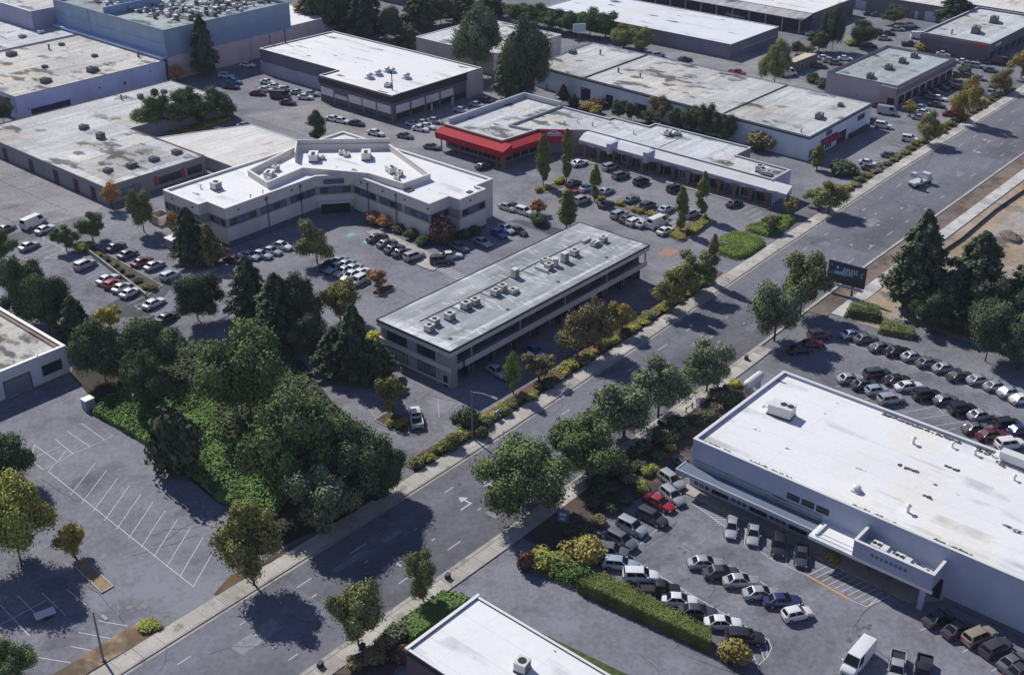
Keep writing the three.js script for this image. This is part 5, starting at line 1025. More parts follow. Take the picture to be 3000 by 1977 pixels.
T('bush', 'ochre', 106.7, -104.6, 2.5, 3.0, 'yellow-brown bush on the kerbed bed at the street corner');
T('bush', 'dark', 111.9, -103.6, 1.8, 2.4, 'low dark bush beside the dark round bush at the kerb');
// left lot
T('big', 'lime', 50.4, -128.3, 12.9, 12.5, 'yellow-green tree at the left edge of the empty lot');
T('big', 'deep', 57.8, -146.4, 8.7, 11, 'dark tree behind the yellow-green tree at the left edge');
T('small', 'gold', 55.9, -124.7, 5.3, 5.0, 'small yellow-topped tree beside the tan island');
T('big', 'green', 38.5, -108.9, 6.6, 7.5, 'round green tree at the bottom left corner');
// the grove
T('big', 'deep', 86.3, -191.0, 12.5, 10.5, 'dark tree at the upper left of the grove near the white workshop');
T('big', 'deep', 86.5, -183.4, 11.3, 9.5, 'broad dark tree right of the leftmost grove tree');
T('conifer', 'dark', 88.5, -177.5, 8.4, 7, 'pointed dark tree on the lot side of the grove');
T('small', 'yellow', 94.1, -175.9, 5.0, 5, 'small yellow tree at the edge of the grove beside the parking lot');
T('big', 'deep', 83.8, -161.4, 10.8, 11, 'dark spreading tree behind the white workshop');
T('big', 'deep', 89.1, -156.4, 10.8, 12.5, 'wide dark green tree in the upper middle of the grove');
T('big', 'deep', 83.3, -147.8, 9.7, 8.5, 'ivy-covered tree over the ivy bank');
T('big', 'green', 91.4, -132.8, 16.1, 16.5, 'big dark green tree in the middle of the grove');
T('big', 'green', 82.5, -112.4, 17.4, 15.5, 'big rounded green tree nearest the street');
T('big', 'deep', 88.4, -106.4, 12.5, 13, 'broad dark green tree leaning over the pavement');
T('big', 'deep', 91.7, -104.2, 8.0, 8.5, 'lower dark tree at the street edge of the grove');
T('broad', 'grey', 80.5, -103.7, 9.8, 11, 'paler olive tree at the front edge of the grove');
T('bush', 'dark', 75.4, -130.2, 11.0, 8, 'thin grey-green tree on the ivy bank beside the empty lot');
T('big', 'dark', 106.7, -167.7, 9.0, 11, 'rounded dark tree beside the white-striped parking row');
T('conifer', 'dark', 112.5, -159.7, 12.9, 9, 'dark conifer in front of the angled office');
T('conifer', 'dark', 110.7, -149.6, 13.2, 10, 'dark conifer right of the one before the angled office');
T('big', 'dark', 114.4, -147.7, 12.5, 9.5, 'broad dark evergreen beside the parking court');
T('broad', 'ochre', 123.5, -148.3, 7.7, 8.2, 'olive tree with a yellowish top beside the parking court');
T('conifer', 'dark', 111.4, -130.8, 13.4, 8, 'tall thin dark conifer at the corner of the two-storey office');
T('conifer', 'dark', 110.1, -134.5, 8.7, 8, 'shorter dark conifer beside the tall thin one');
T('conifer', 'deep', 113.8, -128.0, 6.9, 7, 'low dark conifer against the end wall of the two-storey office');
T('bush', 'yellow', 122.2, -137.5, 2.3, 3.6, 'bright yellow bush at the end wall of the two-storey office');
T('big', 'dark', 111.1, -142.1, 7.8, 8, 'dark tree behind the fallen branches in the grove');
// office and west lot trees
T('ragged', 'olive', 136.9, -170.2, 8.9, 8.6, 'olive tree standing alone in the parking court');
T('small', 'rust', 137.7, -153.6, 3.3, 5.6, 'small red tree on the kerbed court island');
T('small', 'orange', 158.0, -173.3, 2.7, 4.6, 'round orange shrub tree under the white office wall');
T('bush', 'rust', 158.6, -177.1, 2.4, 4.4, 'faded russet bush beside the orange one');
T('bush', 'maroon', 159.9, -157.4, 6.2, 5.5, 'dark reddish bush at the right corner of the white office');
for (const [k, p] of [[158.8, -168.9, 1.5], [157.9, -164.8, 2.0], [157.2, -160.6, 1.9], [164.8, -156.8, 2.0], [167.6, -156.2, 2.0]].entries()) T('bush', k % 2 ? 'dark' : 'deep', p[0], p[1], Math.max(1.6, p[2]), 3.4, ord(k) + ' dark bush from the left along the right wing of the white office', 'bushes along the white office');
T('broad', 'olive', 123.4, -209.6, 9.5, 7.2, 'olive tree beside the left corner of the angled office');
T('ragged', 'green', 113.6, -213.2, 6.5, 8.2, 'round green tree alone at the bend of the left lot');
T('ragged', 'green', 107.4, -212.8, 5.2, 6.6, 'low green tree beside the white sedan in the left lot');
T('bush', 'lime', 109.9, -210.8, 1.9, 4, 'yellow-green bush at the head of the retaining wall');
T('conifer', 'dark', 121.2, -189.8, 11.2, 8, 'dark conifer at the left corner of the white office');
T('conifer', 'ochre', 123.0, -186.2, 8.2, 6.5, 'brown-green conifer in front of the white office corner');
T('small', 'orange', 126.1, -225.6, 6.1, 5.2, 'orange and brown tree at the corner of the long grey workshop');
T('small', 'orange', 126.3, -202.8, 5.4, 4, 'orange slim tree left of the white office corner');
T('big', 'green', 95.9, -217.4, 7.3, 8.5, 'green tree cut by the left edge beside the left lot');
T('column', 'dark', 185.3, -226.0, 7.9, 5.2, 'dark upright tree behind the bright white office roof');
// shop lot trees: slim and upright
for (const [p, w, l] of [[[198.5, -163.1, 12.2], 3.4, 'first slim tree of the shop lot, before the red gable'], [[204.4, -161.0, 12.4], 3.0, 'second slim tree of the shop lot, at the end of the red gable'], [[198.4, -148.2, 8.9], 2.6, 'third slim tree of the shop lot, beside the white fascia'], [[182.2, -143.2, 8.9], 4.6, 'slim dark tree behind the back corner of the two-storey office'], [[197.2, -124.7, 10.0], 3.0, 'pointed slim tree on the shrub island of the shop lot'], [[206.6, -125.5, 10.4], 3.2, 'tallest slim tree on the shrub island of the shop lot'], [[249.0, -120.9, 6.2], 3.4, 'slim tree at the street corner of the blue-white warehouse']]) T('column', 'poplar', p[0], p[1], p[2], w, l, 'slim upright trees of the shop lot');
T('small', 'rust', 184.8, -153.4, 3.3, 4.6, 'small orange-red tree between the office and the shop lot');
T('bush', 'dark', 181.1, -150.3, 2.2, 4.6, 'dark bush under the small orange-red tree');
T('broad', 'olive', 226.2, -105.7, 7.3, 9.5, 'round olive tree by the end of the shop row');
T('ragged', 'olive', 228.3, -110.0, 4.1, 6, 'lower olive tree beside the round one by the shop row');
T('small', 'ochre', 220.1, -111.8, 4.2, 4.2, 'small faded tree in front of the last shop');
T('small', 'olive', 209.6, -110.5, 3.7, 5.2, 'small olive tree on the clipped lawn by the driveway');
T('bush', 'brown', 253.0, -138.3, 4.5, 7, 'grey-brown bush behind the shop row roof');
T('bush', 'dark', 251.3, -115.0, 3.0, 7, 'dark spreading bush on the corner of the warehouse lot');
// behind the shops
for (const [k, [kind, tint, p, w]] of [['spire', 'dark', [253.6, -201.6, 4.0], 4], ['spire', 'dark', [247.9, -193.3, 4.2], 3.6], ['bush', 'gold', [248.8, -189.4, 2.6], 5], ['bush', 'gold', [249.0, -186.3, 2.1], 4.4], ['bush', 'maroon', [253.7, -189.5, 2.4], 5], ['broad', 'dark', [249.2, -179.0, 5.0], 5.6], ['broad', 'dark', [249.9, -175.5, 5.0], 5], ['broad', 'brown', [252.9, -169.2, 7.0], 8], ['broad', 'dark', [251.6, -172.1, 3.0], 6], ['broad', 'dark', [251.9, -162.4, 5.5], 7], ['broad', 'dark', [251.9, -158.4, 6.6], 7], ['broad', 'dark', [251.3, -154.0, 8.8], 7.4], ['broad', 'dark', [251.3, -150.2, 7.4], 7], ['broad', 'dark', [251.5, -147.4, 7.1], 6]].entries())
  T(kind, tint, p[0], p[1], Math.max(1.5, p[2]), w, ord(k) + (tint === 'dark' ? ' dark plant' : tint === 'gold' ? ' yellow-green plant' : ' reddish plant') + ' from the left in the strip between shops and warehouse', 'planting between shops and warehouse');
// north side
T('conifer', 'conifer', 202.0, -295.1, 17.2, 9, 'tall dark conifer in front of the blue hall');
for (const [k, [p, w]] of [[[159.7, -263.2, 7.7], 10], [[163.4, -261.5, 10.9], 9.5], [[168.8, -259.3, 10.9], 11], [[173.4, -258.0, 7.9], 9.5], [[180.6, -259.3, 8.3], 8.5]].entries()) T('ragged', k ? 'deep' : 'olive', p[0], p[1], p[2], w * 1.15, ord(k) + ' tree from the left in the clump beside the cream roof', 'tree clump beside the cream roof');
T('small', 'orange', 192.5, -295.9, 4.8, 6, 'small orange tree at the end of the periwinkle wall');
T('small', 'orange', 145.5, -306.8, 3.9, 7, 'orange tree at the left edge beside the periwinkle warehouse');
T('big', 'dark', 140.0, -297.9, 7.0, 9, 'dark tree at the left edge under the orange one');
T('big', 'grey', 253.4, -234.3, 20.5, 17, 'tallest grey-green tree in front of the beige building', null);
T('big', 'conifer', 245.4, -208.1, 22.0, 15.5, 'second tallest dark tree beside the beige building');
T('conifer', 'conifer', 245.3, -212.8, 17.6, 12, 'dark conifer left of the second tallest one by the shops');
T('spire', 'olive', 243.1, -213.8, 14.3, 6, 'slim olive tree at the foot of the tall conifers');
for (const [k, [p, w, t]] of [[[254.3, -310.4, 12.8], 12, 'brown'], [[255.2, -302.8, 17.1], 13, 'dark'], [[259.7, -297.7, 15.8], 12, 'dark'], [[261.0, -289.8, 18.0], 15, 'conifer'], [[262.6, -279.7, 11.7], 10, 'conifer'], [[264.4, -273.6, 6.2], 11, 'deep'], [[283.5, -287.7, 11.2], 14, 'dark'], [[291.5, -285.3, 10.2], 14, 'dark'], [[298.6, -281.8, 10.2], 14, 'dark'], [[309.2, -278.9, 8.9], 14, 'dark']].entries()) T(k % 3 === 1 ? 'big' : 'conifer', t, p[0], p[1], p[2], w, ord(k) + ' tree from the left in the dark row behind the L-shaped roof', 'dark trees behind the L-shaped roof');
for (const [k, [p, w]] of [[[309.9, -266.4, 6.6], 12], [[309.5, -257.9, 7.6], 12], [[309.1, -249.5, 7.2], 12], [[309.5, -242.5, 7.5], 11], [[311.0, -236.5, 8.8], 12], [[313.2, -231.9, 8.4], 12], [[307.4, -220.1, 7.6], 12], [[307.8, -213.7, 7.2], 10]].entries()) T('broad', k > 5 ? 'olive' : 'deep', p[0], p[1], p[2], w, ord(k) + ' tree from the left along the long white roof', 'trees along the long white roof');
for (const [kind, t, p, w, l] of [['big', 'dark', [348.3, -169.1, 13.9], 9, 'dark tall tree before the far grey canopy'], ['broad', 'dark', [344.4, -171.6, 6.5], 9, 'lower dark tree left of the tall one before the canopy'], ['big', 'dark', [358.4, -163.4, 8.1], 11, 'round dark tree beside the far car park'], ['big', 'dark', [392.0, -168.6, 6.4], 11, 'round dark tree before the cream hall'], ['conifer', 'dark', [405.8, -153.9, 11.3], 14, 'broad dark conifer behind the corner store'], ['big', 'olive', [301.3, -162.6, 13.1], 11, 'tall olive tree beside the yellow-roofed shed'], ['broad', 'dark', [336.5, -174.9, 3.9], 6, 'small dark tree behind the yellow-roofed shed'], ['bush', 'lime', [359.0, -166.8, 1.7], 6, 'yellow-green bush at the far car park'], ['small', 'brown', [338.8, -172.3, 2.7], 6, 'small brown tree behind the shed'], ['small', 'gold', [365.5, -147.4, 2.4], 6, 'yellowing bush between mauve and dark buildings'],
  ['ragged', 'gold', [305.9, -108.3, 12.8], 10, 'large golden autumn tree at the far street edge'], ['ragged', 'rust', [308.1, -111.3, 4.7], 6, 'russet tree below the golden autumn tree'], ['ragged', 'gold', [356.3, -112.5, 8.0], 9, 'yellow-green tree at the right edge beside the street'], ['ragged', 'brown', [338.6, -111.7, 6.5], 9, 'faded brown tree along the far street edge'], ['broad', 'ochre', [283.7, -109.1, 8.1], 8.6, 'olive street tree by the warehouse driveway'], ['small', 'gold', [303.1, -122.6, 3.6], 5, 'small yellow tree among cars of the mauve building'], ['bush', 'dark', [351.3, -127.7, 1.8], 4.4, 'dark round bush at the corner of the mauve building'], ['small', 'ochre', [341.9, -125.8, 2.4], 4.5, 'small pale tree at the end of the mauve building']]) T(kind, t, p[0], p[1], Math.max(2, p[2]), w, l);
for (const [k, p] of [[309.0, -145.8], [308.9, -142.7], [308.1, -139.0], [310.3, -152.2], [313.5, -156.7]].entries()) T('bush', 'dark', p[0], p[1], 2.6, 4.4, ord(k) + ' dark bush along the mauve building wall', 'bushes by the mauve building');
// evergreens of the dirt lot
for (const [kind, p, w, l] of [['conifer', [194.7, -72.1, 19.3], 11.5, 'tall evergreen nearest the new pavement, right of the billboard'], ['conifer', [197.7, -62.8, 17.0], 14, 'broad evergreen in the middle of the dark stand'], ['conifer', [198.9, -53.8, 14.8], 12.5, 'evergreen of the dark stand at the right edge'], ['conifer', [193.2, -65.5, 10.5], 10, 'lower evergreen between the two tall ones'], ['big', [195.2, -56.9, 10.6], 12, 'dark bushy evergreen low in the stand'], ['big', [190.4, -66.7, 7.5], 9, 'dark bushy tree at the foot of the tall evergreen'], ['big', [185.3, -54.8, 10.9], 11, 'dark bushy tree behind the far parked row'], ['big', [186.0, -49.6, 10.4], 11, 'dark tree at the right edge behind the parked row']]) T(kind, 'conifer', p[0], p[1], p[2], w, l);
// dark round shrubs in the mulched bed
for (const [k, [p, w]] of [[[112.8, -83.2, 1.1], 1.4], [[113.9, -82.7, 1.3], 2.2], [[116.1, -82.6, 1.3], 2.0], [[118.2, -81.9, 2.5], 3.6], [[123.0, -82.8, 1.4], 2.6], [[125.1, -82.5, 1.6], 2.8], [[129.0, -82.1, 2.5], 4.0], [[133.3, -82.2, 2.0], 3.6], [[132.5, -84.7, 1.0], 1.2], [[139.0, -80.4, 1.4], 3.2], [[144.8, -81.1, 2.6], 4.6], [[146.7, -80.0, 1.8], 3.6], [[112.6, -77.1, 1.1], 2.6], [[110.6, -77.1, 1.1], 1.8], [[103.9, -76.9, 1.8], 2.8]].entries()) T('shrub', 'dark', p[0], p[1], Math.max(1.0, p[2]), w, ord(k) + ' dark round shrub from the big leafy tree in the mulched bed', 'dark round shrubs in the mulched bed');
for (const [k, p] of [[111.7, -80.8], [113.8, -80.5], [117.1, -79.9], [120.8, -80.2], [124.6, -80.0], [130.4, -81.4], [132.9, -80.3], [136.6, -80.8], [141.7, -80.7], [109.5, -80.3], [102.0, -77.9], [106.4, -76.8], [110.0, -77.6]].entries()) T('shrub', k % 3 === 2 ? 'brown' : 'dark', p[0], p[1], 1.3, 2.6, ord(k) + ' low dark bush of the second line in the mulched bed', 'low dark bushes of the mulched bed');
for (const [k, p] of [[120.4, -78.6], [121.7, -78.3], [117.2, -77.7], [116.5, -76.5], [127.9, -79.7], [150.1, -82.3]].entries()) T('shrub', k === 5 ? 'yellow' : 'lime', p[0], p[1], 1.2, 2.0, ord(k) + ' yellow-green shrub in the mulched bed by the store', 'yellow-green shrubs in the mulched bed');
for (const [k, [p, c, w]] of [[[68.5, -81.0], 'brown', 3.2], [[70.9, -81.7], 'brown', 3], [[72.7, -81.4], 'dark', 3.4], [[66.3, -81.9], 'brown', 2.6], [[70.7, -78.7], 'maroon', 3]].entries()) T('shrub', c, p[0], p[1], 1.7, w, ord(k) + ' dry brownish shrub beside the bottom roof', 'dry shrubs beside the bottom roof');
// yellow and orange shrubs along the two-storey office bed
seed(314);
for (let k = 0; k < 58; k++) { const x = 100.2 + k * 1.42 + rr(-0.3, 0.3); if (x > 102 && x < 103.5) continue; T('shrub', ['lime', 'lime', 'ochre', 'gold', 'dark', 'olive', 'lime', 'brown'][Math.floor(rnd() * 8)], x, along(kerbNorth, x) - 3.9 + rr(-0.45, 0.45), rr(0.7, 1.5), rr(1.5, 2.9), ord(k) + ' low shrub from the left in the bed along the far pavement', 'shrubs in the bed along the far pavement'); }
for (let k = 0; k < 30; k++) { const x = 242 + k * 3.5; T('shrub', ['gold', 'olive', 'dark', 'ochre'][k % 4], x, along(kerbNorth, x) - 4.2 + rr(-0.5, 0.5), rr(0.8, 1.5), rr(1.8, 3), ord(k) + ' low shrub from the left in the far strip along the street', 'shrubs in the far street strip'); }
for (const [k, [p, c]] of [[[105.3, -116.3], 'lime'], [[105.6, -115.0], 'lime'], [[106.6, -114.8], 'gold'], [[106.6, -116.7], 'maroon']].entries()) T('shrub', c, p[0], p[1], 1.1, 1.9, ord(k) + ' low shrub on the triangular island', 'shrubs on the triangular island');
for (const [k, p] of [[195.3, -161.6], [197.7, -161.0], [201.8, -161.5], [203.5, -161.6], [200.5, -147.7], [200.5, -142.9], [200.2, -138.5], [200.2, -137.1], [200.2, -134.2], [200.3, -132.8], [200.8, -131.2]].entries()) T('shrub', k % 3 ? 'lime' : 'gold', p[0], p[1], 1.1, 2.2, ord(k) + ' yellow-green shrub from the left on the shop lot islands', 'shrubs on the shop lot islands');
for (const [k, p] of [[110.2, -205.7], [109.9, -202.9], [109.6, -199.3], [109.1, -196.0], [109.0, -193.2], [108.4, -189.4], [108.0, -186.3], [108.4, -184.4]].entries()) T('shrub', k % 2 ? 'dark' : 'brown', p[0], p[1], 0.9, 2.0, ord(k) + ' low dark shrub from left along the retaining wall bed', 'low shrubs along the retaining wall');
T('bush', 'gold', 99.0, -73.8, 3.2, 5.6, 'big bright yellow bush at the head of the clipped hedge');
T('bush', 'lime', 95.5, -75.2, 2.1, 4.4, 'yellow-green bush between the hedge and the street');
T('bush', 'lime', 94.6, -77.5, 2.3, 4.2, 'loose green bush at the street end of the hedge');
T('bush', 'gold', 96.0, -49.3, 2.9, 4, 'round yellow bush at the lower end of the hedge');
T('shrub', 'gold', 120.2, -49.0, 1.6, 2.2, 'small yellow shrub before the store entrance');
T('shrub', 'maroon', 92.6, -78.4, 3.0, 2.4, 'red-brown shrub at the corner of the driveway');
T('bush', 'lime', 54.6, -105.7, 0.8, 2.8, 'low yellow-green bush at the tip of the bark bed');
// clipped masses and ground cover
leafMass('hedge', 'long clipped hedge with flat olive top beside the parked cars', 'hedge', [[93.5, -70.6], [97.2, -69], [97.4, -53.2], [95.3, -51.8]], 2.05, 'hedge', { size: 0.17, density: 44, bump: 0.06 });
leafMass('hedge', 'rounded green hedge mass at the street end of the clipped hedge', 'hedge', [[92.4, -79.6], [97.4, -76.6], [97.3, -70.2], [93.6, -71.4]], 1.9, 'ivy', { size: 0.26, density: 26, bump: 0.3, round: 1.4 });
leafMass('ground_cover', 'broad clipped green mound by the driveway of the shop lot', 'ground cover', [[192.6, -112.6], [195.0, -115.2], [199.5, -116.4], [203.8, -115.9], [205.2, -113.4], [204.6, -109.0], [202.2, -107.3], [195.0, -107.0], [192.6, -108.2]], 1.1, 'bright', { size: 0.22, density: 34, round: 1.3 });
leafMass('ground_cover', 'long clipped green strip between shop lot and pavement', 'ground cover', [[206.4, -114.6], [208.2, -115.6], [217.6, -113.0], [219.6, -111.2], [218.8, -109.2], [208.2, -108.0], [206.6, -109.4]], 1.0, 'bright', { size: 0.22, density: 32, round: 1.2 });
leafMass('ground_cover', 'small clipped yellow-green patch at the driveway kerb', 'ground cover', [[172.9, -106.8], [176.9, -108.5], [177.2, -107.4], [173.4, -105.4]], 0.6, 'lime', { size: 0.24, density: 22 });
leafMass('ground_cover', 'small clipped patch round the slim brown-topped tree', 'ground cover', [[178.6, -108.0], [181.3, -107.8], [181.4, -106.2], [179.0, -105.4]], 0.6, 'lime', { size: 0.24, density: 22 });
leafMass('ground_cover', 'yellow-green clipped plants on the right shop lot island', 'ground cover', [[198.0, -123.8], [207.2, -124.8], [205.4, -122.3], [197.2, -121.3]], 0.8, 'lime', { size: 0.26, density: 20 });
leafMass('ground_cover', 'yellow-brown low plants on the left shop lot island', 'ground cover', [[193.3, -124.9], [196.5, -125.5], [197.5, -123.4], [194.2, -121.3], [192.9, -122.0]], 0.7, 'gold', { size: 0.26, density: 16, bump: 0.4 });
leafMass('hedge', 'nearer clipped hedge block at the foot of the dark stand', 'hedge', [[182.3, -73.0], [186.8, -74.1], [186.8, -67.7], [184.2, -67.1]], 1.7, 'olive', { size: 0.24, density: 24, round: 0.6 });
leafMass('hedge', 'clipped hedge block below the billboard', 'hedge', [[184.1, -80.4], [188.0, -81.1], [189.4, -75.6], [186.3, -74.7]], 2.4, 'green', { size: 0.26, density: 22, round: 0.8 });
leafMass('ground_cover', 'green plants in shade beside the bottom roof', 'ground cover', [[75.3, -83.3], [82.1, -83.2], [83.6, -80.8], [83.4, -79.5], [73.1, -79.9]], 0.7, 'ivy', { size: 0.3, density: 14, bump: 0.5 });
leafMass('ground_cover', 'low green and yellow strip beside the tree clump of the north yard', 'ground cover', [[161.8, -258.2], [182.7, -259.7], [181.9, -256.4], [160.9, -254.1]], 0.8, 'lime', { size: 0.4, density: 7 });
const bank = (x, z) => 0.5 + 1.3 * Math.abs(Math.sin(x * 0.23 + 1) * Math.sin(z * 0.31)) + 0.5 * Math.abs(Math.sin(x * 0.8 + z * 0.5));
leafMass('ivy', 'thick green ivy covering the bank under the grove', 'ivy', [[76.7, -154.0], [77.0, -148.8], [77.3, -138.5], [76.6, -127.7], [75.7, -120.7], [75.7, -118.5], [74.1, -110.0], [76.2, -110.2], [82.5, -113.3], [83.7, -122.0], [86.4, -132.0], [91.3, -142.7], [88.6, -155.1], [80.5, -155.1]], bank, 'ivy', { size: 0.36, density: 26, bump: 0.3, kind: 'stuff', inner: 0 });
leafMass('undergrowth', 'dark undergrowth beneath the grove trees', null, [[85.5, -163.0], [91.3, -142.7], [86.4, -132.0], [83.7, -122.0], [82.5, -113.3], [87.4, -109.6], [93.7, -106.3], [98.6, -109.1], [104.0, -131.1], [109.9, -146.2], [100.5, -162.9], [90.5, -170.9]], (x, z) => 0.7 * bank(x, z), 'deep', { size: 0.45, density: 9, bump: 0.3, kind: 'stuff', inner: 0 });

// ---------------------------------------------------------------- vehicles
const paint = (r, g, b, metal = 0.15) => new THREE.MeshPhysicalMaterial({ color: rgb(r, g, b), roughness: 0.42, metalness: metal, clearcoat: 0.7, clearcoatRoughness: 0.12 });
const paints = { white: paint(0.72, 0.72, 0.71, 0), silver: paint(0.42, 0.43, 0.45, 0.35), grey: paint(0.16, 0.165, 0.18, 0.3), dark: paint(0.055, 0.058, 0.07, 0.2), black: paint(0.016, 0.017, 0.02, 0.1), navy: paint(0.02, 0.03, 0.13), blue: paint(0.03, 0.13, 0.36), pale: paint(0.40, 0.47, 0.55, 0.3), red: paint(0.36, 0.02, 0.035, 0), maroon: paint(0.12, 0.018, 0.03), tan: paint(0.34, 0.28, 0.22, 0.2), teal: paint(0.05, 0.25, 0.33) };
const paintWord = { white: 'white', silver: 'silver', grey: 'grey', dark: 'dark grey', black: 'black', navy: 'navy blue', blue: 'bright blue', pale: 'pale blue', red: 'red', maroon: 'maroon', tan: 'tan', teal: 'teal' };
const carGlass = new THREE.MeshPhysicalMaterial({ color: rgb(0.012, 0.014, 0.018), roughness: 0.04, specularIntensity: 0.7 });
// body loft: stations [x, halfWidth, top] along the length; front is +x
function loft(st, y0, round = 0.86) {
  const ring = ([x, w, t]) => [[-w * 0.94, y0], [-w, y0 + (t - y0) * 0.3], [-w * 0.99, y0 + (t - y0) * 0.72], [-w * round, t - 0.02], [-w * 0.5, t + 0.015], [0, t + 0.025], [w * 0.5, t + 0.015], [w * round, t - 0.02], [w * 0.99, y0 + (t - y0) * 0.72], [w, y0 + (t - y0) * 0.3], [w * 0.94, y0]].map(([z, y]) => [x, y, z]);
  const rings = st.map(ring), p = [], n = rings[0].length;
  const tri = (a, b, c) => p.push(...a, ...b, ...c);
  for (let i = 0; i + 1 < rings.length; i++) for (let k = 0; k < n; k++) { const a = rings[i][k], b = rings[i][(k + 1) % n], c = rings[i + 1][k], d = rings[i + 1][(k + 1) % n]; tri(a, c, b); tri(b, c, d); }
  const capEnd = (r, flip) => { const m = r.reduce((s, v) => [s[0] + v[0] / n, s[1] + v[1] / n, s[2] + v[2] / n], [0, 0, 0]); for (let k = 0; k < n; k++) flip ? tri(m, r[k], r[(k + 1) % n]) : tri(m, r[(k + 1) % n], r[k]); };
  capEnd(rings[0], false); capEnd(rings[rings.length - 1], true);
  const g = new THREE.BufferGeometry(); g.setAttribute('position', new THREE.Float32BufferAttribute(p, 3));
  g.computeVertexNormals();
  return toCreasedNormals(g, 0.75);
}
// slab over a quad: shrunk by margins and lying just proud of it
function panel(q, m = 0.06, out = 0.012, a0 = 0, a1 = 1) {
  const P = (u, v) => V(0, 0, 0).addScaledVector(q[0], (1 - u) * (1 - v)).addScaledVector(q[1], u * (1 - v)).addScaledVector(q[2], u * v).addScaledVector(q[3], (1 - u) * v);
  const lu = q[1].distanceTo(q[0]), lv = q[3].distanceTo(q[0]), mu = m / lu, mv = m / lv, u0 = lerp(0, 1, a0) + mu, u1 = lerp(0, 1, a1) - mu;
  const c = [P(u0, mv), P(u1, mv), P(u1, 1 - mv), P(u0, 1 - mv)], N = c[1].clone().sub(c[0]).cross(c[3].clone().sub(c[0])).normalize();
  const o = c.map((v) => v.clone().addScaledVector(N, out)), b = c.map((v) => v.clone().addScaledVector(N, -0.02)), p = [];
  const quad = (A, B, C, D) => { for (const v of [A, B, C, A, C, D]) p.push(v.x, v.y, v.z); };
  quad(o[0], o[1], o[2], o[3]); for (let i = 0; i < 4; i++) { const j = (i + 1) % 4; quad(b[i], b[j], o[j], o[i]); }
  const g = new THREE.BufferGeometry(); g.setAttribute('position', new THREE.Float32BufferAttribute(p, 3)); g.computeVertexNormals(); return g;
}
const specs = {
  sedan: { st: [[-2.32, 0.62, 0.72], [-2.25, 0.80, 0.90], [-1.6, 0.89, 0.98], [-0.6, 0.9, 0.95], [0.8, 0.9, 0.93], [1.5, 0.87, 0.84], [2.1, 0.80, 0.74], [2.32, 0.62, 0.62]], cab: { b: [-1.75, 1.05, 0.80, 0.92], t: [-1.05, 0.15, 0.60, 1.42] }, wheel: [1.42, -1.38, 0.32] },
  hatch: { st: [[-2.0, 0.68, 0.85], [-1.92, 0.82, 0.98], [-1.2, 0.87, 1.0], [0.7, 0.87, 0.97], [1.35, 0.85, 0.90], [1.85, 0.78, 0.78], [2.05, 0.62, 0.66]], cab: { b: [-1.92, 1.0, 0.80, 0.95], t: [-1.55, 0.2, 0.61, 1.48] }, wheel: [1.28, -1.25, 0.31] },
  suv: { st: [[-2.25, 0.74, 0.95], [-2.18, 0.88, 1.10], [-1.2, 0.93, 1.12], [0.8, 0.93, 1.08], [1.5, 0.91, 1.02], [2.05, 0.85, 0.90], [2.28, 0.68, 0.76]], cab: { b: [-2.17, 1.1, 0.86, 1.06], t: [-1.92, 0.35, 0.68, 1.68] }, wheel: [1.40, -1.38, 0.36] },
  wagon: { st: [[-2.35, 0.70, 0.82], [-2.28, 0.84, 0.98], [-1.2, 0.9, 1.0], [0.8, 0.9, 0.96], [1.5, 0.88, 0.88], [2.15, 0.80, 0.78], [2.35, 0.62, 0.64]], cab: { b: [-2.25, 1.0, 0.82, 0.95], t: [-1.95, 0.2, 0.64, 1.5] }, wheel: [1.42, -1.42, 0.33] },
  pickup: { st: [[-2.75, 0.84, 0.78], [-2.7, 0.92, 0.80], [-0.72, 0.94, 0.80], [-0.66, 0.95, 1.10], [1.2, 0.95, 1.09], [2.2, 0.93, 1.02], [2.62, 0.88, 0.92], [2.78, 0.74, 0.78]], cab: { b: [-0.66, 1.35, 0.86, 1.05], t: [-0.5, 0.70, 0.70, 1.76] }, wheel: [1.75, -1.75, 0.38], bed: true },
  van: { st: [[-2.85, 0.90, 1.25], [-2.78, 0.98, 1.40], [1.5, 0.98, 1.35], [2.2, 0.96, 1.22], [2.7, 0.90, 1.02], [2.85, 0.76, 0.82]], cab: { b: [-2.77, 2.15, 0.95, 1.30], t: [-2.66, 1.45, 0.80, 2.35] }, wheel: [1.9, -1.8, 0.36], van: true },
};
const carParts = {};
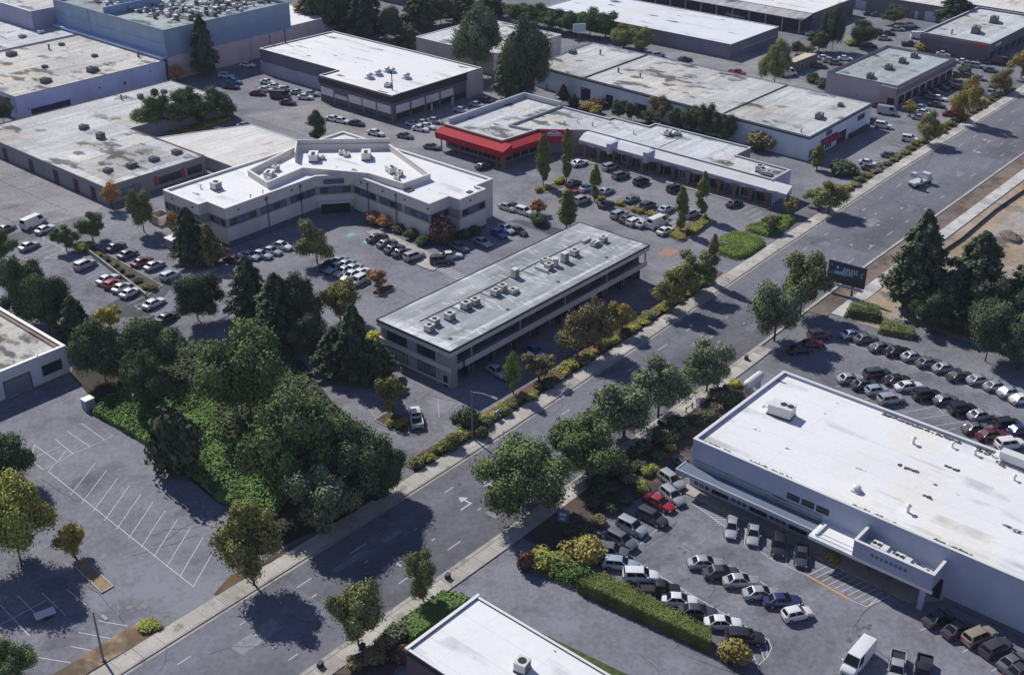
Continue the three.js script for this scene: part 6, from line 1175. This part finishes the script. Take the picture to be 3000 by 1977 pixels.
for (const [type, s] of Object.entries(specs)) {
  const b = s.cab.b, t = s.cab.t, q = (x, y, z) => V(x, y, z), P = {};
  const B = { rl: q(b[0], b[3], b[2]), fl: q(b[1], b[3], b[2]), fr: q(b[1], b[3], -b[2]), rr: q(b[0], b[3], -b[2]) }, R = { rl: q(t[0], t[3], t[2]), fl: q(t[1], t[3], t[2]), fr: q(t[1], t[3], -t[2]), rr: q(t[0], t[3], -t[2]) };
  const sides = { left: [B.rl, B.fl, R.fl, R.rl], right: [B.fr, B.rr, R.rr, R.fr], front: [B.fl, B.fr, R.fr, R.fl], back: [B.rr, B.rl, R.rl, R.rr] };
  // cabin shell: pillars and a gently crowned roof
  const cabin = [], quad = (A, C, D, E) => { for (const v of [A, C, D, A, D, E]) cabin.push(v.x, v.y, v.z); };
  for (const k of Object.values(sides)) quad(...k);
  const mx = (t[0] + t[1]) / 2, rc = [q(lerp(t[0], mx, 0.25), t[3] + 0.05, t[2] * 0.7), q(lerp(t[1], mx, 0.25), t[3] + 0.05, t[2] * 0.7), q(lerp(t[1], mx, 0.25), t[3] + 0.05, -t[2] * 0.7), q(lerp(t[0], mx, 0.25), t[3] + 0.05, -t[2] * 0.7)], ro = [R.rl, R.fl, R.fr, R.rr];
  for (let i = 0; i < 4; i++) quad(ro[i], ro[(i + 1) % 4], rc[(i + 1) % 4], rc[i]);
  quad(rc[0], rc[1], rc[2], rc[3]);
  const cg = new THREE.BufferGeometry(); cg.setAttribute('position', new THREE.Float32BufferAttribute(cabin, 3)); cg.computeVertexNormals();
  const bodyList = [loft(s.st, 0.24), toCreasedNormals(cg, 0.5)];
  for (const z of [-1, 1]) bodyList.push(boxAt(b[1] - 0.35, b[1] - 0.15, b[3] + 0.02, b[3] + 0.16, z > 0 ? b[2] + 0.06 : -b[2] - 0.24, z > 0 ? b[2] + 0.24 : -b[2] - 0.06));
  if (s.bed) { bodyList.push(boxAt(-2.72, -0.72, 0.79, 1.10, 0.80, 0.93), boxAt(-2.72, -0.72, 0.79, 1.10, -0.93, -0.80), boxAt(-2.76, -2.64, 0.79, 1.09, -0.8, 0.8)); P.cargo_bed = [boxAt(-2.64, -0.74, 0.8, 0.86, -0.8, 0.8), mat.dark]; }
  P.body = [merged(bodyList), 'paint'];
  P.windscreen = [panel(sides.front, 0.07), carGlass];
  P.rear_window = [s.van ? panel(sides.back, 0.22) : panel(sides.back, type === 'sedan' ? 0.07 : 0.12), carGlass];
  const cuts = s.bed ? [[0.06, 0.9]] : s.van ? [[0.72, 0.97]] : [[0.10, 0.50], [0.50, 0.93]];
  P.side_window = [...cuts.map(([a, e]) => panel(sides.left, 0.06, 0.012, a, e)), ...cuts.map(([a, e]) => panel(sides.right, 0.06, 0.012, 1 - e, 1 - a))].map((g) => [g, carGlass]);
  const wr = s.wheel[2], hw = Math.max(...s.st.map((r) => r[1]));
  P.wheel = []; for (const x of [s.wheel[0], s.wheel[1]]) for (const z of [1, -1]) P.wheel.push([new THREE.CylinderGeometry(wr, wr, 0.22, 14).rotateX(Math.PI / 2).translate(x, wr, z * (hw - 0.085)), mat.rubber, new THREE.CylinderGeometry(wr * 0.62, wr * 0.62, 0.02, 10).rotateX(Math.PI / 2).translate(x, wr, z * (hw + 0.035))]);
  const fx = s.st[s.st.length - 1], bx = s.st[0], fy = fx[2] - 0.06, by = bx[2] - 0.06;
  P.headlight = [1, -1].map((z) => [boxAt(fx[0] - 0.22, fx[0] - 0.02, fy - 0.1, fy + 0.06, z > 0 ? 0.42 : -0.74, z > 0 ? 0.74 : -0.42), mat.lampGlass]);
  P.tail_light = [1, -1].map((z) => [boxAt(bx[0] - 0.03, bx[0] + 0.12, by - 0.12, by + 0.08, z > 0 ? 0.48 : -0.8, z > 0 ? 0.8 : -0.48), mat.tailRed]);
  P.bumper = [[boxAt(fx[0] - 0.12, fx[0] + 0.05, 0.26, 0.42, -0.62, 0.62), mat.metalDark], [boxAt(bx[0] - 0.05, bx[0] + 0.1, 0.28, 0.44, -0.62, 0.62), mat.metalDark]];
  carParts[type] = P;
}
const carSrc = {};
function carProto(type, colour) {
  const key = type + colour; if (carSrc[key]) return carSrc[key];
  const o = new THREE.Group(), P = carParts[type];
  const put = (name, g, m, par = o) => { const k = new THREE.Mesh(g, m === 'paint' ? paints[colour] : m); k.name = name; k.castShadow = k.receiveShadow = true; par.add(k); return k; };
  for (const [name, v] of Object.entries(P)) {
    if (!Array.isArray(v[0])) put(name, v[0], v[1]);
    else for (const e of v) { const w = put(name, e[0], e[1]); if (e[2]) put('rim', e[2], mat.rim, w); }
  }
  return carSrc[key] = o;
}
// far vehicles are a few pixels long: the same shapes in one mesh with several materials
const farSrc = {};
function farCar(type, colour) {
  const key = type + colour; if (farSrc[key]) return farSrc[key];
  const P = carParts[type], strip = (g) => { const k = g.index ? g.toNonIndexed() : g.clone(); for (const a of Object.keys(k.attributes)) if (a !== 'position' && a !== 'normal') k.deleteAttribute(a); return k; };
  const geo = mergeGeometries([strip(P.body[0]), mergeGeometries([P.windscreen, P.rear_window, ...P.side_window].map((e) => strip(e[0]))), mergeGeometries(P.wheel.map((e) => strip(e[0])))], true);
  const m = new THREE.Mesh(geo, [paints[colour], carGlass, mat.rubber]); m.castShadow = m.receiveShadow = true;
  return farSrc[key] = m;
}
const typeWord = { sedan: 'sedan', hatch: 'hatchback', suv: 'off-roader', wagon: 'estate car', pickup: 'pickup truck', van: 'van' };
const typeCat = { sedan: 'car', hatch: 'car', suv: 'car', wagon: 'car', pickup: 'pickup', van: 'van' };
function vehicle(type, colour, x, z, turn, label, group) {
  const far = Math.hypot(x, z) > 262, o = (far ? farCar : carProto)(type, colour).clone();
  o.name = numbered(type === 'pickup' ? 'pickup_truck' : type === 'van' ? 'van' : 'parked_car');
  o.position.set(x, 0, z); o.rotation.y = -turn; o.scale.set(rr(0.94, 1.05), rr(0.95, 1.05), rr(0.96, 1.03)); scene.add(o);
  return tag(o, label, typeCat[type], group);
}
// a row: heading in degrees (from along the street towards the near side), entries [type, colour, x, z, optional heading]
function row(where, heading, list, group) {
  list.forEach(([type, colour, x, z, h], i) => vehicle(type, colour, x, z, rad((h ?? heading) + rr(-2.5, 2.5)), paintWord[colour] + ' ' + typeWord[type] + (list.length > 1 ? ', ' + ord(i) + ' from left in ' : ' ') + where, group));
}
seed(2024);
row('the row beside the clipped hedge', 52, [['suv', 'grey', 102.3, -71.7, 62], ['wagon', 'pale', 101.1, -69.3, 58], ['suv', 'white', 100.8, -65.9], ['pickup', 'black', 100.2, -62.6], ['sedan', 'white', 100.3, -59.6], ['sedan', 'dark', 100.0, -56.7], ['sedan', 'white', 100.3, -53.3], ['suv', 'black', 99.8, -49.9]], 'cars beside the clipped hedge');
row('the row along the mulched bed', 91, [['suv', 'grey', 105.1, -72.1], ['suv', 'silver', 108.3, -72.7], ['suv', 'dark', 111.9, -71.9], ['sedan', 'red', 115.3, -73.1], ['wagon', 'silver', 117.8, -72.6, 106], ['wagon', 'silver', 120.9, -74.8, 106], ['sedan', 'grey', 125.3, -75.6, 110]], 'cars along the mulched bed');
row('the middle row of the store lot', 46, [['sedan', 'silver', 108.5, -61.1], ['sedan', 'dark', 108.2, -58.5], ['sedan', 'silver', 108.4, -55.7], ['sedan', 'silver', 108.1, -52.6], ['sedan', 'navy', 108.6, -49.9], ['hatch', 'white', 107.6, -47.3, 30]], 'cars in the middle row of the store lot');
row('the row at the store front', 152, [['sedan', 'silver', 117.2, -62.5], ['sedan', 'silver', 117.8, -59.5], ['suv', 'black', 117.8, -55.7], ['sedan', 'dark', 118.0, -52.4]], 'cars at the store front');
row('the bottom of the store lot', 0, [['van', 'white', 105.2, -38.0, 178], ['pickup', 'silver', 106.9, -34.0, 160], ['pickup', 'black', 108.2, -31.4, 160]]);
row('the row under the store side wall', 22, [['sedan', 'dark', 118.3, -33.8], ['sedan', 'dark', 118.0, -31.3], ['suv', 'tan', 118.4, -28.9], ['suv', 'dark', 117.8, -26.6], ['sedan', 'grey', 116.9, -24.2], ['sedan', 'dark', 116.1, -23.0]], 'cars under the store side wall');
row('the front file behind the store', 35, [['sedan', 'silver', 164.0, -69.0], ['sedan', 'dark', 163.7, -66.3], ['hatch', 'pale', 163.3, -63.9], ['suv', 'silver', 162.3, -61.0], ['sedan', 'grey', 162.9, -47.4], ['sedan', 'maroon', 162.7, -44.9], ['suv', 'white', 162.0, -41.8]], 'cars in the front file behind the store');
row('the back file behind the store', 35, [['suv', 'dark', 168.4, -66.3], ['sedan', 'black', 168.7, -63.0], ['sedan', 'white', 168.0, -60.6], ['suv', 'black', 167.3, -57.3], ['sedan', 'grey', 168.0, -54.4], ['suv', 'black', 166.9, -51.2], ['sedan', 'silver', 167.1, -48.3], ['suv', 'black', 167.3, -44.2], ['sedan', 'navy', 166.8, -42.0]], 'cars in the back file behind the store');
row('the far row along the dark evergreens', 34, [['sedan', 'pale', 178.2, -75.7], ['sedan', 'grey', 178.4, -73.3], ['sedan', 'grey', 177.4, -69.9], ['sedan', 'black', 177.7, -67.1], ['sedan', 'silver', 177.9, -64.3], ['sedan', 'grey', 177.6, -61.4], ['sedan', 'silver', 177.7, -58.5], ['sedan', 'dark', 176.7, -55.7], ['sedan', 'silver', 177.7, -52.8], ['sedan', 'silver', 177.5, -49.9], ['sedan', 'pale', 177.0, -47.4], ['sedan', 'white', 176.2, -45.2]], 'cars along the dark evergreens');
row('the shade below the billboard', 34, [['sedan', 'black', 167.3, -80.0], ['sedan', 'maroon', 170.3, -79.5], ['suv', 'dark', 174.2, -80.0]], 'cars in the shade below the billboard');
row('the row along the angled office', 8, [['sedan', 'dark', 152.5, -169.4], ['sedan', 'grey', 151.9, -165.9], ['sedan', 'dark', 151.0, -162.8], ['sedan', 'dark', 150.7, -160.3], ['suv', 'silver', 151.0, -157.2]], 'cars under the right wing of the angled office');
row('the shade right of the angled office', 100, [['suv', 'dark', 153.1, -151.7, 40], ['sedan', 'white', 156.2, -152.0, 40], ['sedan', 'grey', 160.3, -153.7], ['sedan', 'silver', 165.1, -151.5], ['sedan', 'blue', 170.6, -152.0], ['sedan', 'pale', 173.4, -152.3], ['sedan', 'dark', 174.4, -149.8]], 'cars at the right corner of the angled office');
row('the left file of the court double row', 172, [['sedan', 'dark', 136.8, -166.9], ['sedan', 'pale', 137.1, -165.0], ['sedan', 'silver', 137.1, -162.8], ['sedan', 'white', 136.7, -160.2], ['suv', 'white', 135.8, -157.2]], 'cars in the left file of the court');
row('the right file of the court double row', -8, [['sedan', 'silver', 140.0, -167.0], ['sedan', 'silver', 139.8, -164.7], ['sedan', 'pale', 139.5, -162.2], ['sedan', 'white', 139.1, -159.7]], 'cars in the right file of the court');
row('the row left of the office court', 75, [['sedan', 'maroon', 126.4, -182.8], ['sedan', 'pale', 129.6, -182.2], ['sedan', 'pale', 131.5, -180.8], ['sedan', 'silver', 134.0, -180.7], ['sedan', 'white', 136.9, -181.0]], 'cars below the left wing of the angled office');
row('the lower left row by the grove', -10, [['sedan', 'silver', 103.2, -219.8], ['suv', 'silver', 105.7, -203.1], ['sedan', 'white', 105.0, -194.1], ['hatch', 'red', 104.4, -191.5], ['sedan', 'silver', 104.8, -188.9], ['sedan', 'white', 104.6, -185.9], ['sedan', 'white', 104.9, -178.7], ['sedan', 'dark', 103.2, -172.1]], 'cars in the lower left row');
row('the upper left row above the wall', -4, [['sedan', 'dark', 114.6, -206.3], ['sedan', 'grey', 114.1, -201.2], ['sedan', 'maroon', 113.9, -195.9], ['sedan', 'silver', 114.5, -192.6], ['suv', 'pale', 113.8, -186.3]], 'cars in the upper left row');
row('the concrete yard beside the left lot', -14, [['van', 'white', 110.0, -230.0], ['sedan', 'white', 109.9, -225.3], ['sedan', 'grey', 104.8, -232.0]], 'vehicles on the concrete yard');
row('stopped beside the triangular island', 128, [['pickup', 'white', 108.8, -114.4, -52]]);
row('the dark shade under the two-storey office', 100, [['sedan', 'pale', 127.7, -114.3], ['sedan', 'blue', 137.2, -114.0]], 'cars under the two-storey office');
row('the front row of the shop lot', 4, [['suv', 'silver', 195.2, -139.0], ['sedan', 'dark', 194.6, -136.4], ['wagon', 'white', 194.4, -134.3], ['sedan', 'silver', 194.8, -132.2], ['van', 'white', 196.5, -129.9], ['sedan', 'white', 194.5, -126.6]], 'cars in the front row of the shop lot');
row('the second row of the shop lot', 4, [['sedan', 'black', 203.3, -158.0], ['sedan', 'red', 198.5, -153.8], ['suv', 'silver', 196.4, -150.2], ['sedan', 'pale', 203.2, -154.0], ['sedan', 'silver', 204.5, -149.6], ['sedan', 'dark', 198.2, -144.8], ['sedan', 'grey', 204.2, -142.3], ['suv', 'dark', 203.5, -137.4], ['sedan', 'pale', 204.5, -133.2], ['suv', 'silver', 205.6, -127.5]], 'cars in the second row of the shop lot');
row('the row along the shop fronts', 12, [['sedan', 'white', 214.7, -165.3], ['suv', 'silver', 217.3, -158.0], ['suv', 'grey', 214.4, -152.8], ['suv', 'black', 214.3, -146.9], ['suv', 'black', 215.8, -138.6], ['sedan', 'dark', 217.0, -123.7], ['sedan', 'dark', 198.1, -181.1]], 'cars along the shop fronts');
row('the patch beside the shop lot', 90, [['sedan', 'dark', 183.7, -159.1], ['suv', 'white', 183.1, -155.7], ['sedan', 'silver', 182.5, -160.0]], 'cars between the office and the shop lot');
row('the worn yard left of the L-shaped block', 60, [['sedan', 'maroon', 199.6, -268.0], ['sedan', 'white', 208.5, -274.8], ['sedan', 'white', 203.5, -269.1], ['sedan', 'white', 207.3, -269.6], ['van', 'dark', 201.9, -260.8], ['sedan', 'silver', 207.5, -265.3], ['sedan', 'maroon', 199.7, -255.0], ['sedan', 'white', 206.1, -255.2], ['sedan', 'silver', 209.3, -256.2], ['sedan', 'silver', 207.7, -260.3]], 'cars left of the L-shaped block');
row('the row before the L-shaped block', 75, [['sedan', 'white', 198.5, -234.8], ['sedan', 'white', 199.0, -232.2], ['sedan', 'dark', 200.0, -227.6], ['sedan', 'white', 197.9, -218.1], ['sedan', 'grey', 201.3, -210.9], ['sedan', 'silver', 209.5, -216.0], ['sedan', 'white', 207.8, -211.9], ['sedan', 'silver', 211.6, -214.3], ['sedan', 'white', 210.2, -211.9], ['sedan', 'silver', 214.7, -213.4], ['sedan', 'pale', 226.0, -214.4], ['sedan', 'silver', 232.3, -214.5], ['sedan', 'dark', 236.9, -215.1], ['sedan', 'grey', 199.9, -200.0]], 'cars before the L-shaped block');
row('the shade under the blue hall', 60, [['suv', 'pale', 204.3, -288.3], ['sedan', 'dark', 198.8, -278.6], ['sedan', 'grey', 179.6, -247.7], ['sedan', 'teal', 202.3, -281.9], ['sedan', 'white', 215.8, -293.2]], 'cars under the blue hall');
row('the yards by the long warehouse', 30, [['suv', 'silver', 305.6, -206.0], ['sedan', 'dark', 307.3, -197.1], ['pickup', 'red', 305.2, -177.3, 80], ['suv', 'silver', 259.0, -209.6], ['van', 'white', 313.8, -165.5]], 'vehicles round the blue-white warehouse');
row('the loading bays of the far canopy', 90, [['sedan', 'white', 365.8, -216.6], ['sedan', 'white', 365.4, -213.5], ['sedan', 'white', 333.6, -264.6], ['sedan', 'grey', 337.7, -264.9], ['sedan', 'white', 337.3, -261.6], ['sedan', 'white', 348.3, -266.3]], 'cars at the far loading bays');
row('the lot at the warehouse street end', 78, [['van', 'silver', 299.4, -127.1], ['suv', 'dark', 289.5, -126.3], ['suv', 'white', 288.2, -122.9], ['suv', 'white', 282.7, -113.1], ['sedan', 'grey', 268.5, -111.6], ['sedan', 'white', 260.0, -113.2], ['sedan', 'grey', 257.1, -111.0], ['sedan', 'red', 309.3, -113.7, 60]], 'cars at the warehouse street end');
row('the crowded lot before the mauve building', 85, [['sedan', 'dark', 311.7, -123.9], ['sedan', 'pale', 309.1, -121.8], ['sedan', 'white', 305.4, -119.5], ['sedan', 'silver', 300.8, -118.5], ['sedan', 'dark', 321.8, -125.9], ['sedan', 'grey', 319.9, -123.5], ['sedan', 'white', 320.6, -121.9], ['sedan', 'dark', 325.7, -125.4], ['sedan', 'navy', 330.4, -125.5], ['sedan', 'dark', 335.7, -125.9], ['sedan', 'dark', 314.1, -119.7], ['sedan', 'maroon', 303.3, -131.3], ['sedan', 'dark', 346.9, -124.7], ['sedan', 'silver', 347.0, -121.2], ['sedan', 'dark', 333.6, -121.8]], 'cars before the mauve building');
row('the lot before the dark corner store', 80, [['sedan', 'white', 360.8, -131.8], ['sedan', 'silver', 359.5, -129.6], ['suv', 'silver', 359.1, -126.8], ['van', 'dark', 367.7, -122.9], ['sedan', 'grey', 357.1, -121.7], ['pickup', 'silver', 334.1, -112.9, 0], ['sedan', 'dark', 364.9, -127.1], ['sedan', 'white', 365.2, -139.9]], 'cars before the dark corner store');
row('the far car park at the top right', 60, [['sedan', 'white', 372.5, -164.8], ['sedan', 'silver', 370.9, -162.3], ['sedan', 'dark', 377.6, -164.2], ['sedan', 'silver', 385.0, -164.5], ['sedan', 'silver', 390.2, -165.2], ['sedan', 'white', 392.8, -163.3], ['pickup', 'black', 369.3, -152.9], ['van', 'white', 379.9, -154.6], ['sedan', 'dark', 359.7, -161.9], ['sedan', 'white', 360.6, -182.8], ['sedan', 'white', 336.9, -165.8], ['sedan', 'silver', 335.2, -163.1], ['sedan', 'grey', 334.3, -160.4], ['sedan', 'white', 340.6, -160.6], ['sedan', 'dark', 327.9, -162.4], ['sedan', 'dark', 398.7, -181.1], ['sedan', 'grey', 398.9, -178.4]], 'cars in the far car park');

// ---------------------------------------------------------------- signs, lamps and small things
{ // billboard on two posts
  const b = thing('billboard', 'dark billboard with pale block letters on two posts beside the dirt lot', 'billboard', 189, -83.8, 0);
  const w = 7.3, y0 = 2.1, y1 = 6.3;
  const put = (n, gs, m) => part(b, n, gs, m, false);
  put('panel', boxAt(-w / 2, w / 2, y0, y1, -0.15, 0.15), mat.darkTrim);
  put('catwalk', [boxAt(-w / 2, w / 2, y0 - 0.35, y0 - 0.2, 0.16, 0.9)], mat.metal);
  put('post', boxAt(-3.3, -3.0, 0, y0, -0.14, 0.14), mat.metalDark);
  put('post', boxAt(1.3, 1.6, 0, y0, -0.14, 0.14), mat.metalDark);
  const c = document.createElement('canvas'); c.width = 512; c.height = 200; const x = c.getContext('2d');
  x.fillStyle = '#2c4260'; x.fillRect(0, 0, 512, 200);
  x.fillStyle = '#3f2a66'; x.fillRect(8, 30, 60, 60); x.fillStyle = '#0d1d66'; x.fillRect(92, 16, 62, 66); x.fillStyle = '#c9c3e6'; x.fillRect(108, 30, 30, 34); x.fillStyle = '#b07a9a'; x.fillRect(20, 22, 30, 22);
  x.fillStyle = '#8fc0cf'; x.fillRect(86, 82, 150, 30); x.fillStyle = '#6fa9bf'; x.fillRect(216, 84, 130, 26); x.fillStyle = '#3d6c8c'; x.fillRect(10, 92, 70, 16);
  x.fillStyle = '#7f9088'; x.fillRect(0, 112, 260, 14); x.fillStyle = '#38343f'; x.fillRect(0, 122, 512, 78); x.fillStyle = '#5a1420'; x.fillRect(270, 112, 40, 12); x.fillStyle = '#3c3f52'; x.fillRect(320, 112, 180, 8);
  x.fillStyle = '#cfd3ea'; x.font = 'bold 66px sans-serif'; x.fillText('APUOS', 196, 84, 300); x.fillStyle = '#9cc3d8'; x.fillText('C', 448, 98);
  const t = new THREE.CanvasTexture(c); t.colorSpace = THREE.SRGBColorSpace;
  const face = new THREE.Mesh(new THREE.PlaneGeometry(w - 0.3, y1 - y0 - 0.25).translate(0, (y0 + y1) / 2, 0.17), M({ map: t, roughness: 0.6 })); face.name = 'poster'; face.castShadow = face.receiveShadow = true; b.add(face);
  b.rotation.y = -rad(85);
  b.position.set(192.7, 0, -84.8);
}
{ // street lamp: tapered pole, long arm over the street
  const lampM = M({ color: rgb(0.20, 0.205, 0.21), roughness: 0.6 });
  const lampAt = (label, x, z, h, L, dir) => {
    const o = thing('street_lamp', label, 'street lamp', x, z, dir);
    part(o, 'pole', [new THREE.CylinderGeometry(0.09, 0.16, h, 10).translate(0, h / 2, 0), new THREE.CylinderGeometry(0.3, 0.32, 0.25, 10).translate(0, 0.12, 0)], lampM, false);
    part(o, 'arm', new THREE.TubeGeometry(new THREE.QuadraticBezierCurve3(V(0, h - 0.3, 0), V(L * 0.4, h + 0.5, 0), V(L, h + 0.55, 0)), 10, 0.07, 6), lampM, false);
    part(o, 'lamp_head', boxAt(L - 0.2, L + 0.9, h + 0.42, h + 0.64, -0.2, 0.2), lampM, false);
  };
  lampAt('grey street lamp with long arm over the street by the dark round bush', 110.6, -104.1, 8.6, 4.2, -Math.PI / 2);
  lampAt('grey street lamp beside the bark bed at the bottom left', 47.7, -104.9, 7.5, 2.2, -Math.PI / 2);
  lampAt('slim street lamp beside the driveway of the two-storey office', 181.1, -107.3, 8.2, 2.5, -Math.PI / 2);
}
{ // store sign, cabinet sign, planter sign
  const sign = (label, x, z, w, h, y, turn, m, posts = 1, txt) => {
    const o = thing('sign', label, 'sign', x, z, turn);
    part(o, 'post', posts === 1 ? boxAt(-0.12, 0.12, 0, y, -0.08, 0.08) : [boxAt(-w / 2 + 0.1, -w / 2 + 0.25, 0, y, -0.08, 0.08), boxAt(w / 2 - 0.25, w / 2 - 0.1, 0, y, -0.08, 0.08)], mat.metalDark, false);
    const b = part(o, 'board', boxAt(-w / 2, w / 2, y, y + h, -0.14, 0.14), m, false);
    if (txt) part(b, 'print', [boxAt(-w * 0.32, w * 0.32, y + h * 0.55, y + h * 0.8, 0.14, 0.17), boxAt(-w * 0.32, w * 0.2, y + h * 0.2, y + h * 0.42, 0.14, 0.17)], txt, false);
  };
  sign('blue and white store sign standing in the mulched bed', 103.2, -80.5, 1.5, 2.0, 0.5, -1.2, M({ color: rgb(0.12, 0.17, 0.33) }), 2, mat.metalPale);
  sign('teal utility sign box among the yellow shrubs at the corner', 117.2, -105.0, 1.0, 1.3, 0.3, 0.2, M({ color: rgb(0.22, 0.36, 0.38) }), 2);
  sign('pale square sign on a pole behind the grey roof', 302.2, -234.2, 4.2, 2.6, 3.8, -0.6, M({ color: rgb(0.5, 0.6, 0.6) }));
  sign('tall pale sign above the long white roof', 341.7, -251.2, 2.6, 3.2, 5.2, -0.6, mat.metalPale);
  const kiosk = thing('cabinet', 'pale grey shed box beside the white workshop door', 'cabinet', 77.4, -156.1);
  part(kiosk, 'body', boxAt(-0.8, 0.8, 0, 1.7, -0.7, 0.7), wallMat(0.42, 0.46, 0.52), false); part(kiosk, 'lid', boxAt(-0.85, 0.85, 1.7, 1.8, -0.75, 0.75), mat.metalPale, false); part(kiosk, 'door', boxAt(-0.6, 0.6, 0.15, 1.55, 0.7, 0.74), wallMat(0.34, 0.38, 0.44), false);
  const shed = thing('shelter', 'small pale-roofed shelter under the conifers of the white office', 'shelter', 123.2, -198.0);
  part(shed, 'roof', boxAt(-1.7, 1.7, 2.1, 2.25, -1.4, 1.4), mat.metalPale, false); part(shed, 'wall', [boxAt(-1.5, 1.5, 0, 2.1, -1.2, -1.1), boxAt(-1.5, -1.4, 0, 2.1, -1.1, 1.1), boxAt(1.4, 1.5, 0, 2.1, -1.1, 1.1)], wallMat(0.3, 0.3, 0.36), false);
  const en = thing('enclosure', 'tan waste enclosure left of the white office corner', 'enclosure', 128.7, -211.5);
  part(en, 'wall', [boxAt(-1.6, 1.6, 0, 2, -1.6, -1.4), boxAt(-1.6, -1.4, 0, 2, -1.4, 1.6), boxAt(1.4, 1.6, 0, 2, -1.4, 1.6)], wallMat(0.45, 0.38, 0.27), false); part(en, 'gate', [boxAt(-1.4, -0.03, 0.1, 1.8, 1.5, 1.58), boxAt(0.03, 1.4, 0.1, 1.8, 1.5, 1.58)], mat.metal, false);
  const tc = thing('trailer', 'low white flat trailer on the empty parking lot', 'trailer', 47.4, -116.9, -0.25); tc.scale.setScalar(0.8);
  part(tc, 'deck', boxAt(-1.7, 1.3, 0.55, 0.85, -0.75, 0.75), mat.metalPale, false); part(tc, 'drawbar', boxAt(1.3, 2.6, 0.5, 0.58, -0.06, 0.06), mat.metalDark, false);
  for (const z of [-0.8, 0.8]) part(tc, 'wheel', new THREE.CylinderGeometry(0.32, 0.32, 0.2, 12).rotateX(Math.PI / 2).translate(-0.3, 0.32, z), mat.rubber, false);
  const box = thing('crate', 'white box lying in the ivy above the empty lot', 'crate', 83.2, -151.0, 0.4);
  part(box, 'body', boxAt(-0.8, 0.8, 1.2, 2.1, -0.5, 0.5), mat.metalPale, false); part(box, 'lid', boxAt(-0.85, 0.85, 2.1, 2.18, -0.55, 0.55), mat.whiteRoof, false);
  const rack = thing('truck', 'pale grey crane truck standing on the far street', 'truck', 255.8, -98.3, -0.2);
  part(rack, 'bed', boxAt(-3.4, 1.2, 0.9, 1.3, -1.1, 1.1), mat.metal, false); part(rack, 'cab', [boxAt(1.3, 3.2, 0.6, 1.7, -1.1, 1.1), boxAt(1.4, 2.8, 1.7, 2.5, -1.0, 1.0)], mat.metal, false); part(rack, 'windscreen', boxAt(2.78, 2.83, 1.75, 2.4, -0.9, 0.9), carGlass, false);
  part(rack, 'lift_arm', [new THREE.CylinderGeometry(0.18, 0.22, 3.6, 8).rotateZ(1.1).translate(-1.2, 2.3, 0), boxAt(-3.3, -2.2, 2.6, 3.6, -0.6, 0.6)], mat.metal, false);
  for (const x of [-2.2, 2.2]) for (const z of [-1, 1]) part(rack, 'wheel', new THREE.CylinderGeometry(0.48, 0.48, 0.3, 14).rotateX(Math.PI / 2).translate(x, 0.48, z), mat.rubber, false);
  const barrier = thing('barrier', 'black post and chain barrier at the driveway corner', 'barrier', 138.1, -83.8);
  part(barrier, 'post', [boxAt(-0.08, 0.08, 0, 1.1, -0.08, 0.08), boxAt(1.7, 1.86, 0, 1.1, -0.08, 0.08)], mat.metalDark, false); part(barrier, 'rail', boxAt(0.08, 1.7, 0.8, 0.9, -0.04, 0.04), mat.metalDark, false);
  for (const [k, p] of [[68.9, -83.9], [63.7, -85.4], [84.8, -85.1], [159.1, -86.1]].entries()) { const s = thing('utility_box', ord(k) + ' small black box from the left at the near kerb', 'utility box', p[0], p[1] + 0.5, 0.2, 'black boxes at the near kerb'); part(s, 'body', boxAt(-0.35, 0.35, 0.1, 0.75, -0.25, 0.25), mat.dark, false); part(s, 'lid', boxAt(-0.38, 0.38, 0.75, 0.8, -0.28, 0.28), mat.metalDark, false); }
  // bare fallen limbs and pale branches in the grove
  seed(71);
  for (const [k, [p, q, h]] of [[[111.7, -148.2], [111.5, -135.8], 4.5], [[106.1, -170.8], [116.9, -171.2], 5], [[116.6, -135.5], [114.3, -129.8], 3.2], [[111.6, -133.0], [110.5, -129.9], 1.4]].entries()) {
    const o = thing('dead_branch', ord(k) + ' bare pale branch from the left among the grove trees', 'branch', p[0], p[1], 0, 'bare branches among the grove trees');
    const d = V(q[0] - p[0], 0, q[1] - p[1]), c = new THREE.CatmullRomCurve3([V(0, h, 0), d.clone().multiplyScalar(0.5).add(V(0, h * 1.05, 0.4)), d.clone().add(V(0, h * 0.85, 0))]);
    part(o, 'limb', new THREE.TubeGeometry(c, 14, 0.12, 6), mat.wood, false);
    part(o, 'twig', [0.3, 0.5, 0.7, 0.9].map((t) => { const a = c.getPoint(t); return new THREE.TubeGeometry(new THREE.CatmullRomCurve3([a, a.clone().add(V(rr(-1, 1), rr(0.2, 1.2), rr(-1.2, 1.2))), a.clone().add(V(rr(-2, 2), rr(0, 1), rr(-2, 2)))]), 6, 0.045, 5); }), mat.wood, false);
  }
  // drain covers on the street and lots
  for (const [k, p] of [[101.1, -104.7], [227.7, -94.9], [229.4, -98.9], [214.7, -94.4], [216.8, -91.2], [239.9, -95.2]].entries()) { const o = thing('manhole_cover', ord(k) + ' round iron cover from the left set in the paving', 'manhole cover', p[0], p[1], 0, 'round covers in the paving'); part(o, 'frame', new THREE.TorusGeometry(0.36, 0.035, 6, 18).rotateX(Math.PI / 2).translate(0, 0.012, 0), mat.metalDark, false); part(o, 'lid', new THREE.CylinderGeometry(0.34, 0.34, 0.03, 18).translate(0, 0.005, 0), k ? mat.metal : mat.metalDark, false); }
}

renderer.render(scene, camera);
